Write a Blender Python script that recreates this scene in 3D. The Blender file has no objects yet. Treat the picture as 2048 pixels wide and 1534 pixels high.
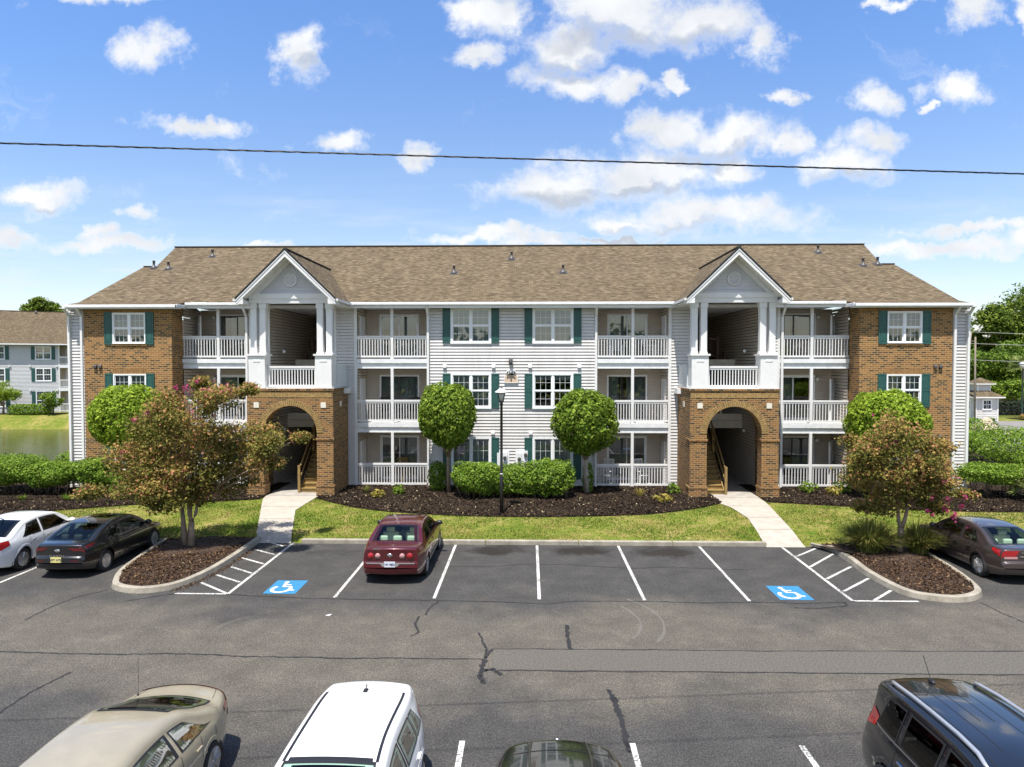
import bpy, math, random
import numpy as np
from mathutils import Vector, Matrix
R = math.radians
random.seed(7); RNG = np.random.default_rng(11)
sc = bpy.context.scene; COL = sc.collection
X0 = -0.83            # middle of the building
# ---------------------------------------------------------------- camera
cam = bpy.data.cameras.new('camera'); camo = bpy.data.objects.new('camera', cam); COL.objects.link(camo)
cam.lens = 24.0; cam.sensor_width = 36.0; cam.sensor_fit = 'HORIZONTAL'; cam.clip_end = 3000
camo.location = (0, 0, 6.3); camo.rotation_euler = (R(90-1.75), 0, R(1.45)); sc.camera = camo
# ---------------------------------------------------------------- light
SUN = Vector((-0.10, -0.345, 0.93)).normalized()
sun = bpy.data.lights.new('sun', 'SUN'); sun.energy = 5.0; sun.angle = R(0.5); sun.color = (1.0, 0.955, 0.88)
suno = bpy.data.objects.new('sun', sun); COL.objects.link(suno)
suno.rotation_euler = SUN.to_track_quat('Z', 'Y').to_euler()
sc.view_settings.view_transform = 'Standard'; sc.view_settings.look = 'None'; sc.view_settings.gamma = 1
sc.view_settings.exposure = 0.62
W = bpy.data.worlds.new('World'); sc.world = W; W.use_nodes = True
nt = W.node_tree; N = nt.nodes; L = nt.links; N.clear()
def nd(t, **k):
    n = N.new(t)
    for a, b in k.items(): setattr(n, a, b)
    return n
out = nd('ShaderNodeOutputWorld'); bg = nd('ShaderNodeBackground')
sky = nd('ShaderNodeTexSky', sky_type='NISHITA', sun_disc=False)
sky.sun_elevation = math.asin(SUN.z); sky.sun_rotation = math.atan2(SUN.x, SUN.y)
sky.air_density = 1.0; sky.dust_density = 0.6; sky.ozone_density = 3.0
tc = nd('ShaderNodeTexCoord'); sep = nd('ShaderNodeSeparateXYZ'); L.new(tc.outputs['Generated'], sep.inputs[0])
def mth(op, a, b=None, c=None):
    n = nd('ShaderNodeMath', operation=op)
    for i, v in enumerate((a, b, c)):
        if v is None: continue
        if isinstance(v, (int, float)): n.inputs[i].default_value = v
        else: L.new(v, n.inputs[i])
    return n.outputs[0]
ay = mth('MAXIMUM', mth('ABSOLUTE', sep.outputs[1]), 0.05)
ca = mth('DIVIDE', sep.outputs[0], ay); cb = mth('DIVIDE', sep.outputs[2], ay)
cmb = nd('ShaderNodeCombineXYZ'); L.new(ca, cmb.inputs[0]); L.new(cb, cmb.inputs[1])
# domain warp for ragged cloud outlines
nz = nd('ShaderNodeTexNoise'); nz.inputs['Scale'].default_value = 11; nz.inputs['Detail'].default_value = 6; nz.inputs['Roughness'].default_value = 0.62
L.new(cmb.outputs[0], nz.inputs['Vector'])
vs = nd('ShaderNodeVectorMath', operation='SUBTRACT'); L.new(nz.outputs['Color'], vs.inputs[0]); vs.inputs[1].default_value = (.5, .5, .5)
vm = nd('ShaderNodeVectorMath', operation='MULTIPLY_ADD'); L.new(vs.outputs[0], vm.inputs[0]); vm.inputs[1].default_value = (.17, .10, 0); L.new(cmb.outputs[0], vm.inputs[2])
# cumulus as directions on the sky: (bearing, elevation, half width, half height)
CL = [(-.56,.456,.05,.034),(-.63,.54,.085,.016),(-.33,.45,.038,.044),(-.32,.462,.02,.03),(-.48,.353,.085,.014),(-.283,.32,.045,.018),(-.155,.31,.03,.019),
 (-.735,.248,.07,.026),(-.58,.217,.036,.014),(-.64,.192,.024,.012),(-.765,.185,.035,.022),(-.62,.172,.11,.014),
 (-.06,.505,.05,.042),(-.07,.445,.05,.018),(.05,.455,.065,.036),(.14,.505,.115,.055),(.25,.49,.085,.044),(.335,.462,.038,.03),(.07,.405,.085,.026),(.14,.40,.05,.016),
 (.372,.382,.024,.012),(.495,.375,.038,.026),(.61,.383,.05,.028),(.215,.41,.02,.01),(.565,.352,.014,.007),
 (.19,.342,.055,.032),(.28,.328,.09,.034),(.365,.315,.045,.022),(.04,.258,.105,.038),(.18,.272,.12,.038),(.29,.282,.05,.02),(.485,.312,.055,.022),(.45,.28,.065,.026),
 (.245,.212,.16,.029),(.14,.205,.06,.012),(-.05,.184,.12,.012),(.12,.18,.09,.007),(.62,.502,.042,.026),(.71,.505,.028,.028),(.51,.51,.03,.009),(.65,.194,.12,.010),(.58,.168,.15,.014),(.715,.172,.04,.016),
 (.0,.176,.05,.006),(-.40,.172,.05,.007)]
fld = None
for (a, b, ra, rb) in CL:
    mp = nd('ShaderNodeVectorMath', operation='MULTIPLY_ADD'); L.new(vm.outputs[0], mp.inputs[0]); mp.inputs[1].default_value = (1/ra, 1/rb, 0); mp.inputs[2].default_value = (-a/ra, -b/rb, 0)
    ln = nd('ShaderNodeVectorMath', operation='LENGTH'); L.new(mp.outputs[0], ln.inputs[0])
    fld = ln.outputs['Value'] if fld is None else mth('SMOOTH_MIN', fld, ln.outputs['Value'], 0.25)
n2 = nd('ShaderNodeTexNoise'); n2.inputs['Scale'].default_value = 21; n2.inputs['Detail'].default_value = 8; n2.inputs['Roughness'].default_value = 0.66
L.new(cmb.outputs[0], n2.inputs['Vector'])
fn = mth('ADD', fld, mth('MULTIPLY', mth('SUBTRACT', n2.outputs['Fac'], .47), 1.7))
dens = nd('ShaderNodeMapRange', interpolation_type='SMOOTHSTEP'); L.new(fn, dens.inputs['Value'])
for i, v in ((1, 1.30), (2, 0.34), (3, 0.0), (4, 1.0)): dens.inputs[i].default_value = v
# light and shade inside the clouds: grey painted in by noise and by ellipses along the undersides
n3 = nd('ShaderNodeTexNoise'); n3.inputs['Scale'].default_value = 9; n3.inputs['Detail'].default_value = 5
L.new(cmb.outputs[0], n3.inputs['Vector'])
shd = nd('ShaderNodeMapRange'); L.new(n3.outputs['Fac'], shd.inputs['Value'])
for i, v in ((1, .36), (2, .62), (3, 0.0), (4, 1.0)): shd.inputs[i].default_value = v
core = nd('ShaderNodeMapRange', interpolation_type='SMOOTHSTEP'); L.new(fn, core.inputs['Value'])
for i, v in ((1, 1.12), (2, .55), (3, 0.0), (4, 1.0)): core.inputs[i].default_value = v
cc = nd('ShaderNodeMixRGB'); cc.inputs[1].default_value = (5.3, 5.35, 5.4, 1); cc.inputs[2].default_value = (2.7, 2.95, 3.4, 1)
sfl = None
for (a, b, ra, rb) in ((.03, .232, .13, .024), (.17, .186, .17, .016), (.16, .462, .17, .022), (.05, .425, .08, .02), (.26, .298, .12, .016), (.46, .258, .09, .016), (-.70, .228, .08, .012), (.15, .25, .12, .012), (-.30, .425, .05, .016)):
    mp = nd('ShaderNodeVectorMath', operation='MULTIPLY_ADD'); L.new(vm.outputs[0], mp.inputs[0]); mp.inputs[1].default_value = (1/ra, 1/rb, 0); mp.inputs[2].default_value = (-a/ra, -b/rb, 0)
    ln = nd('ShaderNodeVectorMath', operation='LENGTH'); L.new(mp.outputs[0], ln.inputs[0]); sfl = ln.outputs['Value'] if sfl is None else mth('MINIMUM', sfl, ln.outputs['Value'])
und = nd('ShaderNodeMapRange', interpolation_type='SMOOTHSTEP'); L.new(sfl, und.inputs['Value'])
for i, v in ((1, 1.35), (2, .3), (3, 0.0), (4, 1.0)): und.inputs[i].default_value = v
L.new(mth('MULTIPLY', mth('MAXIMUM', mth('MULTIPLY', shd.outputs[0], .45), mth('MULTIPLY', und.outputs[0], .9)), core.outputs[0]), cc.inputs[0])
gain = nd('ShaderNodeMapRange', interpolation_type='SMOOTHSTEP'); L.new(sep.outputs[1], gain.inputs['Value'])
for i, v in ((1, -.35), (2, .75), (3, 1.12), (4, 1.22)): gain.inputs[i].default_value = v  # sky gain shaped by direction to tune the fill on the facade
hz = nd('ShaderNodeMapRange', interpolation_type='SMOOTHSTEP'); L.new(cb, hz.inputs['Value'])
for i, v in ((1, .10), (2, .55), (3, 0.0), (4, 1.0)): hz.inputs[i].default_value = v
tint = nd('ShaderNodeMixRGB'); L.new(hz.outputs[0], tint.inputs[0]); tint.inputs[1].default_value = (.86, .785, .75, 1); tint.inputs[2].default_value = (.65, .80, .99, 1)
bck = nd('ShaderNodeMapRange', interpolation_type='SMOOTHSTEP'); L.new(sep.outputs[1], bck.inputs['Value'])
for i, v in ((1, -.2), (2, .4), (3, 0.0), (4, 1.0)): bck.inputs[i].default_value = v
tnt2 = nd('ShaderNodeMixRGB'); L.new(bck.outputs[0], tnt2.inputs[0]); tnt2.inputs[1].default_value = (1.14, 1.0, .88, 1); L.new(tint.outputs[0], tnt2.inputs[2])  # warm tint added to the sky behind the camera for facade fill
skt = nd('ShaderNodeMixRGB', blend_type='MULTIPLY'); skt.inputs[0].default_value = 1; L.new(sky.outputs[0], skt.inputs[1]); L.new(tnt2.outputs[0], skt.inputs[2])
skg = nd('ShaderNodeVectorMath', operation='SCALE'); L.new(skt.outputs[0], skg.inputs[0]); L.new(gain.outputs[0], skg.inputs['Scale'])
# thin streaky haze low in the sky
mph = nd('ShaderNodeMapping'); mph.inputs['Scale'].default_value = (2.2, 15, 1); L.new(cmb.outputs[0], mph.inputs['Vector'])
nh = nd('ShaderNodeTexNoise'); nh.inputs['Scale'].default_value = 1.6; nh.inputs['Detail'].default_value = 5; nh.inputs['Roughness'].default_value = .6; L.new(mph.outputs[0], nh.inputs['Vector'])
hzn = nd('ShaderNodeMapRange', interpolation_type='SMOOTHSTEP'); L.new(nh.outputs['Fac'], hzn.inputs['Value'])
for i, v in ((1, .42), (2, .72), (3, 0.0), (4, .75)): hzn.inputs[i].default_value = v
hze = nd('ShaderNodeMapRange', interpolation_type='SMOOTHSTEP'); L.new(cb, hze.inputs['Value'])
for i, v in ((1, .30), (2, .10), (3, 0.0), (4, 1.0)): hze.inputs[i].default_value = v
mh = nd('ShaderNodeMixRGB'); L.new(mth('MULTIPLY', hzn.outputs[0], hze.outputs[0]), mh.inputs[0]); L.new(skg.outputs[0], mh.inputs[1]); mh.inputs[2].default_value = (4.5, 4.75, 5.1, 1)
nw = nd('ShaderNodeTexNoise'); nw.inputs['Scale'].default_value = 5.5; nw.inputs['Detail'].default_value = 9; nw.inputs['Roughness'].default_value = .68; nw.inputs['Distortion'].default_value = .5; L.new(vm.outputs[0], nw.inputs['Vector'])
wsp = nd('ShaderNodeMapRange', interpolation_type='SMOOTHSTEP'); L.new(nw.outputs['Fac'], wsp.inputs['Value'])
for i, v in ((1, .57), (2, .80), (3, 0.0), (4, .55)): wsp.inputs[i].default_value = v
mw = nd('ShaderNodeMixRGB'); L.new(wsp.outputs[0], mw.inputs[0]); L.new(mh.outputs[0], mw.inputs[1]); mw.inputs[2].default_value = (5.2, 5.3, 5.5, 1)
mix = nd('ShaderNodeMixRGB'); L.new(mth('MULTIPLY', dens.outputs[0], .97), mix.inputs[0]); L.new(mw.outputs[0], mix.inputs[1]); L.new(cc.outputs[0], mix.inputs[2])
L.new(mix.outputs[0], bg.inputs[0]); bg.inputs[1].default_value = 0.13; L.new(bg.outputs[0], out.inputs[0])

# ---------------------------------------------------------------- mesh helpers
def mesh_np(name, V, F, smooth=False, uv=None):
    """V (n,3), F (m,k) all faces of one size"""
    V = np.asarray(V, np.float32); F = np.asarray(F, np.int32); k = F.shape[1]
    me = bpy.data.meshes.new(name)
    me.vertices.add(len(V)); me.vertices.foreach_set('co', V.ravel())
    me.loops.add(F.size); me.loops.foreach_set('vertex_index', F.ravel())
    me.polygons.add(len(F)); me.polygons.foreach_set('loop_start', np.arange(0, F.size, k, dtype=np.int32))
    me.polygons.foreach_set('loop_total', np.full(len(F), k, np.int32))
    if smooth: me.polygons.foreach_set('use_smooth', np.ones(len(F), bool))
    me.update(calc_edges=True)
    return me
def link(name, me, mat, parent=None, loc=None):
    o = bpy.data.objects.new(name, me); COL.objects.link(o)
    if mat is not None: me.materials.append(mat)
    if parent is not None: o.parent = parent
    if loc is not None: o.location = loc
    return o
def tag(o, label=None, cat=None, group=None, kind=None):
    if label: o['label'] = label
    if cat: o['category'] = cat
    if group: o['group'] = group
    if kind: o['kind'] = kind
    return o
def thing(name, label, cat, loc=(0, 0, 0), rotz=0, group=None):
    o = bpy.data.objects.new(name, None); COL.objects.link(o); o.location = loc; o.rotation_euler = (0, 0, rotz)
    o.empty_display_size = .3
    return tag(o, label, cat, group)
def copy_tree(o, parent=None):
    c = o.copy(); COL.objects.link(c)
    if parent is not None: c.parent = parent
    for ch in list(o.children): copy_tree(ch, c)
    return c
class MB:
    def __init__(s): s.v = []; s.f = []; s.sm = []
    def face(s, pts, smooth=False):
        i = len(s.v); s.v += [tuple(p) for p in pts]; s.f.append(list(range(i, i+len(pts)))); s.sm.append(smooth)
    def box(s, x0, x1, y0, y1, z0, z1):
        i = len(s.v)
        s.v += [(x0,y0,z0),(x1,y0,z0),(x1,y1,z0),(x0,y1,z0),(x0,y0,z1),(x1,y0,z1),(x1,y1,z1),(x0,y1,z1)]
        for q in ((0,3,2,1),(4,5,6,7),(0,1,5,4),(1,2,6,5),(2,3,7,6),(3,0,4,7)): s.f.append([i+k for k in q]); s.sm.append(False)
    def bar(s, p, q, w, h=None):
        """box beam from p to q"""
        p = Vector(p); q = Vector(q); d = (q-p).normalized(); h = h or w
        up = Vector((0,0,1)) if abs(d.z) < .95 else Vector((0,1,0))
        a = d.cross(up).normalized(); b = a.cross(d).normalized(); i = len(s.v)
        for c in (p, q):
            for (m, n) in ((-1,-1),(1,-1),(1,1),(-1,1)): s.v.append(tuple(c+a*m*w/2+b*n*h/2))
        for k in ((0,1,2,3),(7,6,5,4),(0,4,5,1),(1,5,6,2),(2,6,7,3),(3,7,4,0)): s.f.append([i+j for j in k]); s.sm.append(False)
    def tube(s, pts, rad, n=8, cap=True):
        pts = [Vector(p) for p in pts]; i = len(s.v); rad = rad if hasattr(rad, '__len__') else [rad]*len(pts)
        for k, p in enumerate(pts):
            d = (pts[min(k+1, len(pts)-1)]-pts[max(k-1, 0)]).normalized()
            up = Vector((0,0,1)) if abs(d.z) < .9 else Vector((1,0,0))
            a = d.cross(up).normalized(); b = d.cross(a).normalized()
            for j in range(n):
                t = 2*math.pi*j/n; s.v.append(tuple(p+(a*math.cos(t)+b*math.sin(t))*rad[k]))
        for k in range(len(pts)-1):
            for j in range(n):
                s.f.append([i+k*n+j, i+k*n+(j+1)%n, i+(k+1)*n+(j+1)%n, i+(k+1)*n+j]); s.sm.append(True)
        if cap:
            s.f.append([i+j for j in range(n)][::-1]); s.sm.append(False)
            s.f.append([i+(len(pts)-1)*n+j for j in range(n)]); s.sm.append(False)
    def lathe(s, prof, c=(0,0,0), n=20, axis='z'):
        i = len(s.v); m = len(prof)
        for (r, z) in prof:
            for j in range(n):
                t = 2*math.pi*j/n; a, b = r*math.cos(t), r*math.sin(t)
                s.v.append((c[0]+a, c[1]+b, c[2]+z) if axis == 'z' else ((c[0]+z, c[1]+a, c[2]+b) if axis == 'x' else (c[0]+b, c[1]+z, c[2]+a)))
        for k in range(m-1):
            for j in range(n): s.f.append([i+k*n+j, i+k*n+(j+1)%n, i+(k+1)*n+(j+1)%n, i+(k+1)*n+j]); s.sm.append(True)
        for k in (0, m-1):
            if prof[k][0] > 1e-4:
                s.f.append([i+k*n+j for j in (range(n) if k else range(n-1, -1, -1))]); s.sm.append(False)
    def sphere(s, c, r, n=12, m=8):
        i = len(s.v); r = r if hasattr(r, '__len__') else (r, r, r)
        for a in range(m+1):
            th = math.pi*a/m
            for b in range(n):
                ph = 2*math.pi*b/n; s.v.append((c[0]+r[0]*math.sin(th)*math.cos(ph), c[1]+r[1]*math.sin(th)*math.sin(ph), c[2]+r[2]*math.cos(th)))
        for a in range(m):
            for b in range(n): s.f.append([i+a*n+b, i+(a+1)*n+b, i+(a+1)*n+(b+1)%n, i+a*n+(b+1)%n]); s.sm.append(True)
    def build(s, name, mat, parent=None, uv=False, bevel=0, loc=None):
        me = bpy.data.meshes.new(name); me.from_pydata(s.v, [], s.f); me.update()
        me.polygons.foreach_set('use_smooth', s.sm)
        if uv:
            l = me.uv_layers.new(name='UVMap'); d = l.data
            for p in me.polygons:
                n = p.normal
                for li in p.loop_indices:
                    c = me.vertices[me.loops[li].vertex_index].co
                    if abs(n.z) > .25: d[li].uv = ((c.x, c.y*1.12) if (abs(n.y) > abs(n.x) or abs(n.z) > .98) else (c.y, c.x*1.414))
                    elif abs(n.x) > abs(n.y): d[li].uv = (c.y, c.z)
                    else: d[li].uv = (c.x, c.z)
        o = link(name, me, mat, parent, loc)
        if bevel:
            b = o.modifiers.new('bevel', 'BEVEL'); b.width = bevel; b.segments = 2; b.limit_method = 'ANGLE'
        return o
def ribbon(name, pts, w, mat, z, jit=0, parent=None, seg=1):
    """flat strip following a ground polyline"""
    P = []
    for a, b in zip(pts[:-1], pts[1:]):
        for k in range(seg):
            t = k/seg; P.append(((a[0]*(1-t)+b[0]*t), (a[1]*(1-t)+b[1]*t)))
    P.append(pts[-1])
    P = [(x+random.uniform(-jit, jit), y+random.uniform(-jit, jit)) for x, y in P]
    v = []; f = []
    for k, p in enumerate(P):
        d = Vector((P[min(k+1, len(P)-1)][0]-P[max(k-1, 0)][0], P[min(k+1, len(P)-1)][1]-P[max(k-1, 0)][1])).normalized()
        ww = w*(random.uniform(.5, 1.4) if jit else 1)/2
        v += [(p[0]-d.y*ww, p[1]+d.x*ww, z), (p[0]+d.y*ww, p[1]-d.x*ww, z)]
        if k: f.append([2*k-2, 2*k-1, 2*k+1, 2*k])
    me = bpy.data.meshes.new(name); me.from_pydata(v, [], f); me.update()
    if me.polygons and me.polygons[0].normal.z < 0: me.flip_normals()
    return link(name, me, mat, parent)
def flat(name, pts, z, mat, parent=None):
    me = bpy.data.meshes.new(name); me.from_pydata([(x, y, z) for x, y in pts], [], [list(range(len(pts)))]); me.update()
    if me.polygons[0].normal.z < 0: me.flip_normals()
    return link(name, me, mat, parent)

# ---------------------------------------------------------------- materials
def newmat(name):
    m = bpy.data.materials.new(name); m.use_nodes = True; t = m.node_tree
    return m, t, t.nodes, t.links, t.nodes['Principled BSDF']
def node(t, ty, **k):
    n = t.nodes.new(ty)
    for a, b in k.items(): setattr(n, a, b)
    return n
def ramp(t, fac, stops, interp='LINEAR'):
    r = t.nodes.new('ShaderNodeValToRGB'); r.color_ramp.interpolation = interp
    e = r.color_ramp.elements
    while len(e) < len(stops): e.new(.5)
    for i, (p, c) in enumerate(stops): e[i].position = p; e[i].color = (*c, 1)
    t.links.new(fac, r.inputs[0]); return r.outputs[0]
def noise(t, scale, detail=4, rough=.55, coord='Object', dist=0):
    c = t.nodes.new('ShaderNodeTexCoord'); n = t.nodes.new('ShaderNodeTexNoise')
    n.inputs['Scale'].default_value = scale; n.inputs['Detail'].default_value = detail; n.inputs['Roughness'].default_value = rough; n.inputs['Distortion'].default_value = dist
    t.links.new(c.outputs[coord], n.inputs['Vector']); return n.outputs['Fac']
def bump(t, h, b, strength=.3, dist=.02):
    n = t.nodes.new('ShaderNodeBump'); n.inputs['Strength'].default_value = strength; n.inputs['Distance'].default_value = dist
    t.links.new(h, n.inputs['Height']); t.links.new(n.outputs[0], b.inputs['Normal'])
def plain(name, col, rough=.55, metal=0, var=.12, scale=3, coat=0, spec=.5):
    m, t, n, l, b = newmat(name)
    if var:
        f = noise(t, scale, 5, .6)
        l.new(ramp(t, f, [(.3, tuple(c*(1-var) for c in col)), (.7, tuple(min(1, c*(1+var)) for c in col))]), b.inputs['Base Color'])
    else: b.inputs['Base Color'].default_value = (*col, 1)
    b.inputs['Roughness'].default_value = rough; b.inputs['Metallic'].default_value = metal; b.inputs['Coat Weight'].default_value = coat
    b.inputs['Specular IOR Level'].default_value = spec
    return m
M = {}
M['siding'] = plain('vinyl_siding', (.62, .60, .585), .5, var=.05, scale=1.2)
def streaky(mt, amt=.07):
    t = mt.node_tree; n = t.nodes; b = n['Principled BSDF']; src = b.inputs['Base Color'].links[0].from_socket; c = n.new('ShaderNodeTexCoord'); mp = n.new('ShaderNodeMapping'); mp.inputs['Scale'].default_value = (1.6, 1.6, .16); t.links.new(c.outputs['Object'], mp.inputs[0])
    q = n.new('ShaderNodeTexNoise'); q.inputs['Scale'].default_value = 1.3; q.inputs['Detail'].default_value = 6; q.inputs['Roughness'].default_value = .65; t.links.new(mp.outputs[0], q.inputs['Vector']); x = node(t, 'ShaderNodeMixRGB', blend_type='MULTIPLY'); x.inputs[0].default_value = 1
    t.links.new(src, x.inputs[1]); t.links.new(ramp(t, q.outputs['Fac'], [(.32, (1-1.6*amt, 1-1.7*amt, 1-1.9*amt)), (.6, (1, 1, 1))]), x.inputs[2]); t.links.new(x.outputs[0], b.inputs['Base Color'])
streaky(M['siding'])
M['porch_siding'] = plain('taupe_siding', (.56, .485, .405), .6, var=.06, scale=1.2)
M['gable_siding'] = plain('gable_siding', (.55, .55, .56), .55, var=.05)
M['white'] = plain('white_paint', (.73, .725, .715), .45, var=.04, scale=2.5)
M['whitedirty'] = plain('weathered_white_paint', (.74, .75, .76), .5, var=.09, scale=4)
M['band'] = plain('bluegrey_trim', (.60, .64, .66), .5, var=.05)
M['shutter'] = plain('green_shutter', (.022, .085, .075), .45, var=.15, scale=6)
M['frame'] = plain('white_vinyl', (.82, .83, .84), .4, var=.02)
M['blind'] = plain('window_blind', (.60, .62, .62), .7, var=.1, scale=2)
M['curtain'] = plain('curtain', (.42, .45, .46), .8, var=.2, scale=2)
M['dark'] = plain('dark_interior', (.03, .03, .032), .8, var=0)
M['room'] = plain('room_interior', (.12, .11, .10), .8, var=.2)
M['concrete'] = plain('concrete', (.34, .315, .28), .85, var=.2, scale=2.2)
M['cream'] = plain('cream_stone', (.66, .62, .53), .7, var=.08)
M['deckwood'] = plain('treated_wood', (.25, .165, .055), .7, var=.25, scale=7)
M['darkwood'] = plain('stained_wood', (.06, .024, .018), .6, var=.3, scale=7)
M['black'] = plain('black_metal', (.018, .018, .02), .4, var=.2, scale=5)
M['ventgrey'] = plain('roof_vent_metal', (.09, .085, .085), .5, .3)
M['lampglass'] = plain('lamp_glass', (.55, .55, .50), .25, var=.1)
M['lampwhite'] = plain('dome_glass', (.8, .8, .78), .25, var=0)
M['line'] = None
# window glass: tinted, see-through, mirror-like at a slant
def glassmat(name, tint, refl=.12, opac=.0, body=(.02, .025, .03), gain=1.0):
    m, t, n, l, b = newmat(name); n.remove(b); o = n['Material Output']
    tr = n.new('ShaderNodeBsdfTransparent'); tr.inputs[0].default_value = (*tint, 1)
    df = n.new('ShaderNodeBsdfDiffuse'); df.inputs[0].default_value = (*body, 1)
    gl = n.new('ShaderNodeBsdfGlossy'); gl.inputs['Roughness'].default_value = .015
    fr = n.new('ShaderNodeFresnel'); fr.inputs[0].default_value = 1.5
    ad = n.new('ShaderNodeMath'); ad.operation = 'MULTIPLY_ADD'; ad.use_clamp = True; l.new(fr.outputs[0], ad.inputs[0]); ad.inputs[1].default_value = gain; ad.inputs[2].default_value = refl
    m1 = n.new('ShaderNodeMixShader'); m1.inputs[0].default_value = opac; l.new(tr.outputs[0], m1.inputs[1]); l.new(df.outputs[0], m1.inputs[2])
    m2 = n.new('ShaderNodeMixShader'); l.new(ad.outputs[0], m2.inputs[0]); l.new(m1.outputs[0], m2.inputs[1]); l.new(gl.outputs[0], m2.inputs[2])
    l.new(m2.outputs[0], o.inputs[0]); return m
M['glass'] = glassmat('window_glass', (.62, .68, .68), .10)
M['doorglass'] = glassmat('patio_glass', (.50, .55, .56), .10)
M['carglass'] = glassmat('car_glass', (.60, .74, .68), .02, gain=.6)
M['cartint'] = glassmat('tinted_car_glass', (.10, .11, .11), .02, gain=.7)
# brick
def brickmat(name, dark=.31, k=1.0):
    m, t, n, l, b = newmat(name); tcn = n.new('ShaderNodeTexCoord'); br = n.new('ShaderNodeTexBrick')
    br.inputs['Scale'].default_value = 1; br.inputs['Brick Width'].default_value = .245; br.inputs['Row Height'].default_value = .092
    br.inputs['Mortar Size'].default_value = .013; br.inputs['Mortar Smooth'].default_value = .15; br.inputs['Bias'].default_value = 0
    br.inputs['Color1'].default_value = (0, 0, 0, 1); br.inputs['Color2'].default_value = (1, 1, 1, 1); br.inputs['Mortar'].default_value = (.5, .5, .5, 1)
    l.new(tcn.outputs['UV'], br.inputs['Vector'])
    c = ramp(t, br.outputs['Color'], [(0, (.06*k, .032*k, .018*k)), (dark, (.10*k, .053*k, .028*k)), (dark+.10, (.225*k, .101*k, .034*k)), (.6, (.275*k, .128*k, .041*k)), (.8, (.25*k, .107*k, .038*k)), (1, (.34*k, .172*k, .058*k))])
    f = noise(t, 1.1, 4); mx = node(t, 'ShaderNodeMixRGB', blend_type='MULTIPLY'); mx.inputs[0].default_value = 1
    l.new(c, mx.inputs[1]); l.new(ramp(t, f, [(.3, (.82, .82, .82)), (.7, (1.12, 1.1, 1.08))]), mx.inputs[2])
    m2 = node(t, 'ShaderNodeMixRGB'); l.new(br.outputs['Fac'], m2.inputs[0]); l.new(mx.outputs[0], m2.inputs[1]); m2.inputs[2].default_value = (.40*k, .275*k, .12*k, 1)
    l.new(m2.outputs[0], b.inputs['Base Color']); b.inputs['Roughness'].default_value = .85
    inv = node(t, 'ShaderNodeMath', operation='SUBTRACT'); inv.inputs[0].default_value = 1; l.new(br.outputs['Fac'], inv.inputs[1])
    bump(t, inv.outputs[0], b, .6, .006); return m
M['brick'] = brickmat('brown_brick')
M['brickporch'] = brickmat('porch_brick', .30, .85)
M['soldier'] = plain('soldier_brick', (.27, .15, .055), .85, var=.35, scale=7)
# shingles
def shinglemat(name, tone=1.0):
    m, t, n, l, b = newmat(name); tcn = n.new('ShaderNodeTexCoord'); br = n.new('ShaderNodeTexBrick')
    br.inputs['Scale'].default_value = 1; br.inputs['Brick Width'].default_value = .22; br.inputs['Row Height'].default_value = .115; br.inputs['Mortar Size'].default_value = .010
    br.inputs['Color1'].default_value = (0, 0, 0, 1); br.inputs['Color2'].default_value = (1, 1, 1, 1); br.offset_frequency = 2; br.inputs['Mortar'].default_value = (0, 0, 0, 1)
    ns = n.new('ShaderNodeTexNoise'); ns.inputs['Scale'].default_value = 1.6; l.new(tcn.outputs['UV'], ns.inputs['Vector'])
    mv = node(t, 'ShaderNodeVectorMath', operation='MULTIPLY_ADD'); l.new(ns.outputs['Color'], mv.inputs[0]); mv.inputs[1].default_value = (.12, .07, 0); l.new(tcn.outputs['UV'], mv.inputs[2])
    l.new(mv.outputs[0], br.inputs['Vector'])
    k = tone
    c = ramp(t, br.outputs['Color'], [(0, (.078*k, .058*k, .036*k)), (.4, (.128*k, .098*k, .061*k)), (.8, (.152*k, .119*k, .076*k)), (1, (.21*k, .165*k, .108*k))])
    f = noise(t, .35, 5, .6); mx = node(t, 'ShaderNodeMixRGB', blend_type='MULTIPLY'); mx.inputs[0].default_value = 1
    l.new(c, mx.inputs[1]); l.new(ramp(t, f, [(.3, (.94, .94, .94)), (.7, (1.05, 1.05, 1.04))]), mx.inputs[2])
    ms_ = n.new('ShaderNodeMapping'); ms_.inputs['Scale'].default_value = (1.1, .07, 1); l.new(tcn.outputs['UV'], ms_.inputs[0]); nk = n.new('ShaderNodeTexNoise'); nk.inputs['Scale'].default_value = 1.5; nk.inputs['Detail'].default_value = 5; l.new(ms_.outputs[0], nk.inputs['Vector'])
    mk_ = node(t, 'ShaderNodeMixRGB', blend_type='MULTIPLY'); mk_.inputs[0].default_value = 1; l.new(mx.outputs[0], mk_.inputs[1]); l.new(ramp(t, nk.outputs['Fac'], [(.3, (.9, .9, .9)), (.7, (1.09, 1.08, 1.06))]), mk_.inputs[2]); mx = mk_
    l.new(mx.outputs[0], b.inputs['Base Color']); b.inputs['Roughness'].default_value = .95; b.inputs['Specular IOR Level'].default_value = .2
    bump(t, br.outputs['Color'], b, .5, .02); return m
M['shingle'] = shinglemat('roof_shingles')
M['ridge'] = plain('ridge_cap', (.05, .04, .032), .9, var=.3)
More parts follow.
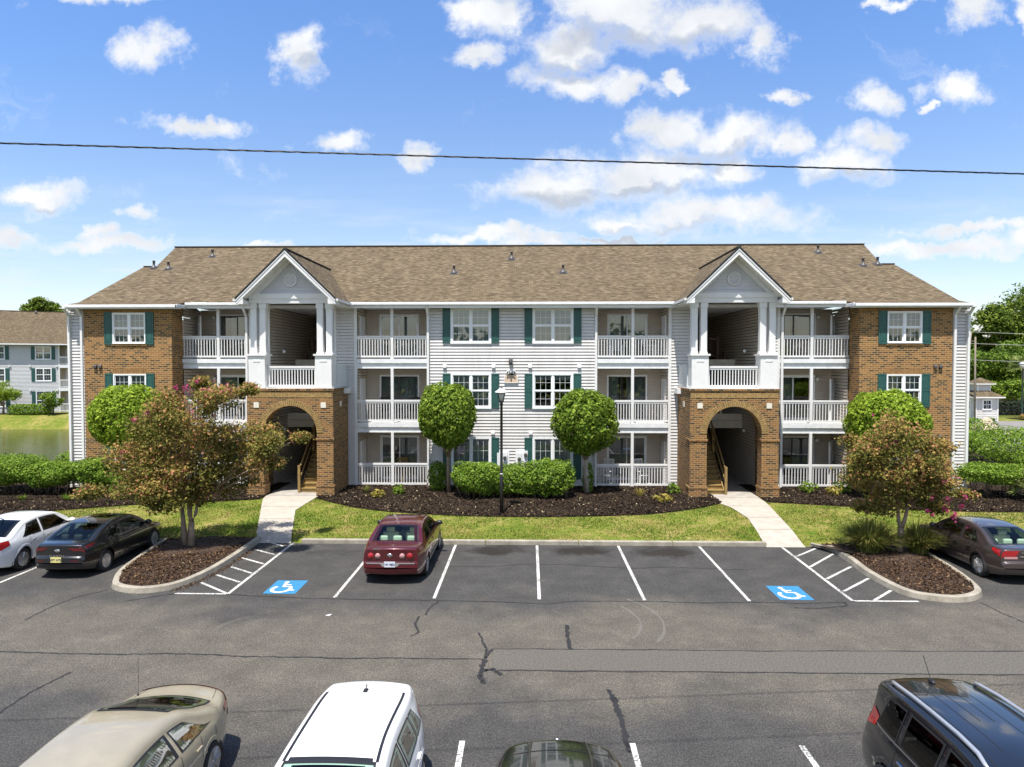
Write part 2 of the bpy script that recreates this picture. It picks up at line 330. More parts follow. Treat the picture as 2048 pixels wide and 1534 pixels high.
# asphalt
def asphaltmat():
    m, t, n, l, b = newmat('asphalt'); tcn = n.new('ShaderNodeTexCoord'); sp = n.new('ShaderNodeSeparateXYZ'); l.new(tcn.outputs['Object'], sp.inputs[0])
    def mp(v, a, c, lo, hi):
        r = node(t, 'ShaderNodeMapRange', interpolation_type='SMOOTHSTEP'); l.new(v, r.inputs[0])
        for i, x in ((1, a), (2, c), (3, lo), (4, hi)): r.inputs[i].default_value = x
        return r.outputs[0]
    def mm(op, a, c):
        r = node(t, 'ShaderNodeMath', operation=op)
        for i, x in enumerate((a, c)):
            if isinstance(x, (int, float)): r.inputs[i].default_value = x
            else: l.new(x, r.inputs[i])
        return r.outputs[0]
    big = noise(t, .22, 5, .6); mid = noise(t, 1.3, 6, .65); fine = noise(t, 34, 2, .5); gr = noise(t, 90, 1, .5)
    yy = mm('ADD', sp.outputs[1], mm('MULTIPLY', mm('SUBTRACT', big, .5), 9.0))
    # worn driving lane against the newer seal in the stalls
    lane = mm('MULTIPLY', mp(yy, 18.6, 16.2, 0, 1), mp(yy, 11.3, 13.4, 0, 1))
    base = ramp(t, mid, [(.25, (.037, .036, .0365)), (.55, (.052, .051, .051)), (.8, (.072, .070, .068))])
    worn = ramp(t, mid, [(.25, (.068, .062, .054)), (.55, (.095, .087, .075)), (.8, (.128, .117, .100))])
    mx = node(t, 'ShaderNodeMixRGB'); l.new(lane, mx.inputs[0]); l.new(base, mx.inputs[1]); l.new(worn, mx.inputs[2])
    sp2 = node(t, 'ShaderNodeMixRGB', blend_type='MULTIPLY'); sp2.inputs[0].default_value = 1; l.new(mx.outputs[0], sp2.inputs[1])
    l.new(ramp(t, fine, [(.3, (.5, .5, .5)), (.5, (1, 1, 1)), (.72, (1.75, 1.7, 1.58))]), sp2.inputs[2])
    sp3 = node(t, 'ShaderNodeMixRGB', blend_type='MULTIPLY'); sp3.inputs[0].default_value = 1; l.new(sp2.outputs[0], sp3.inputs[1])
    l.new(ramp(t, gr, [(.3, (.7, .7, .7)), (.7, (1.35, 1.33, 1.28))]), sp3.inputs[2])
    spk = noise(t, 11, 3, .7); sp4 = node(t, 'ShaderNodeMixRGB', blend_type='MULTIPLY'); sp4.inputs[0].default_value = 1; l.new(sp3.outputs[0], sp4.inputs[1]); l.new(ramp(t, spk, [(.3, (.82, .82, .82)), (.7, (1.2, 1.19, 1.16))]), sp4.inputs[2]); sp3 = sp4
    # oil stains at the heads of the stalls, dusty deposits
    cur = sp3.outputs[0]
    for (x, y, rx, ry, k) in ((-1.15, 22.72, 1.25, .75, .93), (1.75, 22.75, 1.15, .7, .95), (4.45, 22.62, 1.25, .75, .9), (-6.6, 22.4, .9, .4, .35), (-3.6, 21.5, 1.0, .9, .4)):
        mpn = n.new('ShaderNodeMapping'); mpn.inputs['Location'].default_value = (-x/rx, -y/ry, 0); mpn.inputs['Scale'].default_value = (1/rx, 1/ry, 0); l.new(tcn.outputs['Object'], mpn.inputs[0])
        ln = node(t, 'ShaderNodeVectorMath', operation='LENGTH'); l.new(mpn.outputs[0], ln.inputs[0])
        d = mm('ADD', ln.outputs['Value'], mm('MULTIPLY', mm('SUBTRACT', mid, .5), 2.2))
        mk = mm('MULTIPLY', mp(d, 1.15, .35, 0, 1), k)
        s = node(t, 'ShaderNodeMixRGB'); l.new(mk, s.inputs[0]); l.new(cur, s.inputs[1]); s.inputs[2].default_value = (.017, .014, .011, 1); cur = s.outputs[0]
    dust = noise(t, .8, 7, .7, dist=.6)
    s = node(t, 'ShaderNodeMixRGB'); l.new(mp(dust, .60, .78, 0, .42), s.inputs[0]); l.new(cur, s.inputs[1]); s.inputs[2].default_value = (.20, .18, .145, 1)
    l.new(s.outputs[0], b.inputs['Base Color']); b.inputs['Roughness'].default_value = .88; b.inputs['Specular IOR Level'].default_value = .3
    bump(t, fine, b, .35, .01); return m
M['asphalt'] = asphaltmat()
M['patch'] = plain('lighter_asphalt', (.095, .086, .072), .9, var=.45, scale=26)
M['crack'] = plain('crack_sealer', (.018, .017, .017), .7, var=.3, scale=8)
def wornpaint(name, col, under, cover=.36):
    m, t, n, l, b = newmat(name); f = noise(t, 22, 8, .7); g = noise(t, 1.2, 3)
    ad = node(t, 'ShaderNodeMath', operation='MULTIPLY_ADD'); l.new(g, ad.inputs[0]); ad.inputs[1].default_value = .35; l.new(f, ad.inputs[2])
    l.new(ramp(t, ad.outputs[0], [(cover+.12, under), (cover+.21, col)]), b.inputs['Base Color']); b.inputs['Roughness'].default_value = .75; return m
M['line'] = wornpaint('worn_white_paint', (.54, .53, .50), (.12, .118, .115), .465)
M['symbol'] = plain('symbol_paint', (.56, .55, .53), .75, var=.16, scale=14)
M['blue'] = wornpaint('worn_blue_paint', (.028, .185, .36), (.03, .09, .15), .36)
# concrete kerb and walk
def concmat(name, a, c):
    m, t, n, l, b = newmat(name); f = noise(t, 2.3, 7, .7); g = noise(t, 40, 3, .6)
    x = node(t, 'ShaderNodeMixRGB', blend_type='MULTIPLY'); x.inputs[0].default_value = 1
    l.new(ramp(t, f, [(.28, a), (.7, c)]), x.inputs[1]); l.new(ramp(t, g, [(.3, (.8, .8, .8)), (.7, (1.15, 1.15, 1.15))]), x.inputs[2])
    l.new(x.outputs[0], b.inputs['Base Color']); b.inputs['Roughness'].default_value = .9; bump(t, g, b, .3, .01); return m
M['kerb'] = concmat('kerb_concrete', (.20, .175, .135), (.40, .365, .30))
M['walk'] = concmat('walk_concrete', (.33, .295, .25), (.46, .42, .36))
# grass ground and mulch
def grassmat(name, cols, scale=2.0):
    m, t, n, l, b = newmat(name); f = noise(t, scale, 7, .7); g = noise(t, 45, 3, .6); h = noise(t, .35, 3)
    ad = node(t, 'ShaderNodeMath', operation='MULTIPLY_ADD'); l.new(h, ad.inputs[0]); ad.inputs[1].default_value = .6; l.new(f, ad.inputs[2])
    x = node(t, 'ShaderNodeMixRGB', blend_type='MULTIPLY'); x.inputs[0].default_value = 1
    l.new(ramp(t, ad.outputs[0], [(.55, cols[0]), (.78, cols[1]), (1.0, cols[2])]), x.inputs[1]); l.new(ramp(t, g, [(.3, (.6, .6, .55)), (.7, (1.35, 1.35, 1.2))]), x.inputs[2])
    l.new(x.outputs[0], b.inputs['Base Color']); b.inputs['Roughness'].default_value = .95; b.inputs['Specular IOR Level'].default_value = .1; bump(t, g, b, .6, .04); return m
M['lawn'] = grassmat('lawn', ((.085, .14, .018), (.16, .18, .035), (.31, .245, .105)))
M['field'] = grassmat('far_grass', ((.085, .14, .018), (.12, .17, .025), (.17, .19, .04)), .4)
def leafmat(name, stops, trans=.35, rough=.6, spec=.12):
    m, t, n, l, b = newmat(name); ge = n.new('ShaderNodeNewGeometry')
    c = ramp(t, ge.outputs['Random Per Island'], stops)
    l.new(c, b.inputs['Base Color']); b.inputs['Roughness'].default_value = rough; b.inputs['Specular IOR Level'].default_value = spec
    tl = n.new('ShaderNodeBsdfTranslucent'); l.new(c, tl.inputs[0]); ms = n.new('ShaderNodeMixShader'); ms.inputs[0].default_value = trans
    l.new(b.outputs[0], ms.inputs[1]); l.new(tl.outputs[0], ms.inputs[2]); l.new(ms.outputs[0], n['Material Output'].inputs[0]); return m
M['blade'] = leafmat('grass_blades', [(0, (.085, .17, .02)), (.45, (.17, .235, .035)), (.75, (.29, .255, .07)), (1, (.46, .35, .15))], .3, .7, .1)
m_, t_, n_, l_, b_ = M['blade'], M['blade'].node_tree, M['blade'].node_tree.nodes, M['blade'].node_tree.links, None
ge_ = [q for q in n_ if q.type == 'NEW_GEOMETRY'][0]; rp_ = [q for q in n_ if q.type == 'VALTORGB'][0]
pn_ = noise(t_, .55, 4, .6); ma_ = node(t_, 'ShaderNodeMath', operation='MULTIPLY_ADD'); l_.new(pn_, ma_.inputs[0]); ma_.inputs[1].default_value = 2.3; ma_.inputs[2].default_value = -1.12
mb_ = node(t_, 'ShaderNodeMath', operation='MULTIPLY_ADD', use_clamp=True); l_.new(ge_.outputs['Random Per Island'], mb_.inputs[0]); mb_.inputs[1].default_value = .75; l_.new(ma_.outputs[0], mb_.inputs[2]); l_.new(mb_.outputs[0], rp_.inputs[0])
M['mulchchip'] = leafmat('mulch_chips', [(0, (.012, .009, .007)), (.6, (.035, .024, .018)), (.93, (.07, .045, .03)), (.965, (.13, .09, .055)), (1, (.42, .34, .2))], 0, .9, .15)
M['barkchip'] = leafmat('bark_chips', [(0, (.02, .012, .008)), (.5, (.06, .034, .02)), (.9, (.12, .066, .036)), (1, (.26, .18, .1))], 0, .9, .15)
M['mulch'] = grassmat('mulch', ((.016, .011, .009), (.028, .02, .015), (.05, .034, .024)), 5)
M['bark'] = plain('bark', (.30, .22, .155), .9, var=.3, scale=5)
M['palebark'] = plain('pale_bark', (.36, .31, .25), .9, var=.35, scale=6)
M['greybark'] = plain('grey_bark', (.16, .12, .09), .9, var=.4, scale=6)
M['topiary'] = leafmat('topiary_leaves', [(0, (0.114, 0.184, 0.016)), (.5, (0.218, 0.324, 0.026)), (1, (0.399, 0.507, 0.064))], .38)
M['topiary2'] = leafmat('topiary_leaves_dark', [(0, (0.064, 0.118, 0.015)), (.5, (0.150, 0.237, 0.024)), (1, (0.320, 0.408, 0.060))], .35)
M['hedge'] = leafmat('hedge_leaves', [(0, (0.072, 0.139, 0.017)), (.5, (0.152, 0.250, 0.025)), (.9, (0.237, 0.352, 0.043)), (1, (0.399, 0.481, 0.119))], .35)
M['core'] = plain('shade_dark_foliage', (.012, .02, .005), .95, var=.3)  # near-black leaf colour, the shade of the far hedge is painted in
M['crape'] = leafmat('crape_leaves', [(0, (.12, .135, .03)), (.3, (.23, .215, .05)), (.65, (.37, .265, .075)), (.87, (.43, .225, .10)), (1, (.50, .17, .15))], .3, .65, .1)
M['crapegreen'] = leafmat('crape_green_leaves', [(0, (.07, .085, .02)), (.6, (.165, .158, .036)), (1, (.30, .24, .062))], .3, .65, .1)
M['blossom'] = leafmat('pink_blossom', [(0, (.33, .03, .11)), (.6, (.55, .06, .20)), (1, (.68, .20, .30))], .35)
M['pine'] = leafmat('pine_foliage', [(0, (0.053, 0.095, 0.018)), (.5, (0.114, 0.171, 0.025)), (1, (0.228, 0.285, 0.045))], .25, .7, .1)
M['oak'] = leafmat('oak_foliage', [(0, (0.054, 0.108, 0.017)), (.5, (0.108, 0.180, 0.024)), (1, (0.198, 0.270, 0.043))], .3, .7, .1)
M['lime'] = leafmat('lime_foliage', [(0, (0.090, 0.168, 0.016)), (.5, (0.150, 0.238, 0.026)), (1, (0.240, 0.308, 0.052))], .35)
M['fountain'] = leafmat('fountain_grass', [(0, (0.076, 0.111, 0.022)), (.5, (0.145, 0.170, 0.035)), (.85, (0.255, 0.238, 0.064)), (1, (0.442, 0.357, 0.160))], .3, .6)
M['yellowleaf'] = leafmat('yellow_leaves', [(0, (.22, .20, .03)), (.6, (.38, .31, .06)), (1, (.5, .42, .16))], .35)
M['palm'] = leafmat('palmetto', [(0, (0.090, 0.135, 0.027)), (.6, (0.195, 0.240, 0.060)), (1, (0.450, 0.450, 0.195))], .25, .45)
# ================================================================ GROUND
def sst(a, b, x):
    t = np.clip((x-a)/(b-a), 0, 1); return t*t*(3-2*t)
def hg(x, y):
    x = np.asarray(x, float); y = np.asarray(y, float)
    h = np.where(y < 23.47, -0.06, .13+.22*sst(23.5, 29.5, y))
    k = ((x > -9.75) & (x < -8.05)) | ((x > 7.85) & (x < 9.65)); h = np.where(k & (y >= 23.47), .004+(h-.004)*sst(23.3, 25.2, y), h)
    p = sst(-24.5, -28.5, x)*sst(36.5, 41, y)*sst(77, 70, y)
    return h*(1-p)+p*(-2.2)
xs = np.unique(np.concatenate([[-1500, -600, -300, -160, -110], np.arange(-96, -20, 2.0), np.arange(-20, 30, 1.0), np.arange(30, 110, 5.0), [-9.76, -9.74, -8.06, -8.04, 7.84, 7.86, 9.64, 9.66], [140, 250, 600, 1500]]))
ys = np.unique(np.concatenate([[-300, -80, -30, 0, 10, 20, 23.44, 23.5], np.arange(24, 42, .5), np.arange(42, 90, 1.5), [95, 105, 120, 150, 250, 500, 1000, 2200]]))
gx, gy = np.meshgrid(xs, ys); V = np.stack([gx, gy, hg(gx, gy)], -1).reshape(-1, 3)
nx = len(xs); i0 = (np.arange(len(ys)-1)[:, None]*nx+np.arange(nx-1)).ravel()
F = np.stack([i0, i0+1, i0+nx+1, i0+nx], 1)
tag(link('ground', mesh_np('ground', V, F, True), M['lawn']), kind='structure')
tag(flat('asphalt', [(-70, -60), (70, -60), (70, 23.46), (-70, 23.46)], 0, M['asphalt']), kind='structure')
# pond water
m, t, n, l, b = newmat('pond_water'); b.inputs['Base Color'].default_value = (.030, .036, .018, 1); b.inputs['Roughness'].default_value = .06
tcn = n.new('ShaderNodeTexCoord'); mpn = n.new('ShaderNodeMapping'); mpn.inputs['Scale'].default_value = (.5, 2.2, 1); l.new(tcn.outputs['Object'], mpn.inputs[0])
wn = n.new('ShaderNodeTexNoise'); wn.inputs['Scale'].default_value = 1.6; wn.inputs['Detail'].default_value = 4; l.new(mpn.outputs[0], wn.inputs['Vector']); bump(t, wn.outputs['Fac'], b, .35, .12)
tag(flat('pond_water', [(-110, 36), (-23, 36), (-23, 78), (-110, 78)], -1.0, m), kind='structure')
# driveway beyond the building on the right
tag(flat('driveway', [(30, 45), (90, 45), (90, 70.5), (30, 70.5)], .36, plain('worn_driveway', (.20, .185, .17), .9, var=.18, scale=.5)), kind='structure')
mb = MB(); mb.box(51.5, 90, 70.5, 70.75, .2, .52); mb.build('drive_kerb', M['kerb']); bpy.data.objects['drive_kerb']['kind'] = 'structure'
isl = [(56+2.6*math.cos(a)*1.6, 61.5+2.6*math.sin(a)) for a in np.linspace(0, 2*math.pi, 28, endpoint=False)]
tag(flat('drive_island_kerb', isl, .45, M['kerb']), kind='structure'); tag(flat('drive_island_grass', [(56+(x-56)*.88, 61.5+(y-61.5)*.85) for x, y in isl], .47, M['field']), kind='structure')
tag(flat('far_bed_mulch', [(51, 70.8), (80, 70.8), (80, 74.5), (51, 74.5)], .40, M['mulch']), kind='structure')
tag(flat('far_bank_mulch', [(-80, 77.0), (-54, 77.0), (-54, 79.6), (-80, 79.6)], .37, M['mulch']), kind='structure')

# ---- kerbs, islands
def smooth_poly(P, k=6):
    P = [Vector((*p, 0)) for p in P]; o = []
    for i in range(len(P)-1):
        a = P[max(i-1, 0)]; b_ = P[i]; c = P[i+1]; d = P[min(i+2, len(P)-1)]
        for j in range(k):
            t = j/k; q = .5*((2*b_)+(c-a)*t+(2*a-5*b_+4*c-d)*t*t+(3*b_-a-3*c+d)*t**3); o.append((q.x, q.y))
    o.append((P[-1].x, P[-1].y)); return o
kb = MB()
for (xa, xb, y0) in ((-7.95, 8.15, 23.42), (-40, -12.85, 23.30), (13.25, 40, 23.2)):
    n_ = max(1, int((xb-xa)/3.05)); w = (xb-xa)/n_
    for i in range(n_): kb.box(xa+i*w+.008, xa+(i+1)*w-.008, y0, y0+.17, -.05, .15)
tag(kb.build('kerb', M['kerb'], bevel=.03), kind='structure')
IL = [(-9.45, 23.75), (-9.42, 22.66), (-9.40, 21.46), (-9.45, 20.12), (-9.66, 19.02), (-10.04, 18.42), (-10.73, 18.18), (-11.5, 18.45), (-11.88, 18.98), (-12.3, 20.05), (-12.64, 22.0), (-12.86, 23.45)]
IR = [(9.72, 23.45), (10.05, 22.9), (10.07, 21.67), (9.97, 20.61), (9.99, 19.57), (10.13, 18.66), (10.5, 18.22), (11.28, 18.02), (12.03, 18.35), (12.44, 18.97), (12.8, 20.44), (13.0, 22.02), (13.25, 23.3)]
def inset(P, d):
    o = []; n_ = len(P); cx = sum(p[0] for p in P)/n_; cy = sum(p[1] for p in P)/n_
    for i in range(n_):
        a = Vector(P[max(i-1, 0)]); c = Vector(P[min(i+1, n_-1)]); tdir = (c-a).normalized(); nn = Vector((-tdir.y, tdir.x))
        if nn.dot(Vector((cx, cy))-Vector(P[i])) < 0: nn = -nn
        o.append((P[i][0]+nn.x*d, P[i][1]+nn.y*d))
    return o
ISLANDS = []; M['barkbed'] = plain('bark_mulch', (.05, .03, .019), .95, var=.4, scale=14)
for P in (IL, IR):
    S = smooth_poly(P); I = inset(S, .19); O2 = inset(S, .03)
    v = []; f = []
    for k in range(len(S)):
        v += [(*S[k], -.02), (*O2[k], .135), (O2[k][0]*.8+I[k][0]*.2, O2[k][1]*.8+I[k][1]*.2, .152), (*I[k], .150), (*I[k], .06)]
        if k:
            for j in range(4): f.append([5*k-5+j, 5*k-5+j+1, 5*k+j+1, 5*k+j])
    me = bpy.data.meshes.new('island_kerb'); me.from_pydata(v, [], f); me.update()
    import bmesh
    bm_ = bmesh.new(); bm_.from_mesh(me); bmesh.ops.recalc_face_normals(bm_, faces=bm_.faces); bm_.to_mesh(me); bm_.free()
    tag(link('island_kerb', me, M['kerb']), kind='structure')
    # mounded bark inside
    cx = sum(p[0] for p in I)/len(I); cy = sum(p[1] for p in I)/len(I); I2 = I+[(I[-1][0]*.5+I[0][0]*.5, max(I[0][1], I[-1][1])+.1)]
    rings = 9; v = []; f = []; n_ = len(I2)
    for r in range(rings):
        q = r/(rings-1)*.98
        for (x, y) in I2: v.append((x*(1-q)+cx*q+random.uniform(-.03, .03)*(r > 0), y*(1-q)+cy*q+random.uniform(-.03, .03)*(r > 0), .115+.14*math.sin(q*math.pi/2)+random.uniform(0, .02)))
    for r in range(rings-1):
        for k in range(n_): f.append([r*n_+k, r*n_+(k+1) % n_, (r+1)*n_+(k+1) % n_, (r+1)*n_+k])
    f.append([(rings-1)*n_+k for k in range(n_)])
    me = bpy.data.meshes.new('island_bark'); me.from_pydata(v, [], f); me.update()
    tag(link('island_bark', me, M['barkbed']), kind='structure'); ISLANDS.append((I2, cx, cy))
# ---- walks
WL = [(-9.55, 23.4), (-8.30, 23.4), (-9.5, 27.35), (-9.38, 29.2), (-9.38, 30.0), (-11.74, 30.0), (-11.6, 29.3)]
WR = [(8.09, 23.3), (9.42, 23.3), (10.07, 29.3), (10.07, 30.0), (7.65, 30.0), (7.9, 29.2), (8.3, 28.2), (8.5, 26.6)]
def drape(P, nrow=26, lift=.022):
    """sheet between the polygon's left and right edges, following the ground"""
    ys_ = np.linspace(P[0][1], 30.0, nrow); rows = []
    for y in ys_:
        X = []
        for i in range(len(P)):
            a, c = P[i], P[(i+1) % len(P)]
            if (a[1] <= y <= c[1]) or (c[1] <= y <= a[1]):
                if abs(a[1]-c[1]) < 1e-6: X += [a[0], c[0]]
                else: X.append(a[0]+(c[0]-a[0])*(y-a[1])/(c[1]-a[1]))
        rows.append((min(X), max(X), y))
    v = []; f = []
    for k, (a, c, y) in enumerate(rows):
        z = max(float(hg((a+c)/2, max(y, 23.5))), float(hg(a+.05, max(y, 23.5))))+(lift if y > 23.6 else .006)
        v += [(a, y, z), (c, y, z)]
        if k: f.append([2*k-2, 2*k-1, 2*k+1, 2*k])
    me = bpy.data.meshes.new('walk'); me.from_pydata(v, [], f); me.update(); return me
for P in (WL, WR): tag(link('concrete_walk', drape(P), M['walk']), kind='structure')
for (a, c, y) in ((-10.5, -9.2, 26.1), (-11.05, -9.46, 27.9), (8.38, 9.6, 25.1), (8.5, 9.8, 26.7), (8.1, 9.99, 28.4)):
    tag(ribbon('walk_joint', [(a, y), (c, y)], .02, M['greybark'], float(hg(0, y))+.028), kind='structure')
# ---- mulch beds
BC = [(-9.3, 29.45), (-6.95, 27.7), (-3.94, 26.85), (-1.14, 26.57), (1.8, 26.65), (4.8, 27.07), (7.01, 28.05), (8.15, 28.95)]
BL = [(-30, 22.5), (-26, 24.6), (-21.02, 26.42), (-18.93, 27.2), (-16.0, 28.25), (-13.45, 28.72), (-11.72, 29.25)]
BR = [(10.12, 29.15), (13.26, 28.4), (16.94, 27.74), (19.78, 27.63), (24, 27.4), (32, 27.2)]
BEDS = []
for P, yb in ((BC, 32.6), (BL, 33.2), (BR, 33.2)):
    S = smooth_poly(P, 10); rows = 14; v = []; f = []
    for k, (x, y) in enumerate(S):
        for r in range(rows):
            q = (r/(rows-1)); yy = y+(yb-y)*q; v.append((x+random.uniform(-.03, .03), yy, float(hg(x, yy))+(-.01 if r == 0 else .045)+random.uniform(0, .03)))
        if k:
            for r in range(rows-1): f.append([(k-1)*rows+r, k*rows+r, k*rows+r+1, (k-1)*rows+r+1])
    me = bpy.data.meshes.new('mulch_bed'); me.from_pydata(v, [], f); me.update()
    tag(link('mulch_bed', me, M['mulch']), kind='structure'); BEDS.append((np.array(S), yb))
# ---- painted lines
def line(pts, w=.088): tag(ribbon('painted_line', pts, w, M['line'], .006), kind='structure')
for x in (-5.22, -2.54, .27, 3.06, 5.82): line([(x, 18.0), (x, 23.36)])
for x in (-15.15, -18.0, 15.4, 18.2): line([(x, 18.6), (x, 23.2)])
for x in (-9.5, -6.72, -3.9, -1.11, 1.71, 4.48, 7.26, 10.05): line([(x, 5.6), (x, 11.16)], .095)
line([(-8.2, 18.2), (-8.24, 23.7)], .095); line([(-9.67, 18.21), (-8.25, 18.21)])
for a, c in (((-9.2, 23.6), (-8.44, 23.05)), ((-9.22, 22.6), (-8.33, 22.0)), ((-9.3, 21.65), (-8.31, 20.98)), ((-9.2, 20.66), (-8.3, 20.04)), ((-9.3, 19.87), (-8.3, 19.2)), ((-9.4, 19.15), (-8.28, 18.27))): line([a, c], .085)
line([(8.55, 18.1), (8.63, 23.5)], .095); line([(8.6, 18.09), (10.27, 18.09)])
for a, c in (((8.69, 22.24), (9.80, 23.3)), ((8.66, 21.09), (10.0, 22.55)), ((8.67, 19.93), (9.95, 21.17)), ((8.66, 18.84), (9.9, 20.0)), ((9.15, 18.15), (10.0, 18.95))): line([a, c], .085)
# accessible parking emblems
def emblem(x0, x1, y0, y1, label):
    t_ = thing('accessible_parking_emblem', label, 'pavement marking', ((x0+x1)/2, (y0+y1)/2, 0), group='blue accessible parking emblems on the asphalt')
    w, h = (x1-x0)/2, (y1-y0)/2
    flat('blue_square', [(-w, -h), (w, -h), (w, h), (-w, h)], .005, M['blue'], t_)
    def tr(p): return (p[0]*w*2, p[1]*h*2)
    v = []; f = []
    def strip(pts, wd):
        pts = [Vector(tr(p)) for p in pts]; i = len(v)
        for k, p in enumerate(pts):
            d = (pts[min(k+1, len(pts)-1)]-pts[max(k-1, 0)]).normalized(); v.extend([(p.x-d.y*wd/2, p.y+d.x*wd/2, .010), (p.x+d.y*wd/2, p.y-d.x*wd/2, .010)])
            if k: f.append([i+2*k-2, i+2*k-1, i+2*k+1, i+2*k])
    i = len(v); v.extend([(tr((-.12+.075*math.cos(a), .33+.075*math.sin(a)))[0], tr((-.12+.075*math.cos(a), .33+.075*math.sin(a)))[1], .010) for a in np.linspace(0, 6.283, 16, endpoint=False)]); f.append(list(range(i, i+16)))
    strip([(-.08+.27*math.cos(a), -.17+.24*math.sin(a)) for a in np.linspace(R(135), R(385-18), 18)], .105)
    j = len(v); strip([(-.11, .24), (-.07, .0), (.15, .0), (.25, -.26), (.36, -.24)], .105)
    for q in range(j, len(v)): v[q] = (v[q][0], v[q][1], .012)
    j = len(v); strip([(-.10, .13), (.12, .13)], .075)
    for q in range(j, len(v)): v[q] = (v[q][0], v[q][1], .014)
    me = bpy.data.meshes.new('wheelchair_symbol'); me.from_pydata(v, [], f); me.update(); link('wheelchair_symbol', me, M['symbol'], t_)
emblem(-7.27, -6.38, 18.26, 19.40, 'blue square with white wheelchair symbol on the stall left of the dark red sedan')
emblem(6.67, 7.57, 18.12, 19.26, 'blue square with white wheelchair symbol on the empty stall by the brown sedan island')
# ---- cracks and sealed seams
CR = [[(-5.85,17.91),(-3.97,17.88),(-2.36,17.85),(-1.1,17.8),(0.55,17.66),(1.21,17.9),(3.19,17.91),(4.74,17.84),(5.82,17.94),(7.09,17.86),(8.3,17.97)],[(-2.45,20.86),(-1.05,20.9),(-0.13,21.19),(1.43,21.12),(3.09,20.8),(4.34,20.98),(6.71,20.74)],[(-2.37,17.89),(-2.57,17.22),(-2.59,16.8)],[(-2.74,16.73),(-2.74,16.15),(-2.57,15.7),(-2.72,15.49)],[(-13.79,14.44),(-11.54,14.42),(-10.16,14.35),(-8.72,14.34),(-7.89,14.41),(-6.89,14.38),(-6.2,14.3),(-4.47,14.3),(-4.13,14.25),(-2.75,14.31),(-0.99,14.29)],[(-0.8,14.82),(-0.94,14.31),(-0.94,14.77),(-1.17,15.73)],[(-0.9,14.64),(-0.8,14.82),(1.56,14.86),(4.83,14.86),(10.8,14.99),(13.52,15.03)],[(-0.95,13.79),(0.43,13.78),(4.49,13.82),(7.51,13.82),(9.98,13.84),(12.49,13.86)],[(-0.94,14.29),(-0.98,13.79),(-0.98,13.46),(-0.88,13.18)],[(-0.98,13.72),(-0.75,13.84),(-0.56,13.58)],[(0.9,16.24),(0.89,15.49),(0.9,14.86)],[(1.53,13.0),(1.59,12.61),(1.62,12.15),(1.63,11.73),(1.61,11.18),(1.65,10.89)],[(-9.59,11.28),(-9.53,11.87),(-9.53,12.62),(-9.33,13.47)],[(-12.34,16.22),(-12.33,17.08),(-12.18,17.83),(-11.68,18.45)],[(-8.2,18.17),(-6.7,18.01),(-5.85,17.91)],[(8.3,17.97),(8.23,17.71),(7.46,17.51),(6.83,17.53)],[(11.85,18.06),(11.88,17.34),(12.03,16.52)],[(-10.66,17.56),(-9.87,18.09),(-9.64,18.17)]]
CW = [.05, .035, .05, .05, .05, .05, .035, .04, .10, .09, .085, .11, .05, .035, .04, .04, .03, .03]
for k, c in enumerate(CR):
    tag(ribbon('pavement_crack', c, CW[k], M['crack'], .0035+.0002*k, .018, seg=14), kind='structure')
tag(flat('asphalt_patch', [(-.78, 13.83), (14, 13.88), (14, 15.0), (-.78, 14.83)], .0028, M['patch']), kind='structure')

M['tyremark'] = wornpaint('tyre_scuff', (.125, .115, .098), (.098, .09, .078), .46)
for cx_, cy_, r_, a0, a1 in ((.2, 16.5, 3.05, -28, 38), (.25, 16.5, 2.45, -30, 30)):
    tag(ribbon('tyre_mark', [(cx_+r_*math.cos(R(a)), cy_+r_*math.sin(R(a))*.85) for a in np.linspace(a0, a1, 14)], .07, M['tyremark'], .0022, .01), kind='structure')

tag(flat('hedge_bed_mulch', [(21.0, 33.1), (36, 33.1), (36, 46), (21.0, 46)], .41, M['mulch']), kind='structure')
# ================================================================ APARTMENT BUILDING (local: u right, v away, z up)
BL_ = thing('apartment_building', 'three storey apartment block with brown brick end wings, pale siding and two arched brick entrances', 'building', (X0, 32.5, 0))
def sub_iv(a, b, cuts):
    iv = [(a, b)]
    for c, d in cuts:
        nv = []
        for p, q in iv:
            if d <= p or c >= q: nv.append((p, q)); continue
            if c > p: nv.append((p, c))
            if d < q: nv.append((d, q))
        iv = nv
    return [(p, q) for p, q in iv if q-p > .01]
def siding(mb, O, D, Nn, ln, z0, z1, holes=(), pitch=.148, th=.032):
    """lapped boards: origin O(x,y), run direction D, outward normal Nn; holes (s0,s1,z0,z1)"""
    O = Vector(O); D = Vector(D); Nn = Vector(Nn); z = z0
    def P(s, zz, off): q = O+D*s+Nn*off; return (q.x, q.y, zz)
    while z < z1-.005:
        zt = min(z+pitch, z1); cuts = [(h[0], h[1]) for h in holes if h[2] < zt-.02 and h[3] > z+.02]
        for a, b in sub_iv(0, ln, cuts):
            pts = [P(a, z, th), P(b, z, th), P(b, zt-.026, .004), P(a, zt-.026, .004)]; low = [P(a, z, -.02), P(b, z, -.02), P(b, z, th), P(a, z, th)]
            mb.face(pts); mb.face(low)
        z += pitch
V2 = Vector
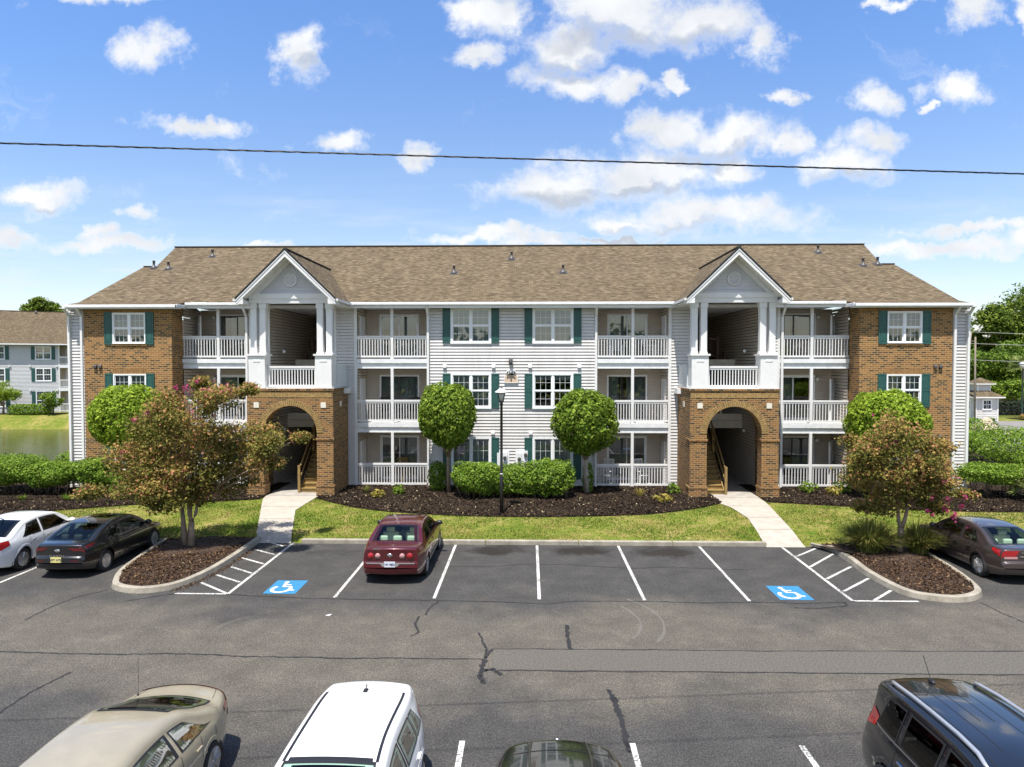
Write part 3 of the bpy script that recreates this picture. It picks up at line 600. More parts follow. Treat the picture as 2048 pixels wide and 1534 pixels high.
def sid(mb, side, a, b, at, z0, z1, holes=(), **k):
    """side: 'f' facing the viewer, 'r' facing +u, 'l' facing -u, 'b' away"""
    if side == 'f': siding(mb, (a, at), (1, 0), (0, -1), b-a, z0, z1, [(h[0]-a, h[1]-a, h[2], h[3]) for h in holes], **k)
    elif side == 'b': siding(mb, (b, at), (-1, 0), (0, 1), b-a, z0, z1, [(b-h[1], b-h[0], h[2], h[3]) for h in holes], **k)
    elif side == 'r': siding(mb, (at, a), (0, 1), (1, 0), b-a, z0, z1, [(h[0]-a, h[1]-a, h[2], h[3]) for h in holes], **k)
    else: siding(mb, (at, b), (0, -1), (-1, 0), b-a, z0, z1, [(b-h[1], b-h[0], h[2], h[3]) for h in holes], **k)
def holed(mb, a, b, z0, z1, v, holes, reveal=.12):
    zs = sorted({z0, z1, *[h[2] for h in holes], *[h[3] for h in holes]})
    for p, q in zip(zs[:-1], zs[1:]):
        for c, d in sub_iv(a, b, [(h[0], h[1]) for h in holes if h[2] < q-1e-4 and h[3] > p+1e-4]): mb.face([(c, v, p), (d, v, p), (d, v, q), (c, v, q)])
    for (c, d, p, q) in holes:
        r = v+reveal
        mb.face([(c, v, p), (d, v, p), (d, r, p), (c, r, p)]); mb.face([(c, v, q), (c, r, q), (d, r, q), (d, v, q)])
        mb.face([(c, v, p), (c, r, p), (c, r, q), (c, v, q)]); mb.face([(d, v, p), (d, v, q), (d, r, q), (d, r, p)])
# ---- window prototypes (origin: middle of the sill line, wall plane at v=0)
def window(w, h, trim, cover, gridcols=3, curtain=None, tall=False):
    mb = MB(); f = trim; d0, d1 = -.045, .06
    mb.box(-w/2, w/2, d0, d1, h-f, h); mb.box(-w/2, w/2, d0-.012, d1, 0, f); mb.box(-w/2, -w/2+f, d0, d1, f, h-f); mb.box(w/2-f, w/2, d0, d1, f, h-f)
    mb.box(-w/2-.0, w/2+.0, d0-.03, d0-.012, -.0, f*.5)
    mb.box(-.055, .055, d0+.01, d1, f, h-f)
    mid = f+(h-2*f)*(.36 if tall else .5)
    for s in (-1, 1):
        a, b_ = sorted((s*.055, s*(w/2-f)))
        mb.box(a, b_, -.012, .05, mid-.024, mid+.024)
        for (z0, z1, v) in ((f, mid-.024, .028), (mid+.024, h-f, .006)):
            fr = .032
            mb.box(a, a+fr, v-.012, v+.02, z0, z1); mb.box(b_-fr, b_, v-.012, v+.02, z0, z1); mb.box(a+fr, b_-fr, v-.012, v+.02, z0, z0+fr); mb.box(a+fr, b_-fr, v-.012, v+.02, z1-fr, z1)
            for k in range(1, gridcols):
                x = a+fr+(b_-a-2*fr)*k/gridcols; mb.box(x-.006, x+.006, v-.004, v+.006, z0+fr, z1-fr)
            zz = (z0+z1)/2; mb.box(a+fr, b_-fr, v-.0035, v+.0055, zz-.006, zz+.006)
    o = mb.build('window', M['frame'])
    for s in (-1, 1):
        a, b_ = sorted((s*.055, s*(w/2-f)))
        for (z0, z1, v) in ((f+.03, mid-.05, .0301), (mid+.05, h-f-.03, .0081)):
            g = MB(); g.face([(a+.03, v, z0), (b_-.03, v, z0), (b_-.03, v, z1), (a+.03, v, z1)]); g.build('pane', M['glass'], o)
        bm_ = MB(); zz = h-f; zb_ = h-f-(h-2*f)*cover[0 if s < 0 else 1]
        while zz > zb_+.02:
            bm_.face([(a, .10, zz-.05), (b_, .10, zz-.05), (b_, .125, zz-.004), (a, .125, zz-.004)]); zz -= .05
        if bm_.f: bm_.build('blind', M['blind'], o)
        if curtain:
            c = MB(); n_ = 26
            for k in range(n_):
                x0, x1 = a+(b_-a)*k/n_, a+(b_-a)*(k+1)/n_; c.face([(x0, .17+.02*(k % 2), f), (x1, .17+.02*((k+1) % 2), f), (x1, .17+.02*((k+1) % 2), h-f), (x0, .17+.02*(k % 2), h-f)])
            c.build('curtain', M['curtain'], o)
    return o
WIN = {}
def put_window(key, u, v, z, parent=BL_):
    if key in WIN: o = copy_tree(WIN[key], parent)
    else:
        spec = dict(A1=(1.95, 1.72, .11, (.98, .98), 3, 1), A2=(1.95, 1.72, .11, (1.0, 1.0), 3, 1), A3=(1.95, 1.72, .11, (.16, .16), 3, None), T=(1.95, 2.05, .11, (.66, .66), 3, 1),
                    B1=(1.56, 1.45, .06, (.55, .55), 3, 1), B2=(1.56, 1.45, .06, (1.0, .5), 3, 1))[key]
        o = window(*spec[:4], spec[4], spec[5], key == 'T'); o.parent = parent; WIN[key] = o
    o.location = (u, v, z); return o
def shutter_mesh(w, h):
    mb = MB(); mb.box(-w/2, w/2, -.040, 0, 0, h)
    # stiles and rails proud of the field, raised panels
    for a, b_ in ((-w/2, -w/2+.055), (w/2-.055, w/2)): mb.box(a, b_, -.055, -.0395, 0, h)
    for a, b_ in ((0, .09), (h*.5-.05, h*.5+.05), (h-.09, h)): mb.box(-w/2+.055, w/2-.055, -.054, -.0395, a, b_)
    for a, b_ in ((.12, h*.5-.08), (h*.5+.08, h-.12)): mb.box(-w/2+.085, w/2-.085, -.050, -.0395, a, b_)
    return mb
SHUT = {}
def put_shutter(w, h, u, v, z, parent=BL_):
    k = (w, h)
    if k in SHUT: o = SHUT[k].copy(); COL.objects.link(o); o.parent = parent
    else: o = shutter_mesh(w, h).build('shutter', M['shutter'], parent, bevel=.004); SHUT[k] = o
    o.location = (u, v, z); return o
LV = (.38, 3.42, 6.48)
# ---- central siding wall
mb = MB(); ch = []
for s in (-1, 1):
    for z, h in ((.72, 2.05), (4.10, 1.72), (7.20, 1.72)): ch.append((s*1.95-.86, s*1.95+.86, z+.08, z+h-.08))
sid(mb, 'f', -4.0, 4.0, 0, .46, 8.95, ch)
holed(mb, -4.0, 4.0, .3, 8.95, .03, ch, .15); mb.box(-4.02, 4.02, -.03, .03, .30, .46)
mb.build('siding_wall', M['siding'], BL_)
for s in (-1, 1):
    for z, h, key in ((.72, 2.05, 'T'), (4.10, 1.72, 'A2' if s < 0 else 'A3'), (7.20, 1.72, 'A1' if s < 0 else 'A2')):
        put_window(key, s*1.95, 0, z)
        for d in (-1.16, 1.16): put_shutter(.37, 1.66 if h < 2 else 1.98, s*1.95+d, -.022, z+.03)
# wall vents, sign lamp, meters
vm_ = MB(); vm_.box(-.085, .085, -.11, -.02, 0, .10); vm_.face([(-.085, -.11, .10), (.085, -.11, .10), (.085, -.02, .17), (-.085, -.02, .17)]); vm_.face([(-.085,-.11,.10),(-.085,-.02,.17),(-.085,-.02,.10)]); vm_.face([(.085,-.11,.10),(.085,-.02,.10),(.085,-.02,.17)])
v0 = None
for (u, z) in ((-3.2, 6.05), (-.87, 6.05), (.87, 6.05), (3.2, 6.05), (-.90, 2.88), (.90, 2.88)):
    if v0 is None: o = v0 = vm_.build('wall_vent', M['white'], BL_)
    else: o = v0.copy(); COL.objects.link(o); o.parent = BL_
    o.location = (u, 0, z)
mb = MB(); mb.lathe([(.075, 0), (.095, .03), (.095, .26), (.07, .28)], (-.05, -.14, 6.20), 14); mb.box(-.09, -.01, -.10, -.02, 6.27, 6.43); mb.build('wall_lamp', M['ventgrey'], BL_)
mb = MB()
for (u, w, z0, z1, d) in ((-.33, .22, 1.55, 2.02, .12), (-.62, .16, 1.3, 2.0, .10), (.36, .24, 1.45, 2.0, .12), (.66, .20, 1.25, 2.1, .15), (.02, .05, .8, 1.5, .06)): mb.box(u-w/2, u+w/2, -d, -.024, z0, z1)
mb.box(-.75, -.12, -.05, -.0235, 1.2, 2.1); mb.box(.18, .80, -.049, -.0235, 1.15, 2.15)
mb.build('meter_box', M['whitedirty'], BL_)
for (u, z) in ((-.33, 1.78), (.36, 1.72), (.66, 1.92), (.66, 1.5)): mb = MB(); mb.lathe([(.085, 0), (.085, -.07), (.06, -.10)], (u, -.15, z), 14, 'y'); mb.build('electric_meter', M['ventgrey'], BL_)

# ---- both halves
def mir(s):
    def b(mb, u0, u1, *r): mb.box(min(s*u0, s*u1), max(s*u0, s*u1), *r)
    return b
RAIL = {}
def railing(a, b_, post, z0, v, height=1.10, parent=BL_, skip_post=False):
    key = (round(b_-a, 3), round(post-a, 3) if post is not None else None, height)
    if key in RAIL:
        o = RAIL[key].copy(); COL.objects.link(o); o.parent = parent; o.location = (a, v, z0); return o
    mb = MB(); w = b_-a; segs = [(0, w)] if post is None else [(0, post-a-.075), (post-a+.075, w)]
    for p, q in segs:
        mb.box(p, q, -.05, .05, height-.085, height); mb.box(p, q, -.03, .03, height-.16, height-.0855); mb.box(p, q, -.03, .03, .07, .155)
        n_ = int((q-p)/.128); st = (q-p)/n_
        for k in range(n_): x = p+(k+.5)*st; mb.box(x-.019, x+.019, -.019, .019, .1555, height-.1605)
    o = mb.build('balcony_railing', M['white'], parent, loc=(a, v, z0)); RAIL[key] = o; return o
def patio_door(u, v, z, w, h, style, parent=BL_):
    mb = MB(); f = .075
    mb.box(-w/2, w/2, -.03, .06, h-f, h); mb.box(-w/2, -w/2+f, -.03, .06, 0, h-f); mb.box(w/2-f, w/2, -.03, .06, 0, h-f); mb.box(-w/2+f, w/2-f, -.03, .06, 0, .05)
    o = mb.build('sliding_door', M['frame'], parent, loc=(u, v, z))
    for s, vv in ((-1, .035), (1, .008)):
        a, b_ = sorted((s*-.03, s*(w/2-f))); fr = MB()
        mtl = M['ventgrey'] if style % 2 else M['frame']
        for p, q in ((a, a+.05), (b_-.05, b_)): fr.box(p, q, vv-.015, vv+.015, .05, h-f)
        fr.box(a+.05, b_-.05, vv-.014, vv+.014, h-f-.05, h-f); fr.box(a+.05, b_-.05, vv-.014, vv+.014, .05, .12)
        fr.build('door_sash', mtl, o)
        g = MB(); g.face([(a+.05, vv, .12), (b_-.05, vv, .12), (b_-.05, vv, h-f-.05), (a+.05, vv, h-f-.05)]); g.build('pane', M['doorglass'], o)
    # vertical blinds, part drawn
    bl = MB(); x = -w/2+f; rng = random.Random(style*7+1); x1 = w/2-f
    opening = {0: (.30, .48), 1: (2, 2), 2: (.05, .45), 3: (.55, .95), 4: (.42, .6), 5: (.15, .3), 6: (.7, .98)}[style % 7]
    while x < x1-.08:
        q = (x+w/2)/w
        if not (opening[0] < q < opening[1]): bl.face([(x, .14, .08), (x+.085, .14+rng.uniform(.01, .04), .08), (x+.085, .16+rng.uniform(-.01, .02), h-.14), (x, .14, h-.14)])
        x += .088
    bl.build('vertical_blind', M['blind'] if style % 3 else M['curtain'], o)
    return o
def part_door(kind, parent, loc, rot):
    mb = MB(); mb.box(-.40, .40, -.03, .03, 0, 2.03); mb.box(-.47, -.4005, -.045, .03, 0, 2.10); mb.box(.4005, .47, -.045, .03, 0, 2.10); mb.box(-.4, .4, -.045, .03, 2.031, 2.10)
    if kind == 'glazed':
        for k in range(4): mb.box(-.24+k*.16-.012, -.24+k*.16+.012, -.042, -.0305, .95, 1.80)
        mb.box(-.25, .25, -.042, -.0305, .92, .95); mb.box(-.25, .25, -.042, -.0305, 1.80, 1.83)
    o = mb.build('storage_door', M['white'], parent, loc=loc); o.rotation_euler = (0, 0, rot)
    if kind == 'glazed':
        g = MB(); g.face([(-.23, -.032, .95), (.23, -.032, .95), (.23, -.032, 1.8), (-.23, -.032, 1.8)]); g.build('pane', M['dark'], o)
    h = MB(); h.sphere((.33, -.06, 1.0), .03, 8, 6); h.build('door_knob', M['ventgrey'], o)
def dome_light(parent, loc):
    mb = MB(); mb.lathe([(.07, 0), (.07, -.05), (.05, -.06)], loc, 12, 'y'); o = mb.build('porch_light', M['black'], parent)
    g = MB(); g.sphere((loc[0], loc[1]-.12, loc[2]-.04), .085, 12, 8); g.build('light_globe', M['lampwhite'], o)
stylec = [0]
for s in (-1, 1):
    bx = mir(s)
    # brick end wing
    hl = [tuple(sorted((s*(17.86-.75), s*(17.86+.75))))+(z+.03, z+1.42) for z in (1.20, 4.32, 7.18)]
    mb = MB(); a, b_ = sorted((s*15.85, s*20.02)); holed(mb, a, b_, .25, 8.62, -1.0, hl)
    for u in (15.85, 20.02): mb.face([(s*u, -1.0, .25), (s*u, (0 if u < 16 else -.8), .25), (s*u, (0 if u < 16 else -.8), 8.95), (s*u, -1.0, 8.95)])
    mb.build('brick_wall', M['brick'], BL_, uv=True)
    # soldier courses as real bricks, a hair proud
    for (u, ue, z0_, z1_, f_) in ((15.845, 20.0, 8.62, 8.86, 1.006), (17.04, 18.66, 5.77, 6.02, 1.012), (17.04, 18.66, 2.65, 2.90, 1.012)):
        mb = MB()
        while u < ue: bx(mb, u+.006, u+.078, -f_, -.98, z0_, z1_); u += .084
        mb.build('soldier_course', M['soldier'], BL_)
    mb = MB(); bx(mb, 15.84, 20.02, -.995, -.97, 8.61, 8.95); mb.build('mortar_bed', plain('mortar', (.36, .27, .15), .9) if s < 0 else bpy.data.materials['mortar'], BL_)
    for z in (1.20, 4.32, 7.18):
        mb = MB(); u = 17.86-.84
        while u < 17.86+.80: bx(mb, u+.005, u+.079, -1.05, -.985, z-.09, z-.004); u += .084
        mb.build('brick_sill', M['soldier'], BL_)
    for z, key in ((1.20, 'B1'), (4.32, 'B1' if s < 0 else 'B2'), (7.18, 'B2' if s < 0 else 'B1')):
        put_window(key, s*17.86, -1.0, z)
        for d in (-.98, .98): put_shutter(.38, 1.52, s*17.86+d, -1.0, z-.04)
    for z in (6.05, 2.85):
        for du in (0, .24): mb = MB(); u = s*(19.25+du); mb.box(u-.075, u+.075, -1.10, -1.0, z, z+.09); mb.face([(u-.075, -1.10, z+.09), (u+.075, -1.10, z+.09), (u+.075, -1.0, z+.16), (u-.075, -1.0, z+.16)]); mb.build('dryer_vent', M['ventgrey'], BL_)
    # recessed siding strip, corner board, side wall
    mb = MB(); a, b_ = sorted((s*20.02, s*20.80)); sid(mb, 'f', a, b_, -.83, .35, 8.95); sid(mb, 'r' if s > 0 else 'l', -.83, 15, s*20.80, .35, 8.95); mb.face([(a, -.80, .3), (b_, -.80, .3), (b_, -.80, 8.95), (a, -.80, 8.95)]); mb.face([(s*20.77, -.8, .3), (s*20.77, 15, .3), (s*20.77, 15, 8.95), (s*20.77, -.8, 8.95)])
    mb.build('end_siding', M['siding'], BL_)
    for q_ in ((20.72, 20.845, -.88, -.78), (7.40, 7.54, -.04, .02), (8.40, 8.50, -.04, .02), (11.6, 11.7, -.04, .02), (12.5, 12.62, -.04, .02), (3.93, 4.05, -.045, .02)):
        mb = MB(); bx(mb, *q_, .35, 8.95)
        if q_[0] > 20: bx(mb, 20.80, 20.844, -.78, -.66, .35, 8.95)
        mb.build('corner_board', M['white'], BL_)
    # siding between balconies and breezeway
    for p, q in ((7.54, 8.40), (11.7, 12.5)):
        mb = MB(); a, b_ = sorted((s*p, s*q)); sid(mb, 'f', a, b_, 0, .35, 8.95); mb.face([(a, .03, .3), (b_, .03, .3), (b_, .03, 8.95), (a, .03, 8.95)]); mb.build('siding_panel', M['siding'], BL_)
    # balconies: inner and outer stacks
    for (p, q, post, dc, dw, dside) in ((4.05, 7.40, 5.72, 5.72, 2.0, 1), (12.62, 15.83, 14.10, 13.95, 2.15, 1)):
        a, b_ = sorted((s*p, s*q)); mb = MB()
        dh = [tuple(sorted((s*(dc-dw/2+.04), s*(dc+dw/2-.04))))+(z, z+2.22) for z in LV]
        sid(mb, 'f', a, b_, 1.8, .35, 8.95, dh); holed(mb, a, b_, .3, 8.95, 1.83, dh, .05)
        sid(mb, 'r', 0, 1.8, a, .35, 8.95); sid(mb, 'l', 0, 1.8, b_, .35, 8.95)
        mb.build('balcony_wall', M['porch_siding'], BL_)
        for li, z in enumerate(LV):
            mb = MB()
            if li:
                mb.box(a, b_, -.10, 1.8, z-.20, z); mb.box(a, b_, -.03, .12, z-.46, z-.2005); mb.box(a, b_, -.06, -.0305, z-.46, z-.40); mb.box(a, b_, .1205, 1.8, z-.26, z-.2005)
            else: mb.box(a, b_, -.05, 1.8, .2, z)
            mb.build('balcony_deck', M['whitedirty'] if li else M['concrete'], BL_)
            ztop = (LV[li+1]-.46) if li < 2 else 8.95
            mb = MB(); mb.box(s*post-.065, s*post+.065, -.065, .065, z, ztop); mb.box(s*post-.075, s*post+.075, -.075, .075, z, z+.06); mb.build('balcony_post', M['white'], BL_)
            railing(a, b_, s*post, z+.0, -.01)
            patio_door(s*dc, 1.8, z+.02, dw, 2.24, stylec[0], BL_); stylec[0] += 1
            if p < 10: part_door('plain', BL_, (s*(7.36), .9, z), s*R(90)); 
            else:
                part_door('glazed', BL_, (s*15.55, 1.1, z), s*R(58)); dome_light(BL_, (s*15.1, 1.78, z+2.12))
                mb = MB(); mb.box(s*15.1-.02, s*15.1+.02, 1.755, 1.78, z, z+2.05); mb.build('conduit', M['porch_siding'], BL_)
    # breezeway
    a, b_ = sorted((s*8.50, s*11.60)); mb = MB(); sid(mb, 'r', 0, 9, a, .35, 8.95); sid(mb, 'l', 0, 9, b_, .35, 8.95); sid(mb, 'f', a, b_, 9, .35, 8.95)
    mb.build('breezeway_wall', M['porch_siding'], BL_)
    mb = MB(); mb.box(a, b_, -2.45, 9, .2, .372); mb.build('breezeway_floor', M['concrete'], BL_)
    mb = MB(); mb.box(a, b_, 2.2, 9, 3.0, 3.38); mb.build('landing', M['cream'], BL_); mb = MB(); mb.box(a, b_, 3.5, 9, 6.05, 6.46); mb.build('landing', M['cream'], BL_)
    mb = MB(); mb.box(a, b_, -.02, 9, 8.96, 9.0); mb.build('breezeway_ceiling', M['white'], BL_)
    mb = MB(); bx(mb, 8.5, 10.6, 3.52, 3.60, 7.50, 7.60); bx(mb, 8.5, 10.6, 3.53, 3.59, 6.62, 6.70); bx(mb, 10.6, 10.74, 3.48, 3.62, 6.47, 7.75)
    u = 8.6
    while u < 10.55: bx(mb, u, u+.04, 3.54, 3.58, 6.70, 7.50); u += .13
    bx(mb, 11.0, 11.12, 3.48, 3.6, 6.47, 6.9); mb.build('landing_railing', M['darkwood'], BL_)
    mb = MB(); bx(mb, 9.75, 11.55, 2.14, 2.19, 3.40, 3.72); bx(mb, 10.45, 10.55, 2.12, 2.2, 3.385, 4.4); mb.build('landing_panel', M['cream'], BL_)
    dome_light(BL_, (s*11.25, 1.0, 6.9)); dome_light(BL_, (s*11.25, 1.0, 3.05))
    # stairs up to the first landing
    mb = MB()
    for k in range(16): bx(mb, 8.53, 9.58, -1.72+.24*k, -1.72+.24*k+.29, .38+.19*(k+1)-.045, .38+.19*(k+1)); bx(mb, 8.54, 9.57, -1.72+.24*k+.03, -1.72+.24*k+.05, .38+.19*k, .38+.19*(k+1)-.046)
    for u in (8.53, 9.60): mb.bar((s*u, -1.62, .44), (s*u, 2.2, 3.45), .045, .28)
    mb.build('stair_flight', M['deckwood'], BL_)
    for q_ in ((-1.80, -1.69, .37, 1.62), (.35, .46, 2.0, 3.2)): mb = MB(); mb.box(s*9.66-.055, s*9.66+.055, *q_); mb.build('newel_post', M['deckwood'], BL_)
    mb = MB(); mb.bar((s*9.66, -1.68, 1.45), (s*9.66, 2.2, 4.5), .045, .12); mb.bar((s*9.66, -1.68, .95), (s*9.66, 2.2, 4.0), .04, .09); mb.build('stair_handrail', M['deckwood'], BL_)
    # ---------------- arched brick porch
    c = s*9.79; W2 = 1.93; rr = 1.19; zs = 3.19
    def arch_plate(mb, v, face):
        A = [(c+rr*math.cos(t), zs+rr*math.sin(t)) for t in np.linspace(0, math.pi, 29)]
        ztop = 4.98
        for (x0, x1) in ((c-W2, c-rr), (c+rr, c+W2)): mb.face([(x0, v, .25), (x1, v, .25), (x1, v, zs), (x0, v, zs)])
        for (p, q) in zip(A[:-1], A[1:]): mb.face([(q[0], v, q[1]), (p[0], v, p[1]), (p[0], v, ztop), (q[0], v, ztop)])
        mb.face([(c-W2, v, zs), (c-rr, v, zs), (c-rr, v, ztop), (c-W2, v, ztop)]); mb.face([(c+rr, v, zs), (c+W2, v, zs), (c+W2, v, ztop), (c+rr, v, ztop)])
        return A
    mb = MB(); A = arch_plate(mb, -2.5, 0); arch_plate(mb, -1.95, 1)
    for (p, q) in zip(A[:-1], A[1:]): mb.face([(p[0], -2.5, p[1]), (q[0], -2.5, q[1]), (q[0], -1.95, q[1]), (p[0], -1.95, p[1])])
    for x in (c-rr, c+rr): mb.face([(x, -2.5, .25), (x, -1.95, .25), (x, -1.95, zs), (x, -2.5, zs)])
    for sx in (-1, 1):
        x = c+sx*W2
        mb.face([(x, -2.5, .25), (x, -1.9, .25), (x, -1.9, 4.98), (x, -2.5, 4.98)]); mb.face([(x, -1.9, .25), (x, -.02, .25), (x, -.02, 4.98), (x, -1.9, 4.98)])
        xi = c+sx*(W2-.2); mb.face([(xi, -1.95, .25), (xi, -.02, .25), (xi, -.02, 4.98), (xi, -1.95, 4.98)])
    mb.box(c-W2, c+W2, -2.5, -.02, 4.98, 5.06)
    mb.build('brick_arch', M['brickporch'], BL_, uv=True)
    # base and capital bands, cornice course, arch ring
    for (x0, x1) in ((c-W2, c-rr), (c+rr, c+W2)):
        mb = MB()
        for z0, z1, e in ((.25, .78, .035), (.78, .86, .055), (2.86, 2.95, .04)):
            if z0 > 2: mb.build('brick_band', M['brickporch'], BL_, uv=True); mb = MB()
            mb.box(x0-e, x1+e, -2.5-e, -1.95+e*.5, z0, z1)
        mb.build('brick_band', M['brickporch'], BL_, uv=True)
    mb = MB(); mb.box(c-W2-.035, c+W2+.035, -2.54, -.03, 5.06, 5.15)
    mb.build('brick_band', M['brickporch'], BL_, uv=True)
    mb = MB(); n_ = 44
    for k in range(n_):
        t0, t1 = math.pi*k/n_+.008, math.pi*(k+1)/n_-.008; r0, r1 = rr+.002, rr+.27
        P = [(c+r*math.cos(t), zs+r*math.sin(t)) for r, t in ((r0, t0), (r1, t0), (r1, t1), (r0, t1))]
        f_ = [(x, -2.525, z) for x, z in P]; b4 = [(x, -2.49, z) for x, z in P]
        mb.face(f_[::-1]); [mb.face([f_[i], f_[(i+1) % 4], b4[(i+1) % 4], b4[i]]) for i in range(4)]
    u = c-W2+.03
    while u < c+W2-.06: mb.box(u, u+.072, -2.512, -2.49, 4.76, 4.97); u += .082
    mb.build('arch_ring', plain('arch_brick', (.31, .20, .075), .85, var=.4, scale=8) if s < 0 else bpy.data.materials['arch_brick'], BL_)
    for sx in (-1, 1): mb = MB(); mb.box(c+sx*1.5-.115, c+sx*1.5+.115, -2.53, -2.49, 4.3, 4.54); mb.build('stone_inlay', M['cream'], BL_)
    mb = MB(); mb.box(c+(-s)*W2-.03, c+(-s)*W2+.03, -1.45, -1.22, 4.3, 4.54); mb.build('stone_inlay', M['cream'], BL_)
    mb = MB(); mb.box(c-W2+.0, c+W2, -2.45, -.03, 5.151, 5.18); mb.build('porch_deck', M['whitedirty'], BL_)
    # pedestals, columns
    for sx in (-1, 1):
        pc = c+sx*1.49; mb = MB(); mb.box(pc-.40, pc+.40, -2.50, -1.75, 5.152, 5.24); mb.box(pc-.37, pc+.37, -2.46, -1.78, 5.24, 6.60); mb.box(pc-.43, pc+.43, -2.52, -1.72, 6.60, 6.68); mb.box(pc-.16, pc+.16, -2.475, -2.45, 6.33, 6.42); mb.box(pc-.012, pc+.012, -2.466, -2.45, 5.24, 6.3)
        mb.build('column_pedestal', M['white'], BL_, bevel=.006)
        for d in (-.205, .205):
            mb = MB(); x = pc+d; mb.box(x-.135, x+.135, -2.25, -1.98, 6.68, 8.72); mb.box(x-.165, x+.165, -2.28, -1.95, 8.72, 8.94); mb.box(x-.155, x+.155, -2.27, -1.96, 6.681, 6.78)
            mb.build('porch_column', M['white'], BL_, bevel=.006)
    o = railing(c-1.09, c+1.09, None, 5.15, -2.18, 1.0); o.name = 'porch_railing'
    mb = MB(); x = c-s*1.86
    mb.box(x-.04, x+.04, -1.75, -.02, 5.2, 6.14); mb.box(x-.06, x+.06, -1.76, -.02, 6.14, 6.2)
    mb.build('porch_side_panel', M['band'], BL_)
    mb = MB(); mb.box(c-s*W2-(.18 if s > 0 else 0), c-s*W2+(.18 if s < 0 else 0), -.75, -.03, 4.86, 5.12); mb.build('trim_block', M['white'], BL_)
    # entablature and gable
    mb = MB(); mb.box(c-1.87, c+1.87, -2.32, -1.92, 8.94, 9.14); mb.box(c-1.89, c+1.89, -2.36, -1.90, 9.14, 9.36); mb.box(c-1.87, c-1.6, -1.92, -.02, 8.945, 9.14); mb.box(c+1.6, c+1.87, -1.92, -.02, 8.945, 9.14)
    for sx in (-1, 1):   # frieze boards under the rake
        q = [(c+sx*1.89, 9.36), (c+sx*1.52, 9.36), (c, 10.86), (c, 11.16)] ; q = [(c+sx*1.75, 9.36), (c+sx*1.42, 9.36), (c, 10.74), (c, 11.08)]
        f_ = [(x, -2.30, z) for x, z in q]; g_ = [(x, -2.2, z) for x, z in q]; mb.face(f_); [mb.face([f_[i], f_[(i+1) % 4], g_[(i+1) % 4], g_[i]]) for i in range(4)]
    mb.build('entablature', M['white'], BL_)
    mb = MB(); z = 9.36
    while z < 10.8:
        z1 = min(z+.148, 10.84); h0 = (10.86-z)*.98; h1 = (10.86-z1)*.98; mb.face([(c-h0, -2.245, z), (c+h0, -2.245, z), (c+h1, -2.222, z1), (c-h1, -2.222, z1)]); mb.face([(c-h0, -2.2, z), (c+h0, -2.2, z), (c+h0, -2.245, z), (c-h0, -2.245, z)]); z += .148
    mb.build('gable_siding', M['gable_siding'], BL_)
    mb = MB(); mb.lathe([(.30, 0), (.30, -.05), (.235, -.06), (.235, -.02), (0, -.02)], (c, -2.235, 9.97), 32, 'y')
    for k in range(7): zz = -.19+k*.062; hw = math.sqrt(max(.235**2-zz*zz, 0)); mb.face([(c-hw, -2.29, 9.97+zz-.02), (c+hw, -2.29, 9.97+zz-.02), (c+hw, -2.26, 9.97+zz+.03), (c-hw, -2.26, 9.97+zz+.03)])
    mb.build('gable_vent', M['white'], BL_)
    # gable roof, rakes, returns
    zr, ze, hw = 11.24, 9.10, 2.20; vf = -2.98
    for sx in (-1, 1):
        mb = MB(); top = [(c, vf, zr), (c+sx*hw, vf, ze), (c+sx*hw, -.6, ze), (c, 3.78, zr)]; lo = [(x, v, z-.06) for x, v, z in top]
        mb.face(top); mb.face(lo[::-1]); mb.face([top[0], lo[0], lo[1], top[1]]); mb.face([top[1], lo[1], lo[2], top[2]])
        mb.build('gable_roof', M['shingle'], BL_, uv=True)
        mb = MB(); n_ = Vector((sx*(zr-ze), 0, hw)).normalized()
        q = [(c, zr-.065), (c+sx*hw, ze-.065), (c+sx*hw, ze-.27), (c, zr-.33)]
        f_ = [(x, vf+.02, z) for x, z in q]; g_ = [(x, vf+.06, z) for x, z in q]; mb.face(f_); [mb.face([f_[i], f_[(i+1) % 4], g_[(i+1) % 4], g_[i]]) for i in range(4)]
        q2 = [(c, zr-.064), (c+sx*hw, ze-.064), (c+sx*hw, ze-.13), (c, zr-.13)]; mb.face([(x, vf-.005, z) for x, z in q2]); mb.face([(q2[2][0], vf-.005, q2[2][1]), (q2[3][0], vf-.005, q2[3][1]), (q2[3][0], vf+.02, q2[3][1]), (q2[2][0], vf+.02, q2[2][1])])
        mb.face([(c, vf+.05, zr-.28), (c+sx*hw, vf+.05, ze-.2), (c+sx*hw, -.2, ze-.2), (c, -.2, zr-.28)])   # soffit
        x0, x1 = sorted((c+sx*1.86, c+sx*hw)); mb.box(x0, x1, vf+.03, -2.37, 8.86, 9.04); mb.face([(c+sx*1.86, vf+.035, 9.04), (c+sx*hw, vf+.035, 9.04), (c+sx*1.86, vf+.035, 9.34)])
        mb.box(x0, x1, -2.37, -.3, 8.92, 8.96)
        mb.build('rake_board', M['white'], BL_)
        mb = MB(); x = c+sx*(hw+.05); mb.box(x-.06, x+.06, vf+.02, -.55, 8.98, 9.08); mb.build('gutter', M['white'], BL_)
        mb = MB(); mb.bar((c+sx*.005, vf-.01, zr+.0), (c+sx*(hw+.01), vf-.01, ze), .03, .05); mb.build('drip_edge', M['black'], BL_)
    mb = MB(); mb.bar((c, vf, zr+.01), (c, 3.8, zr+.01), .16, .05); mb.build('ridge_cap', M['ridge'], BL_)
    # eaves, gutters, downspouts
    mb = MB(); bx(mb, 15.42, 20.62, -1.50, -1.38, 8.83, 8.965); bx(mb, 15.39, 15.45, -1.40, -.55, 8.84, 9.0); mb.build('gutter', M['whitedirty'], BL_, bevel=.02)
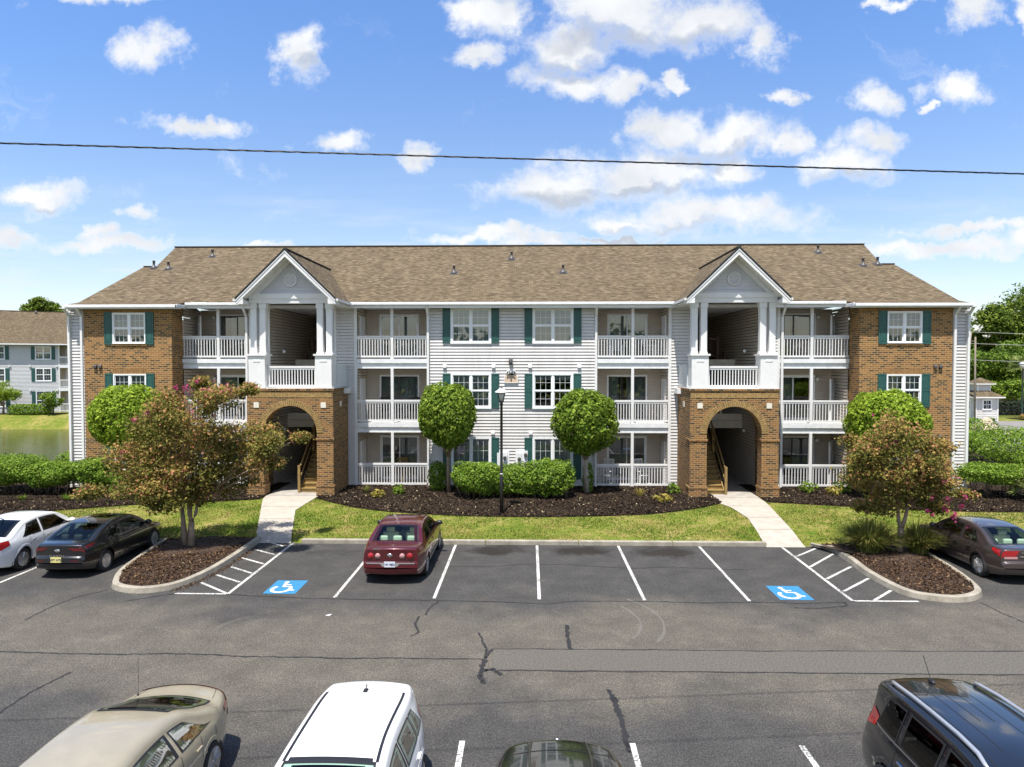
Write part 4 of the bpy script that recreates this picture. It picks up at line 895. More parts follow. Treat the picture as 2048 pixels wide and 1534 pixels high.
    mb = MB(); bx(mb, 12.02, 15.42, -.63, -.51, 9.0, 9.13); mb.build('gutter', M['whitedirty'], BL_, bevel=.02)
    mb = MB(); bx(mb, .0, 7.56, -.63, -.51, 9.0, 9.13); mb.build('gutter', M['whitedirty'], BL_, bevel=.02)
    mb = MB(); bx(mb, 15.42, 20.9, -1.38, -.95, 8.80, 8.84); bx(mb, 15.42, 20.9, -.96, -.02, 8.95, 8.99); bx(mb, 15.42, 20.6, -1.385, -1.36, 8.78, 8.95); bx(mb, 0, 15.42, -.50, 1.83, 8.955, 8.985); bx(mb, 0, 15.42, -.52, -.47, 8.86, 9.0)
    mb.build('soffit', M['white'], BL_)
    for (u, v) in ((20.09, -1.02), (3.99, -.06), (12.70, -.06), (20.78, -.89)):
        mb = MB(); bx(mb, u-.055, u+.055, v-.09, v-.005, .4, 8.5); v2 = {20.09: -1.44, 20.78: -1.3}.get(u, -.57); mb.bar((s*u, v-.045, 8.47), (s*u, v2, 8.84 if u > 20 else 8.98), .10, .085); mb.build('downspout', M['white'], BL_, bevel=.012)
# ---- main roof
mb = MB(); ev, ez = -1.47, 8.95; kv, kz = -.55, 9.15; av, az = 4.27, 11.51; rv, rz = 7.5, 13.1; th = .0
mb.face([(-15.42, kv, kz), (15.42, kv, kz), (20.55, kv, kz-.0), (20.1, av, az), (19.45, av, az), (20.05, rv, rz), (-20.05, rv, rz), (-19.45, av, az), (-20.1, av, az), (-20.55, kv, kz)])
for s in (-1, 1):
    q = [(s*15.42, ev, ez), (s*20.62, ev, ez), (s*20.55, kv, kz), (s*15.42, kv, kz)]; mb.face(q if s > 0 else q[::-1])
    mb.face([(s*15.42, kv, kz), (s*15.42, ev, ez), (s*15.42, ev, ez-.12), (s*15.42, kv, kz-.25)])
    mb.face([(s*20.55, kv, kz), (s*20.1, av, az), (s*20.55, 10.2, kz)]); mb.face([(s*20.62, ev, ez), (s*20.55, kv, kz), (s*20.5, 10, 8.9)])
    mb.face([(s*19.45, av, az), (s*20.05, rv, rz), (s*20.0, 15.6, 9.1)]); mb.face([(s*19.45, av, az), (s*20.1, av, az), (s*20.5, 10.2, 9.0), (s*19.45, 10.2, 9.0)])
mb.face([(-20.05, rv, rz), (20.05, rv, rz), (20.3, 15.6, 9.1), (-20.3, 15.6, 9.1)])
roof = mb.build('roof', M['shingle'], BL_, uv=True)
mb = MB(); mb.bar((-20.05, rv, rz+.01), (20.05, rv, rz+.01), .28, .06)
for s in (-1, 1): mb.bar((s*19.45, av, az+.01), (s*20.1, av, az+.01), .2, .05)
mb.build('ridge_cap', M['ridge'], BL_)
RV = [(-17.09,5.88,12.3),(-3.1,3.17,10.97),(-0.15,5.27,12.01),(2.58,3.19,10.98),(-19.45,4.06,11.41),(-18.57,3.9,11.33),(16.9,6.14,12.43),(18.39,4.06,11.41),(19.21,4.2,11.48)]
r0 = None
for p in RV:
    if r0 is None:
        mb = MB(); mb.lathe([(.19, -.10), (.15, .06), (.065, .10), (.06, .34), (.075, .345), (.075, .40), (.0, .41)], n=12); mb.face([(-.2, -.22, -.095), (.2, -.22, -.095), (.2, .22, .125), (-.2, .22, .125)]); o = r0 = mb.build('roof_vent', M['ventgrey'], roof)
    else: o = r0.copy(); COL.objects.link(o); o.parent = roof
    o.location = p
# ---- rear wall, inner floors, dark partitions that close the rooms
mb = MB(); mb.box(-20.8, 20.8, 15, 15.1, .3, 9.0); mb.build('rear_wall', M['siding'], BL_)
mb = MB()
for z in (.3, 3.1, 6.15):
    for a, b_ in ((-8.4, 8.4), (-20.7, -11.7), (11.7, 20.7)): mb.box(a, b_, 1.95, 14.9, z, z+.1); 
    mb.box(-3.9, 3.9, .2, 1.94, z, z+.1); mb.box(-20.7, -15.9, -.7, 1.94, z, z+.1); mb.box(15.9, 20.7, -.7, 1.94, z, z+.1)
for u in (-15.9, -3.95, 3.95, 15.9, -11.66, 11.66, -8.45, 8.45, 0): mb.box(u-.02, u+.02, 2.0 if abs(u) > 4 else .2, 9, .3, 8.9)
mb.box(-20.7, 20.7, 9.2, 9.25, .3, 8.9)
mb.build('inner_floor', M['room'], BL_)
# ---- building sign
sg = thing('building_sign', 'small number sign, dark oval over tan plaque, on the siding above the lamp', 'sign', (X0-.03, 32.5, 5.36))
mb = MB(); mb.box(-.30, .30, -.075, -.03, 0, .30); mb.face([(-.30, -.075, .30), (.30, -.075, .30), (.2, -.075, .42), (-.2, -.075, .42)]); mb.build('plaque', plain('tan_plaque', (.60, .45, .33), .6, var=.06), sg)
mb = MB(); mb.box(-.33, -.30, -.085, -.03, -.02, .30); mb.box(.30, .33, -.085, -.03, -.02, .30); mb.box(-.30, .30, -.085, -.03, -.03, 0); mb.build('plaque_frame', M['white'], sg)
mb = MB(); mb.lathe([(.0, -.11), (.20, -.11), (.215, -.10), (.215, -.03)], (0, 0, .47), 32, 'y'); o = mb.build('oval_rim', M['white'], sg); o.scale = (1.1, 1, .66); o.location = (0, 0, .47*.34)
mb = MB(); mb.lathe([(.0, -.118), (.185, -.118), (.185, -.10)], (0, 0, .47), 32, 'y'); o = mb.build('oval_plate', plain('dark_sign', (.012, .03, .045), .35, var=0), sg); o.scale = (1.1, 1, .66); o.location = (0, 0, .47*.34)
def text_mesh(body, size, loc, rot, mat, parent, name, bold=0, ext=.003, sx=1):
    cu = bpy.data.curves.new(name, 'FONT'); cu.body = body; cu.size = size; cu.align_x = 'CENTER'; cu.align_y = 'CENTER'; cu.offset = bold; cu.extrude = ext
    t_ = bpy.data.objects.new('tmp_text', cu); COL.objects.link(t_); dg = bpy.context.evaluated_depsgraph_get(); me = bpy.data.meshes.new_from_object(t_.evaluated_get(dg)); bpy.data.objects.remove(t_); bpy.data.curves.remove(cu)
    o = link(name, me, mat, parent, loc); o.rotation_euler = rot; o.scale = (sx, 1, 1); return o
FR = (R(90), 0, 0)
text_mesh('3761', .17, (0, -.123, .47), FR, M['white'], sg, 'number', .004)
text_mesh('Building', .13, (0, -.08, .235), FR, M['black'], sg, 'lettering', .003)
text_mesh('5', .17, (0, -.08, .10), FR, M['black'], sg, 'numeral', .006)
# ================================================================ PLANTS
def nrm(v): return v/np.maximum(np.linalg.norm(v, axis=1, keepdims=True), 1e-9)
def leafquads(P, Nn, ln, wd):
    n = len(P); a = nrm(np.cross(Nn, RNG.normal(size=(n, 3)))); b = np.cross(Nn, a)
    q_ = RNG.uniform(.55, 1.45, n); ln = (ln*q_)[:, None]; wd = (wd*q_*RNG.uniform(.8, 1.2, n))[:, None]
    V = np.stack([P-a*ln/2, P-b*wd/2+Nn*wd*.12, P+a*ln/2, P+b*wd/2+Nn*wd*.12], 1).reshape(-1, 3)
    return V, np.arange(4*n).reshape(-1, 4)
def leaves(name, P, Nn, ln, wd, mat, parent=None):
    V, F = leafquads(np.asarray(P), nrm(np.asarray(Nn)), ln, wd); return link(name, mesh_np(name, V, F), mat, parent)
def blob(n, c, r, power=2.0, depth=.28, lump=.07, lumpf=3.0, up=.15, seed=None):
    d = nrm(RNG.normal(size=(n, 3))); k = (np.abs(d)**power).sum(1)**(-1/power)
    ph = RNG.uniform(0, 6.28, (4, 3)); fr = RNG.normal(size=(4, 3))*lumpf; s = sum(np.sin(d@fr[i]+ph[i, 0]) for i in range(4))/4
    q = (1+lump*s*1.6)*(1-depth*RNG.random(n)**1.8); P = np.asarray(c)+d*(k*q)[:, None]*np.asarray(r)
    Nn = nrm(d/np.asarray(r))*.9+RNG.normal(size=(n, 3))*.55+np.array([0, 0, up]); return P, Nn
def trunk(mb, pts, rad, n=8): mb.tube(pts, rad, n)
def topiary(x, y, z, rx, rz, lab, mat, n=9500, base=.33, tw=.075, bark='bark', lean=0):
    t = thing('round_topiary_tree', lab, 'tree', (x, y, base), group='ball-clipped trees along the front of the building')
    P, Nn = blob(n, (0, 0, z-base), (rx, rx, rz), 2.12, .24, .075, 4.5); k = RNG.random(len(P)) < .035; P[k] = np.array([0, 0, z-base])+(P[k]-np.array([0, 0, z-base]))*RNG.uniform(1.02, 1.09, (k.sum(), 1))
    dv = nrm((P-np.array([0, 0, z-base]))/np.array([rx, rx, rz])); keep = np.ones(len(P), bool)
    for q in range(26): hd = nrm(RNG.normal(size=(1, 3)))[0]; keep &= ~((dv@hd > math.cos(random.uniform(.06, .15))) & (RNG.random(len(P)) < .8))
    P, Nn = P[keep], Nn[keep]
    P2, N2 = blob(n//3, (0, 0, z-base), (rx*.84, rx*.84, rz*.84), 2.1, .3, .03)
    leaves('crown', np.vstack([P, P2]), np.vstack([Nn, N2]), .14, .085, M[mat], t)
    mb = MB(); h = z-base
    trunk(mb, [(lean, 0, -.05), (lean*.6, .02, h*.35), (0, 0, h*.7), (0, 0, h)], [tw*1.3, tw, tw*.9, tw*.5])
    for k in range(7):
        a = k*.9+.3; trunk(mb, [(lean*.4, 0, h*.45), (rx*.35*math.cos(a), rx*.35*math.sin(a), h*.75), (rx*.6*math.cos(a), rx*.6*math.sin(a), h*1.0)], [tw*.5, tw*.35, tw*.2], 6)
    mb.build('trunk', M[bark], t); return t
topiary(-17.72, 29.75, 3.83, 1.62, 1.48, 'big bright green ball-clipped tree before the left brick wing, behind the pink-flowering tree', 'topiary', 12500)
topiary(-3.72, 30.9, 3.92, 1.36, 1.45, 'round clipped tree left of the lamp post, crown reaching the middle balcony', 'topiary2', 10500, lean=.05)
topiary(2.52, 30.9, 3.66, 1.45, 1.44, 'round clipped tree right of the lamp post, on a pale vine-wrapped trunk', 'topiary2', 10500, tw=.11, bark='palebark', lean=.1)
topiary(15.35, 29.75, 3.68, 1.62, 1.45, 'ball-clipped tree before the right brick wing, half hidden by the reddish tree', 'topiary', 12500)
def hedge(name, lab, cat, c, r, n, mat='hedge', power=2.7, base=None, stems=6, size=.10, group=None, rot=0):
    base = float(hg(c[0], c[1])) if base is None else base
    t = thing(name, lab, cat, (c[0], c[1], base), rot, group); h = c[2]-base
    P, Nn = blob(n, (0, 0, h), r, power, .28, .14, 5.0, .3); k = P[:, 2] > .02; P, Nn = P[k], Nn[k]
    P2, N2 = blob(n//3, (0, 0, h), tuple(q*.82 for q in r), power, .4, .03); k = P2[:, 2] > .05
    leaves('foliage', np.vstack([P, P2[k]]), np.vstack([Nn, N2[k]]), size, size*.62, M[mat], t)
    if stems:
        mb = MB()
        for i in range(stems):
            x = r[0]*.75*(2*(i+.5)/stems-1)+random.uniform(-.1, .1); y = random.uniform(-.35, .2)*r[1]
            for q in range(3): trunk(mb, [(x, y, -.05), (x+random.uniform(-.2, .2), y+random.uniform(-.2, .2), h*.5), (x+random.uniform(-.4, .4), y+random.uniform(-.3, .3), h)], [.022, .017, .01], 5)
        mb.build('stem', M['greybark'], t)
    return t
G1 = 'clipped evergreen shrubs below the middle windows'
hedge('boxwood_shrub', 'rounded clipped shrub under the middle windows, just left of the lamp post', 'shrub', (-2.3, 29.85, 1.24), (1.08, .85, .70), 5600, group=G1)
hedge('boxwood_shrub', 'low clipped shrub behind the lamp post, middle of the three under the windows', 'shrub', (-.60, 30.0, 1.18), (1.15, .8, .66), 5400, group=G1)
hedge('boxwood_shrub', 'tallest clipped shrub right of the lamp post, below the lower right window', 'shrub', (.92, 29.9, 1.30), (1.05, .85, .74), 5400, group=G1)
hedge('vine_shrub', 'loose narrow shrub at the trunk foot of the ball tree beside the left balconies', 'shrub', (-4.25, 31.3, 1.05), (.42, .4, .72), 1500, 'hedge', 2.2, stems=3)
hedge('vine_shrub', 'thin climbing vine around the pale trunk of the ball tree near the rocking chairs', 'vine', (2.68, 31.1, 1.0), (.25, .3, .78), 800, 'hedge', 2.2, stems=2)
GL = 'clipped hedge shrubs beyond the left end of the building'
hedge('hedge', 'broad light green hedge at the far left edge beside the pond', 'hedge', (-23.7, 30.4, 1.45), (1.6, 1.3, .62), 7500, 'hedge', group=GL)
hedge('hedge', 'rounded hedge just right of the broad far left hedge, above the green tufts', 'hedge', (-21.5, 30.2, 1.30), (1.15, .95, .54), 5200, 'hedge', group=GL)
hedge('hedge', 'dark hedge in front of the left corner downspout, beside the reddish tree', 'hedge', (-19.7, 30.45, 1.36), (1.1, .85, .56), 5000, 'hedge', group=GL)
hedge('hedge', 'low rounded hedge behind the broad hedge on the left, before the pond', 'hedge', (-22.2, 33.4, 1.35), (1.1, 1.2, .62), 4200, 'hedge', group=GL)
hedge('hedge', 'hedge along the left side wall of the building above the pond bank', 'hedge', (-23.4, 38.0, 1.35), (1.4, 2.6, .75), 5500, 'hedge', group=GL)
GR = 'clipped hedges beyond the right end of the building'
hedge('hedge', 'low hedge across the right brick corner, behind the brown sedan', 'hedge', (20.7, 30.6, 1.42), (1.6, .95, .42), 6000, 'hedge', group=GR)
hedge('hedge', 'sunlit hedge right of the building corner with a dark hollow beneath', 'hedge', (23.4, 41.2, 1.80), (2.7, 2.5, .75), 8500, 'hedge', 2.5, group=GR, size=.13, stems=9)
hedge('hedge', 'large sunlit hedge reaching the right photo edge beside the driveway', 'hedge', (28.4, 39.6, 1.55), (3.3, 3.4, .95), 10500, 'hedge', 2.5, group=GR, size=.13, stems=9)
hedge('hedge', 'bright hedge between the large hedges and the spiky palmetto at right', 'hedge', (26.2, 34.3, 1.45), (2.0, 1.6, .80), 7000, 'hedge', 2.4, group=GR)
hedge('hedge', 'short hedge piece by the building edge, in front of the small gatehouse', 'hedge', (35.6, 56.2, 1.0), (2.0, 1.0, .75), 2200, 'hedge', 3.4, group=GR, size=.16)
hedge('boxwood_shrub', 'dark green shrub in the shade beneath the left flowering tree, beside the brick wing', 'shrub', (-17.2, 29.3, 1.0), (1.1, .7, .7), 3200, 'hedge', 2.6)
# ---- crape myrtles
def crape(name, lab, base, stems, lobes, blossoms, yb, dy, nb):
    t = thing(name, lab, 'tree', base); bx_, by_, bz_ = base; mb = MB()
    for st, rad in stems: trunk(mb, [(x-bx_, y-by_, z-bz_) for x, y, z in st], rad, 9)
    PG = []; NG = []; PR = []; NR = []; tips = [s[0][-1] for s in stems if s[1][-1] < .06] or [s[0][-1] for s in stems]
    for (X, Z, r) in lobes:
        y = yb+random.uniform(-1, 1)*dy
        tip = min(tips, key=lambda p: (p[0]-X)**2+(p[2]-Z)**2+random.uniform(0, .3)); mid = ((tip[0]*.5+X*.5)+random.uniform(-.15, .15), (tip[1]+y)/2, tip[2]*.45+Z*.55)
        trunk(mb, [(tip[0]-bx_, tip[1]-by_, tip[2]-bz_), (mid[0]-bx_, mid[1]-by_, mid[2]-bz_), (X-bx_, y-by_, Z-bz_)], [.026, .016, .008], 6)
        for q in range(int(5+18*r)):
            d = np.array([random.gauss(0, 1), random.gauss(0, 1), random.gauss(.25, 1)]); d /= np.linalg.norm(d); k = r*random.uniform(.55, 1.0)
            c = np.array([X-bx_, y-by_, Z-bz_])+d*k*np.array([1, 1, .85]); n_ = int(nb*random.uniform(.6, 1.3)); sg = .09+.15*r
            p = c+RNG.normal(size=(n_, 3))*np.array([sg, sg, sg*.6]); nn = RNG.normal(size=(n_, 3))*.8+np.array([0, -.15, .7]); out_ = (d[2]*.7+random.uniform(-.5, .6))
            if out_ > .02: PR.append(p); NR.append(nn)
            else: PG.append(p); NG.append(nn)
    mb.build('trunk', M['bark'], t)
    leaves('green_foliage', np.vstack(PG), np.vstack(NG), .095, .06, M['crapegreen'], t); leaves('reddish_foliage', np.vstack(PR), np.vstack(NR), .09, .055, M['crape'], t)
    P = []; Nn = []
    for (X, Z, s) in blossoms:
        c = np.array([X-bx_, yb-by_-dy*.9+random.uniform(0, .2), Z-bz_]); n_ = int(16+s*330); P.append(c+RNG.normal(size=(n_, 3))*np.array([s, s, s*1.15])); Nn.append(RNG.normal(size=(n_, 3))+np.array([0, -.3, .5]))
    leaves('blossom', np.vstack(P), np.vstack(Nn), .06, .045, M['blossom'], t); return t
T1 = [(-11.79,4.77,.65),(-10.76,5.08,.62),(-10.01,5.04,.5),(-12.27,4.1,.85),(-11.09,4.18,.85),(-10.06,3.87,.69),(-9.0,3.87,.6),(-8.33,3.68,.35),(-8.49,3.09,.35),(-9.4,3.17,.65),(-10.47,3.24,.85),(-11.57,3.24,.85),(-12.69,3.12,.77),(-13.56,3.15,.5),(-13.38,2.28,.73),(-12.46,2.21,.69),(-11.51,2.1,.65),(-10.6,2.3,.73),(-9.92,2.42,.54),(-14.06,2.16,.27),(-11.75,1.82,.42),(-10.88,1.9,.42),(-10.91,5.63,.16),(-9.73,5.36,.2),(-7.95,3.72,.16),(-8.05,3.05,.14),(-11.3,2.7,.7),(-12.2,2.7,.7)]
B1 = [(-10.95,5.49,.08),(-10.67,5.7,.04),(-9.55,5.43,.09),(-10.25,5.35,.07),(-10.49,5.14,.05),(-10.71,4.66,.11),(-12.16,4.64,.08),(-12.6,4.48,.06),(-11.34,3.89,.05),(-11.3,5.49,.05),(-13.13,2.86,.05),(-13.0,3.44,.05),(-11.9,4.6,.05),(-10.4,5.42,.05)]
crape('flowering_tree', 'large reddish-green flowering tree with pink blossoms and several trunks on the left island', (-11.41, 22.4, .15),
      [([(-11.52, 22.45, .1), (-11.57, 22.45, .7), (-11.66, 22.5, 1.55)], [.115, .09, .055]), ([(-11.30, 22.35, .1), (-11.27, 22.35, .6), (-11.25, 22.35, 1.0)], [.125, .10, .085]), ([(-11.25, 22.35, .98), (-11.36, 22.4, 1.25), (-11.38, 22.4, 1.7)], [.075, .06, .05]), ([(-11.25, 22.35, .98), (-11.1, 22.3, 1.25), (-11.03, 22.3, 1.6)], [.065, .055, .045]), ([(-11.5, 22.6, .1), (-11.46, 22.65, .8), (-11.45, 22.7, 1.6)], [.07, .06, .05])],
      T1, [(x, z, q*.8) for x, z, q in B1], 22.4, 1.1, 115)
T2 = [(11.62,4.35,.42),(11.29,4.04,.6),(11.93,3.93,.6),(10.96,3.47,.57),(10.44,3.51,.34),(11.64,3.32,.76),(12.31,3.48,.57),(12.82,3.63,.35),(10.67,3.02,.57),(11.35,2.79,.73),(12.17,2.87,.73),(12.91,2.95,.57),(13.4,2.8,.46),(10.87,2.41,.53),(11.65,2.34,.65),(12.48,2.34,.73),(13.11,2.34,.53),(13.67,2.23,.38),(13.97,2.08,.23),(11.37,1.73,.46),(12.04,1.84,.5),(12.71,1.77,.5),(13.31,1.66,.34),(11.22,1.42,.25),(13.46,1.47,.23),(10.3,3.0,.3),(10.5,3.7,.2)]
B2 = [(12.6,1.55,.07),(12.41,1.65,.06),(13.22,1.48,.09),(13.47,1.82,.08),(13.03,1.71,.09),(13.25,1.59,.07),(11.46,3.84,.07),(11.61,3.64,.06),(10.71,4.67,.04),(13.61,2.12,.07),(13.06,2.04,.08),(12.48,2.08,.06),(10.67,2.81,.05),(11.3,3.5,.05),(12.9,2.6,.06)]
crape('flowering_tree', 'smaller cone-shaped reddish flowering tree on the right island between ornamental grasses', (12.0, 22.25, .15),
      [([(11.98, 22.25, .1), (12.0, 22.25, .5), (12.03, 22.25, .95)], [.12, .10, .09]), ([(12.03, 22.25, .9), (11.95, 22.25, 1.2), (11.93, 22.3, 1.65)], [.07, .06, .05]), ([(12.03, 22.25, .9), (12.12, 22.2, 1.25), (12.2, 22.2, 1.65)], [.07, .06, .045])],
      [(x, z, r*.92) for x, z, r in T2], [(x, z, q*.5) for x, z, q in B2], 22.25, .95, 76)
# ---- blades: fountain grass, bed plants, palmetto
def blades(n, r, h, w, spread=1.0, segs=4, droop=.6):
    V = []; F = []; 
    for i in range(n):
        a = random.uniform(0, 6.283); r0 = r*.35*math.sqrt(random.random()); q = random.random()**.7*spread; hh = h*random.uniform(.6, 1.1); dx, dy = math.cos(a), math.sin(a); b0 = len(V)
        for s in range(segs+1):
            u = s/segs; o = r0+(r*q)*u**1.6; z = hh*(u-droop*q*u**2.4*.9); ww = w*(1-u*.92)/2; px, py = -dy*ww, dx*ww
            V += [(dx*o+px, dy*o+py, max(z, .01)), (dx*o-px, dy*o-py, max(z, .01))]
            if s: k = b0+2*s; F.append([k-2, k-1, k+1, k])
    return np.array(V), np.array(F)
def grassclump(name, lab, loc, r, h, n, mat, w=.018, cat='grass', group=None, **k):
    V, F = blades(n, r, h, w, **k); return tag(link(name, mesh_np(name, V, F), M[mat], None, loc), lab, cat, group)
grassclump('fountain_grass', 'large mounded ornamental grass left of the slim trunk on the right island', (11.02, 22.25, .18), 1.05, 1.2, 1500, 'fountain', .036, group='ornamental grass clumps on the right island')
grassclump('fountain_grass', 'ornamental grass clump right of the slim trunk, beside the brown sedan', (12.55, 22.15, .18), .75, 1.15, 1000, 'fountain', .036, group='ornamental grass clumps on the right island')
def fan(V, F, c, tip, nb, L, w):
    d = (Vector(tip)-Vector(c)).normalized(); up = Vector((0, 0, 1)); s = d.cross(up).normalized() if abs(d.z) < .98 else Vector((1, 0, 0)); u2 = s.cross(d)
    for k in range(nb):
        a = R(-75+150*k/(nb-1)); dr = d*math.cos(a)+s*math.sin(a); l_ = L*random.uniform(.8, 1.1); e = Vector(tip)+dr*l_-up*l_*.15; m_ = Vector(tip)+dr*l_*.5+u2*.03; i = len(V); p = dr.cross(u2).normalized()*w/2
        V += [tuple(Vector(tip)), tuple(m_+p), tuple(m_-p), tuple(e)]; F += [[i, i+1, i+3, i+2]]
def palmetto(name, lab, cat, loc, n, r, L, nb=16, trunk_h=0, zmin=.2):
    t = thing(name, lab, cat, loc); V = []; F = []; mb = MB()
    for k in range(n):
        a = random.uniform(0, 6.283); e = random.uniform(zmin, 1.2); tip = (r*math.cos(a)*math.cos(e), r*math.sin(a)*math.cos(e), trunk_h+.15+r*math.sin(e)); fan(V, F, (0, 0, trunk_h), tip, nb, L, .05 if L < 1 else .10)
        mb.bar((0, 0, trunk_h+.1), tip, .02)
    me = bpy.data.meshes.new('frond'); me.from_pydata(V, [], F); link('frond', me, M['palm'], t); mb.build('frond_stem', M['palm'], t)
    if trunk_h: q = MB(); trunk(q, [(0, 0, -.1), (0, 0, trunk_h)], [.22, .18]); q.build('trunk', M['greybark'], t)
    return t
palmetto('palmetto_shrub', 'spiky fan-leaved palmetto at the right edge before the hedges', 'shrub', (21.75, 29.3, .33), 30, .85, .75)
BP = [((-7.38, 30.6), 'young', 'wispy dry yellowish tuft by the inner left balcony, left of the yellow leafy plant', .28, .5, 60, 'fountain'), ((-6.63, 29.6), 'leaf', 'small bright yellow leafy plant in the mulch near the left entrance', .33, .32, 90, 'yellowleaf'), ((-5.88, 30.4), 'leaf', 'small green leafy plant in the mulch below the lower left balcony post', .33, .4, 110, 'lime'),
      ((4.9, 30.2), 'young', 'thin yellow-green tuft below the rocking chair balcony', .33, .5, 70, 'yellowleaf'), ((5.66, 29.05), 'leaf', 'pale yellow hosta in the mulch left of the right entrance', .42, .3, 110, 'yellowleaf'), ((6.5, 30.9), 'leaf', 'green leafy plant in the corner beside the right brick arch', .32, .5, 120, 'hedge'),
      ((12.65, 31.2), 'leaf', 'light green leafy plant beneath the lower right outer balcony', .42, .55, 160, 'lime'), ((13.58, 30.7), 'leaf', 'brownish yellow plant in the mulch below the outer right balcony post', .33, .4, 110, 'yellowleaf'), ((14.2, 31.2), 'leaf', 'small green plant at the brick corner under the outer right balcony', .38, .55, 140, 'lime'),
      ((-21.82, 28.7), 'young', 'small green tuft in the mulch before the far left hedge', .25, .3, 60, 'lime'), ((-19.88, 28.74), 'young', 'green tuft in the mulch behind the dark grey sedan', .32, .35, 80, 'lime')]
for (x, y), kind, lab, r, h, n, mat in BP:
    loc = (x, y, float(hg(x, y))+.05)
    if kind == 'young': grassclump('bed_plant', lab, loc, r, h, n, mat, .03, 'plant', 'small plants in the mulch beds')
    else:
        P, Nn = blob(n, (0, 0, h*.5), (r, r, h*.55), 2, .6, .1, 3, .5); tag(leaves('bed_plant', P, Nn, .15, .085, M[mat]), lab, 'plant', 'small plants in the mulch beds').location = loc
# fallen leaves / dry patch near the hosta are part of the mulch litter
# ---- lawn blades, mulch chips, bark chips
def inpoly(x, y, P):
    P = np.asarray(P); c = np.zeros(len(x), bool); j = len(P)-1
    for i in range(len(P)):
        xi, yi = P[i]; xj, yj = P[j]; k = ((yi > y) != (yj > y)) & (x < (xj-xi)*(y-yi)/(yj-yi+1e-12)+xi); c ^= k; j = i
    return c
n = 120000; gx = RNG.uniform(-24, 24, n); gy = RNG.uniform(23.6, 29.6, n)
ok = np.ones(n, bool)
for P in (WL, WR): ok &= ~inpoly(gx, gy, P)
fr_ = np.full(n, 40.0)
for S, yb in BEDS:
    o = np.argsort(S[:, 0]); yy = np.interp(gx, S[o, 0], S[o, 1], left=99, right=99); fr_ = np.minimum(fr_, yy)
ok &= gy < fr_-.02
pat = np.sin(gx*1.7+np.sin(gy*2.1)*1.3)+np.sin(gx*.63+gy*1.9+1)+np.sin(gx*4.1-gy*3.3)*.6; ok &= RNG.random(n) < np.clip(.75+.32*pat, .12, 1)
for I2, cx_, cy_ in ISLANDS: ok &= ~inpoly(gx, gy, I2)
gx, gy = gx[ok], gy[ok]; gz = hg(gx, gy); n = len(gx)
a = RNG.uniform(0, 6.28, n); h = RNG.uniform(.025, .065, n); w = RNG.uniform(.012, .03, n); ln = RNG.normal(size=(n, 2))*.02
V = np.stack([np.stack([gx-np.cos(a)*w, gy-np.sin(a)*w, gz-.005], 1), np.stack([gx+np.cos(a)*w, gy+np.sin(a)*w, gz-.005], 1), np.stack([gx+ln[:, 0], gy+ln[:, 1], gz+h], 1)], 1).reshape(-1, 3)
o = tag(link('grass', mesh_np('grass', V, np.arange(3*n).reshape(-1, 3)), M['blade']), 'short patchy lawn grass between the kerb and the mulch beds', kind='stuff')
def chips(name, gx, gy, gz, size, mat, lab, up=1.0):
    n = len(gx); P = np.stack([gx, gy, gz+RNG.uniform(.004, .03, n)], 1); Nn = RNG.normal(size=(n, 3))*.6+np.array([0, 0, up])
    V, F = leafquads(P, nrm(Nn), size, size*.45); tag(link(name, mesh_np(name, V, F), M[mat]), lab, kind='stuff')
X = []; Y = []
for S, yb in BEDS:
    n = 26000; x = RNG.uniform(max(S[0, 0], -26), min(S[-1, 0], 28), n); q = RNG.random(n); y0 = np.interp(x, S[:, 0], S[:, 1]); y = y0+(yb-y0)*q**1.2; X.append(x); Y.append(y)
X = np.concatenate(X); Y = np.concatenate(Y); ok = ~((np.abs(np.abs(X-X0)-9.79) < 1.95) & (Y > 29.95)); X, Y = X[ok], Y[ok]
chips('mulch_chips', X, Y, hg(X, Y)+.05, .10, 'mulchchip', 'loose dark mulch chips with pale dry leaves across the planting beds')
for P, cx, cy in ISLANDS:
    xs_ = [p[0] for p in P]; ys_ = [p[1] for p in P]; x = RNG.uniform(min(xs_), max(xs_), 9000); y = RNG.uniform(min(ys_), max(ys_), 9000); k = inpoly(x, y, P); x, y = x[k], y[k]
    d = np.hypot((x-cx)/2.0, (y-cy)/3.0); chips('bark_chips', x, y, .115+.15*np.clip(1.1-d, 0, 1), .075, 'barkchip', 'brown bark chips filling the %s kerbed island' % ('left' if cx < 0 else 'right'))
# fallen leaves in the gutter by the left island
x = RNG.uniform(0, 1, 700); k = np.array(smooth_poly(IL, 4)); ii = (x*15).astype(int)+5; px_ = k[ii, 0]+np.abs(RNG.normal(size=700))*.10+.03; py_ = k[ii, 1]+RNG.normal(size=700)*.25
chips('fallen_leaves', px_, py_, np.zeros(700), .055, 'barkchip', 'brown fallen leaves along the kerb of the left island')
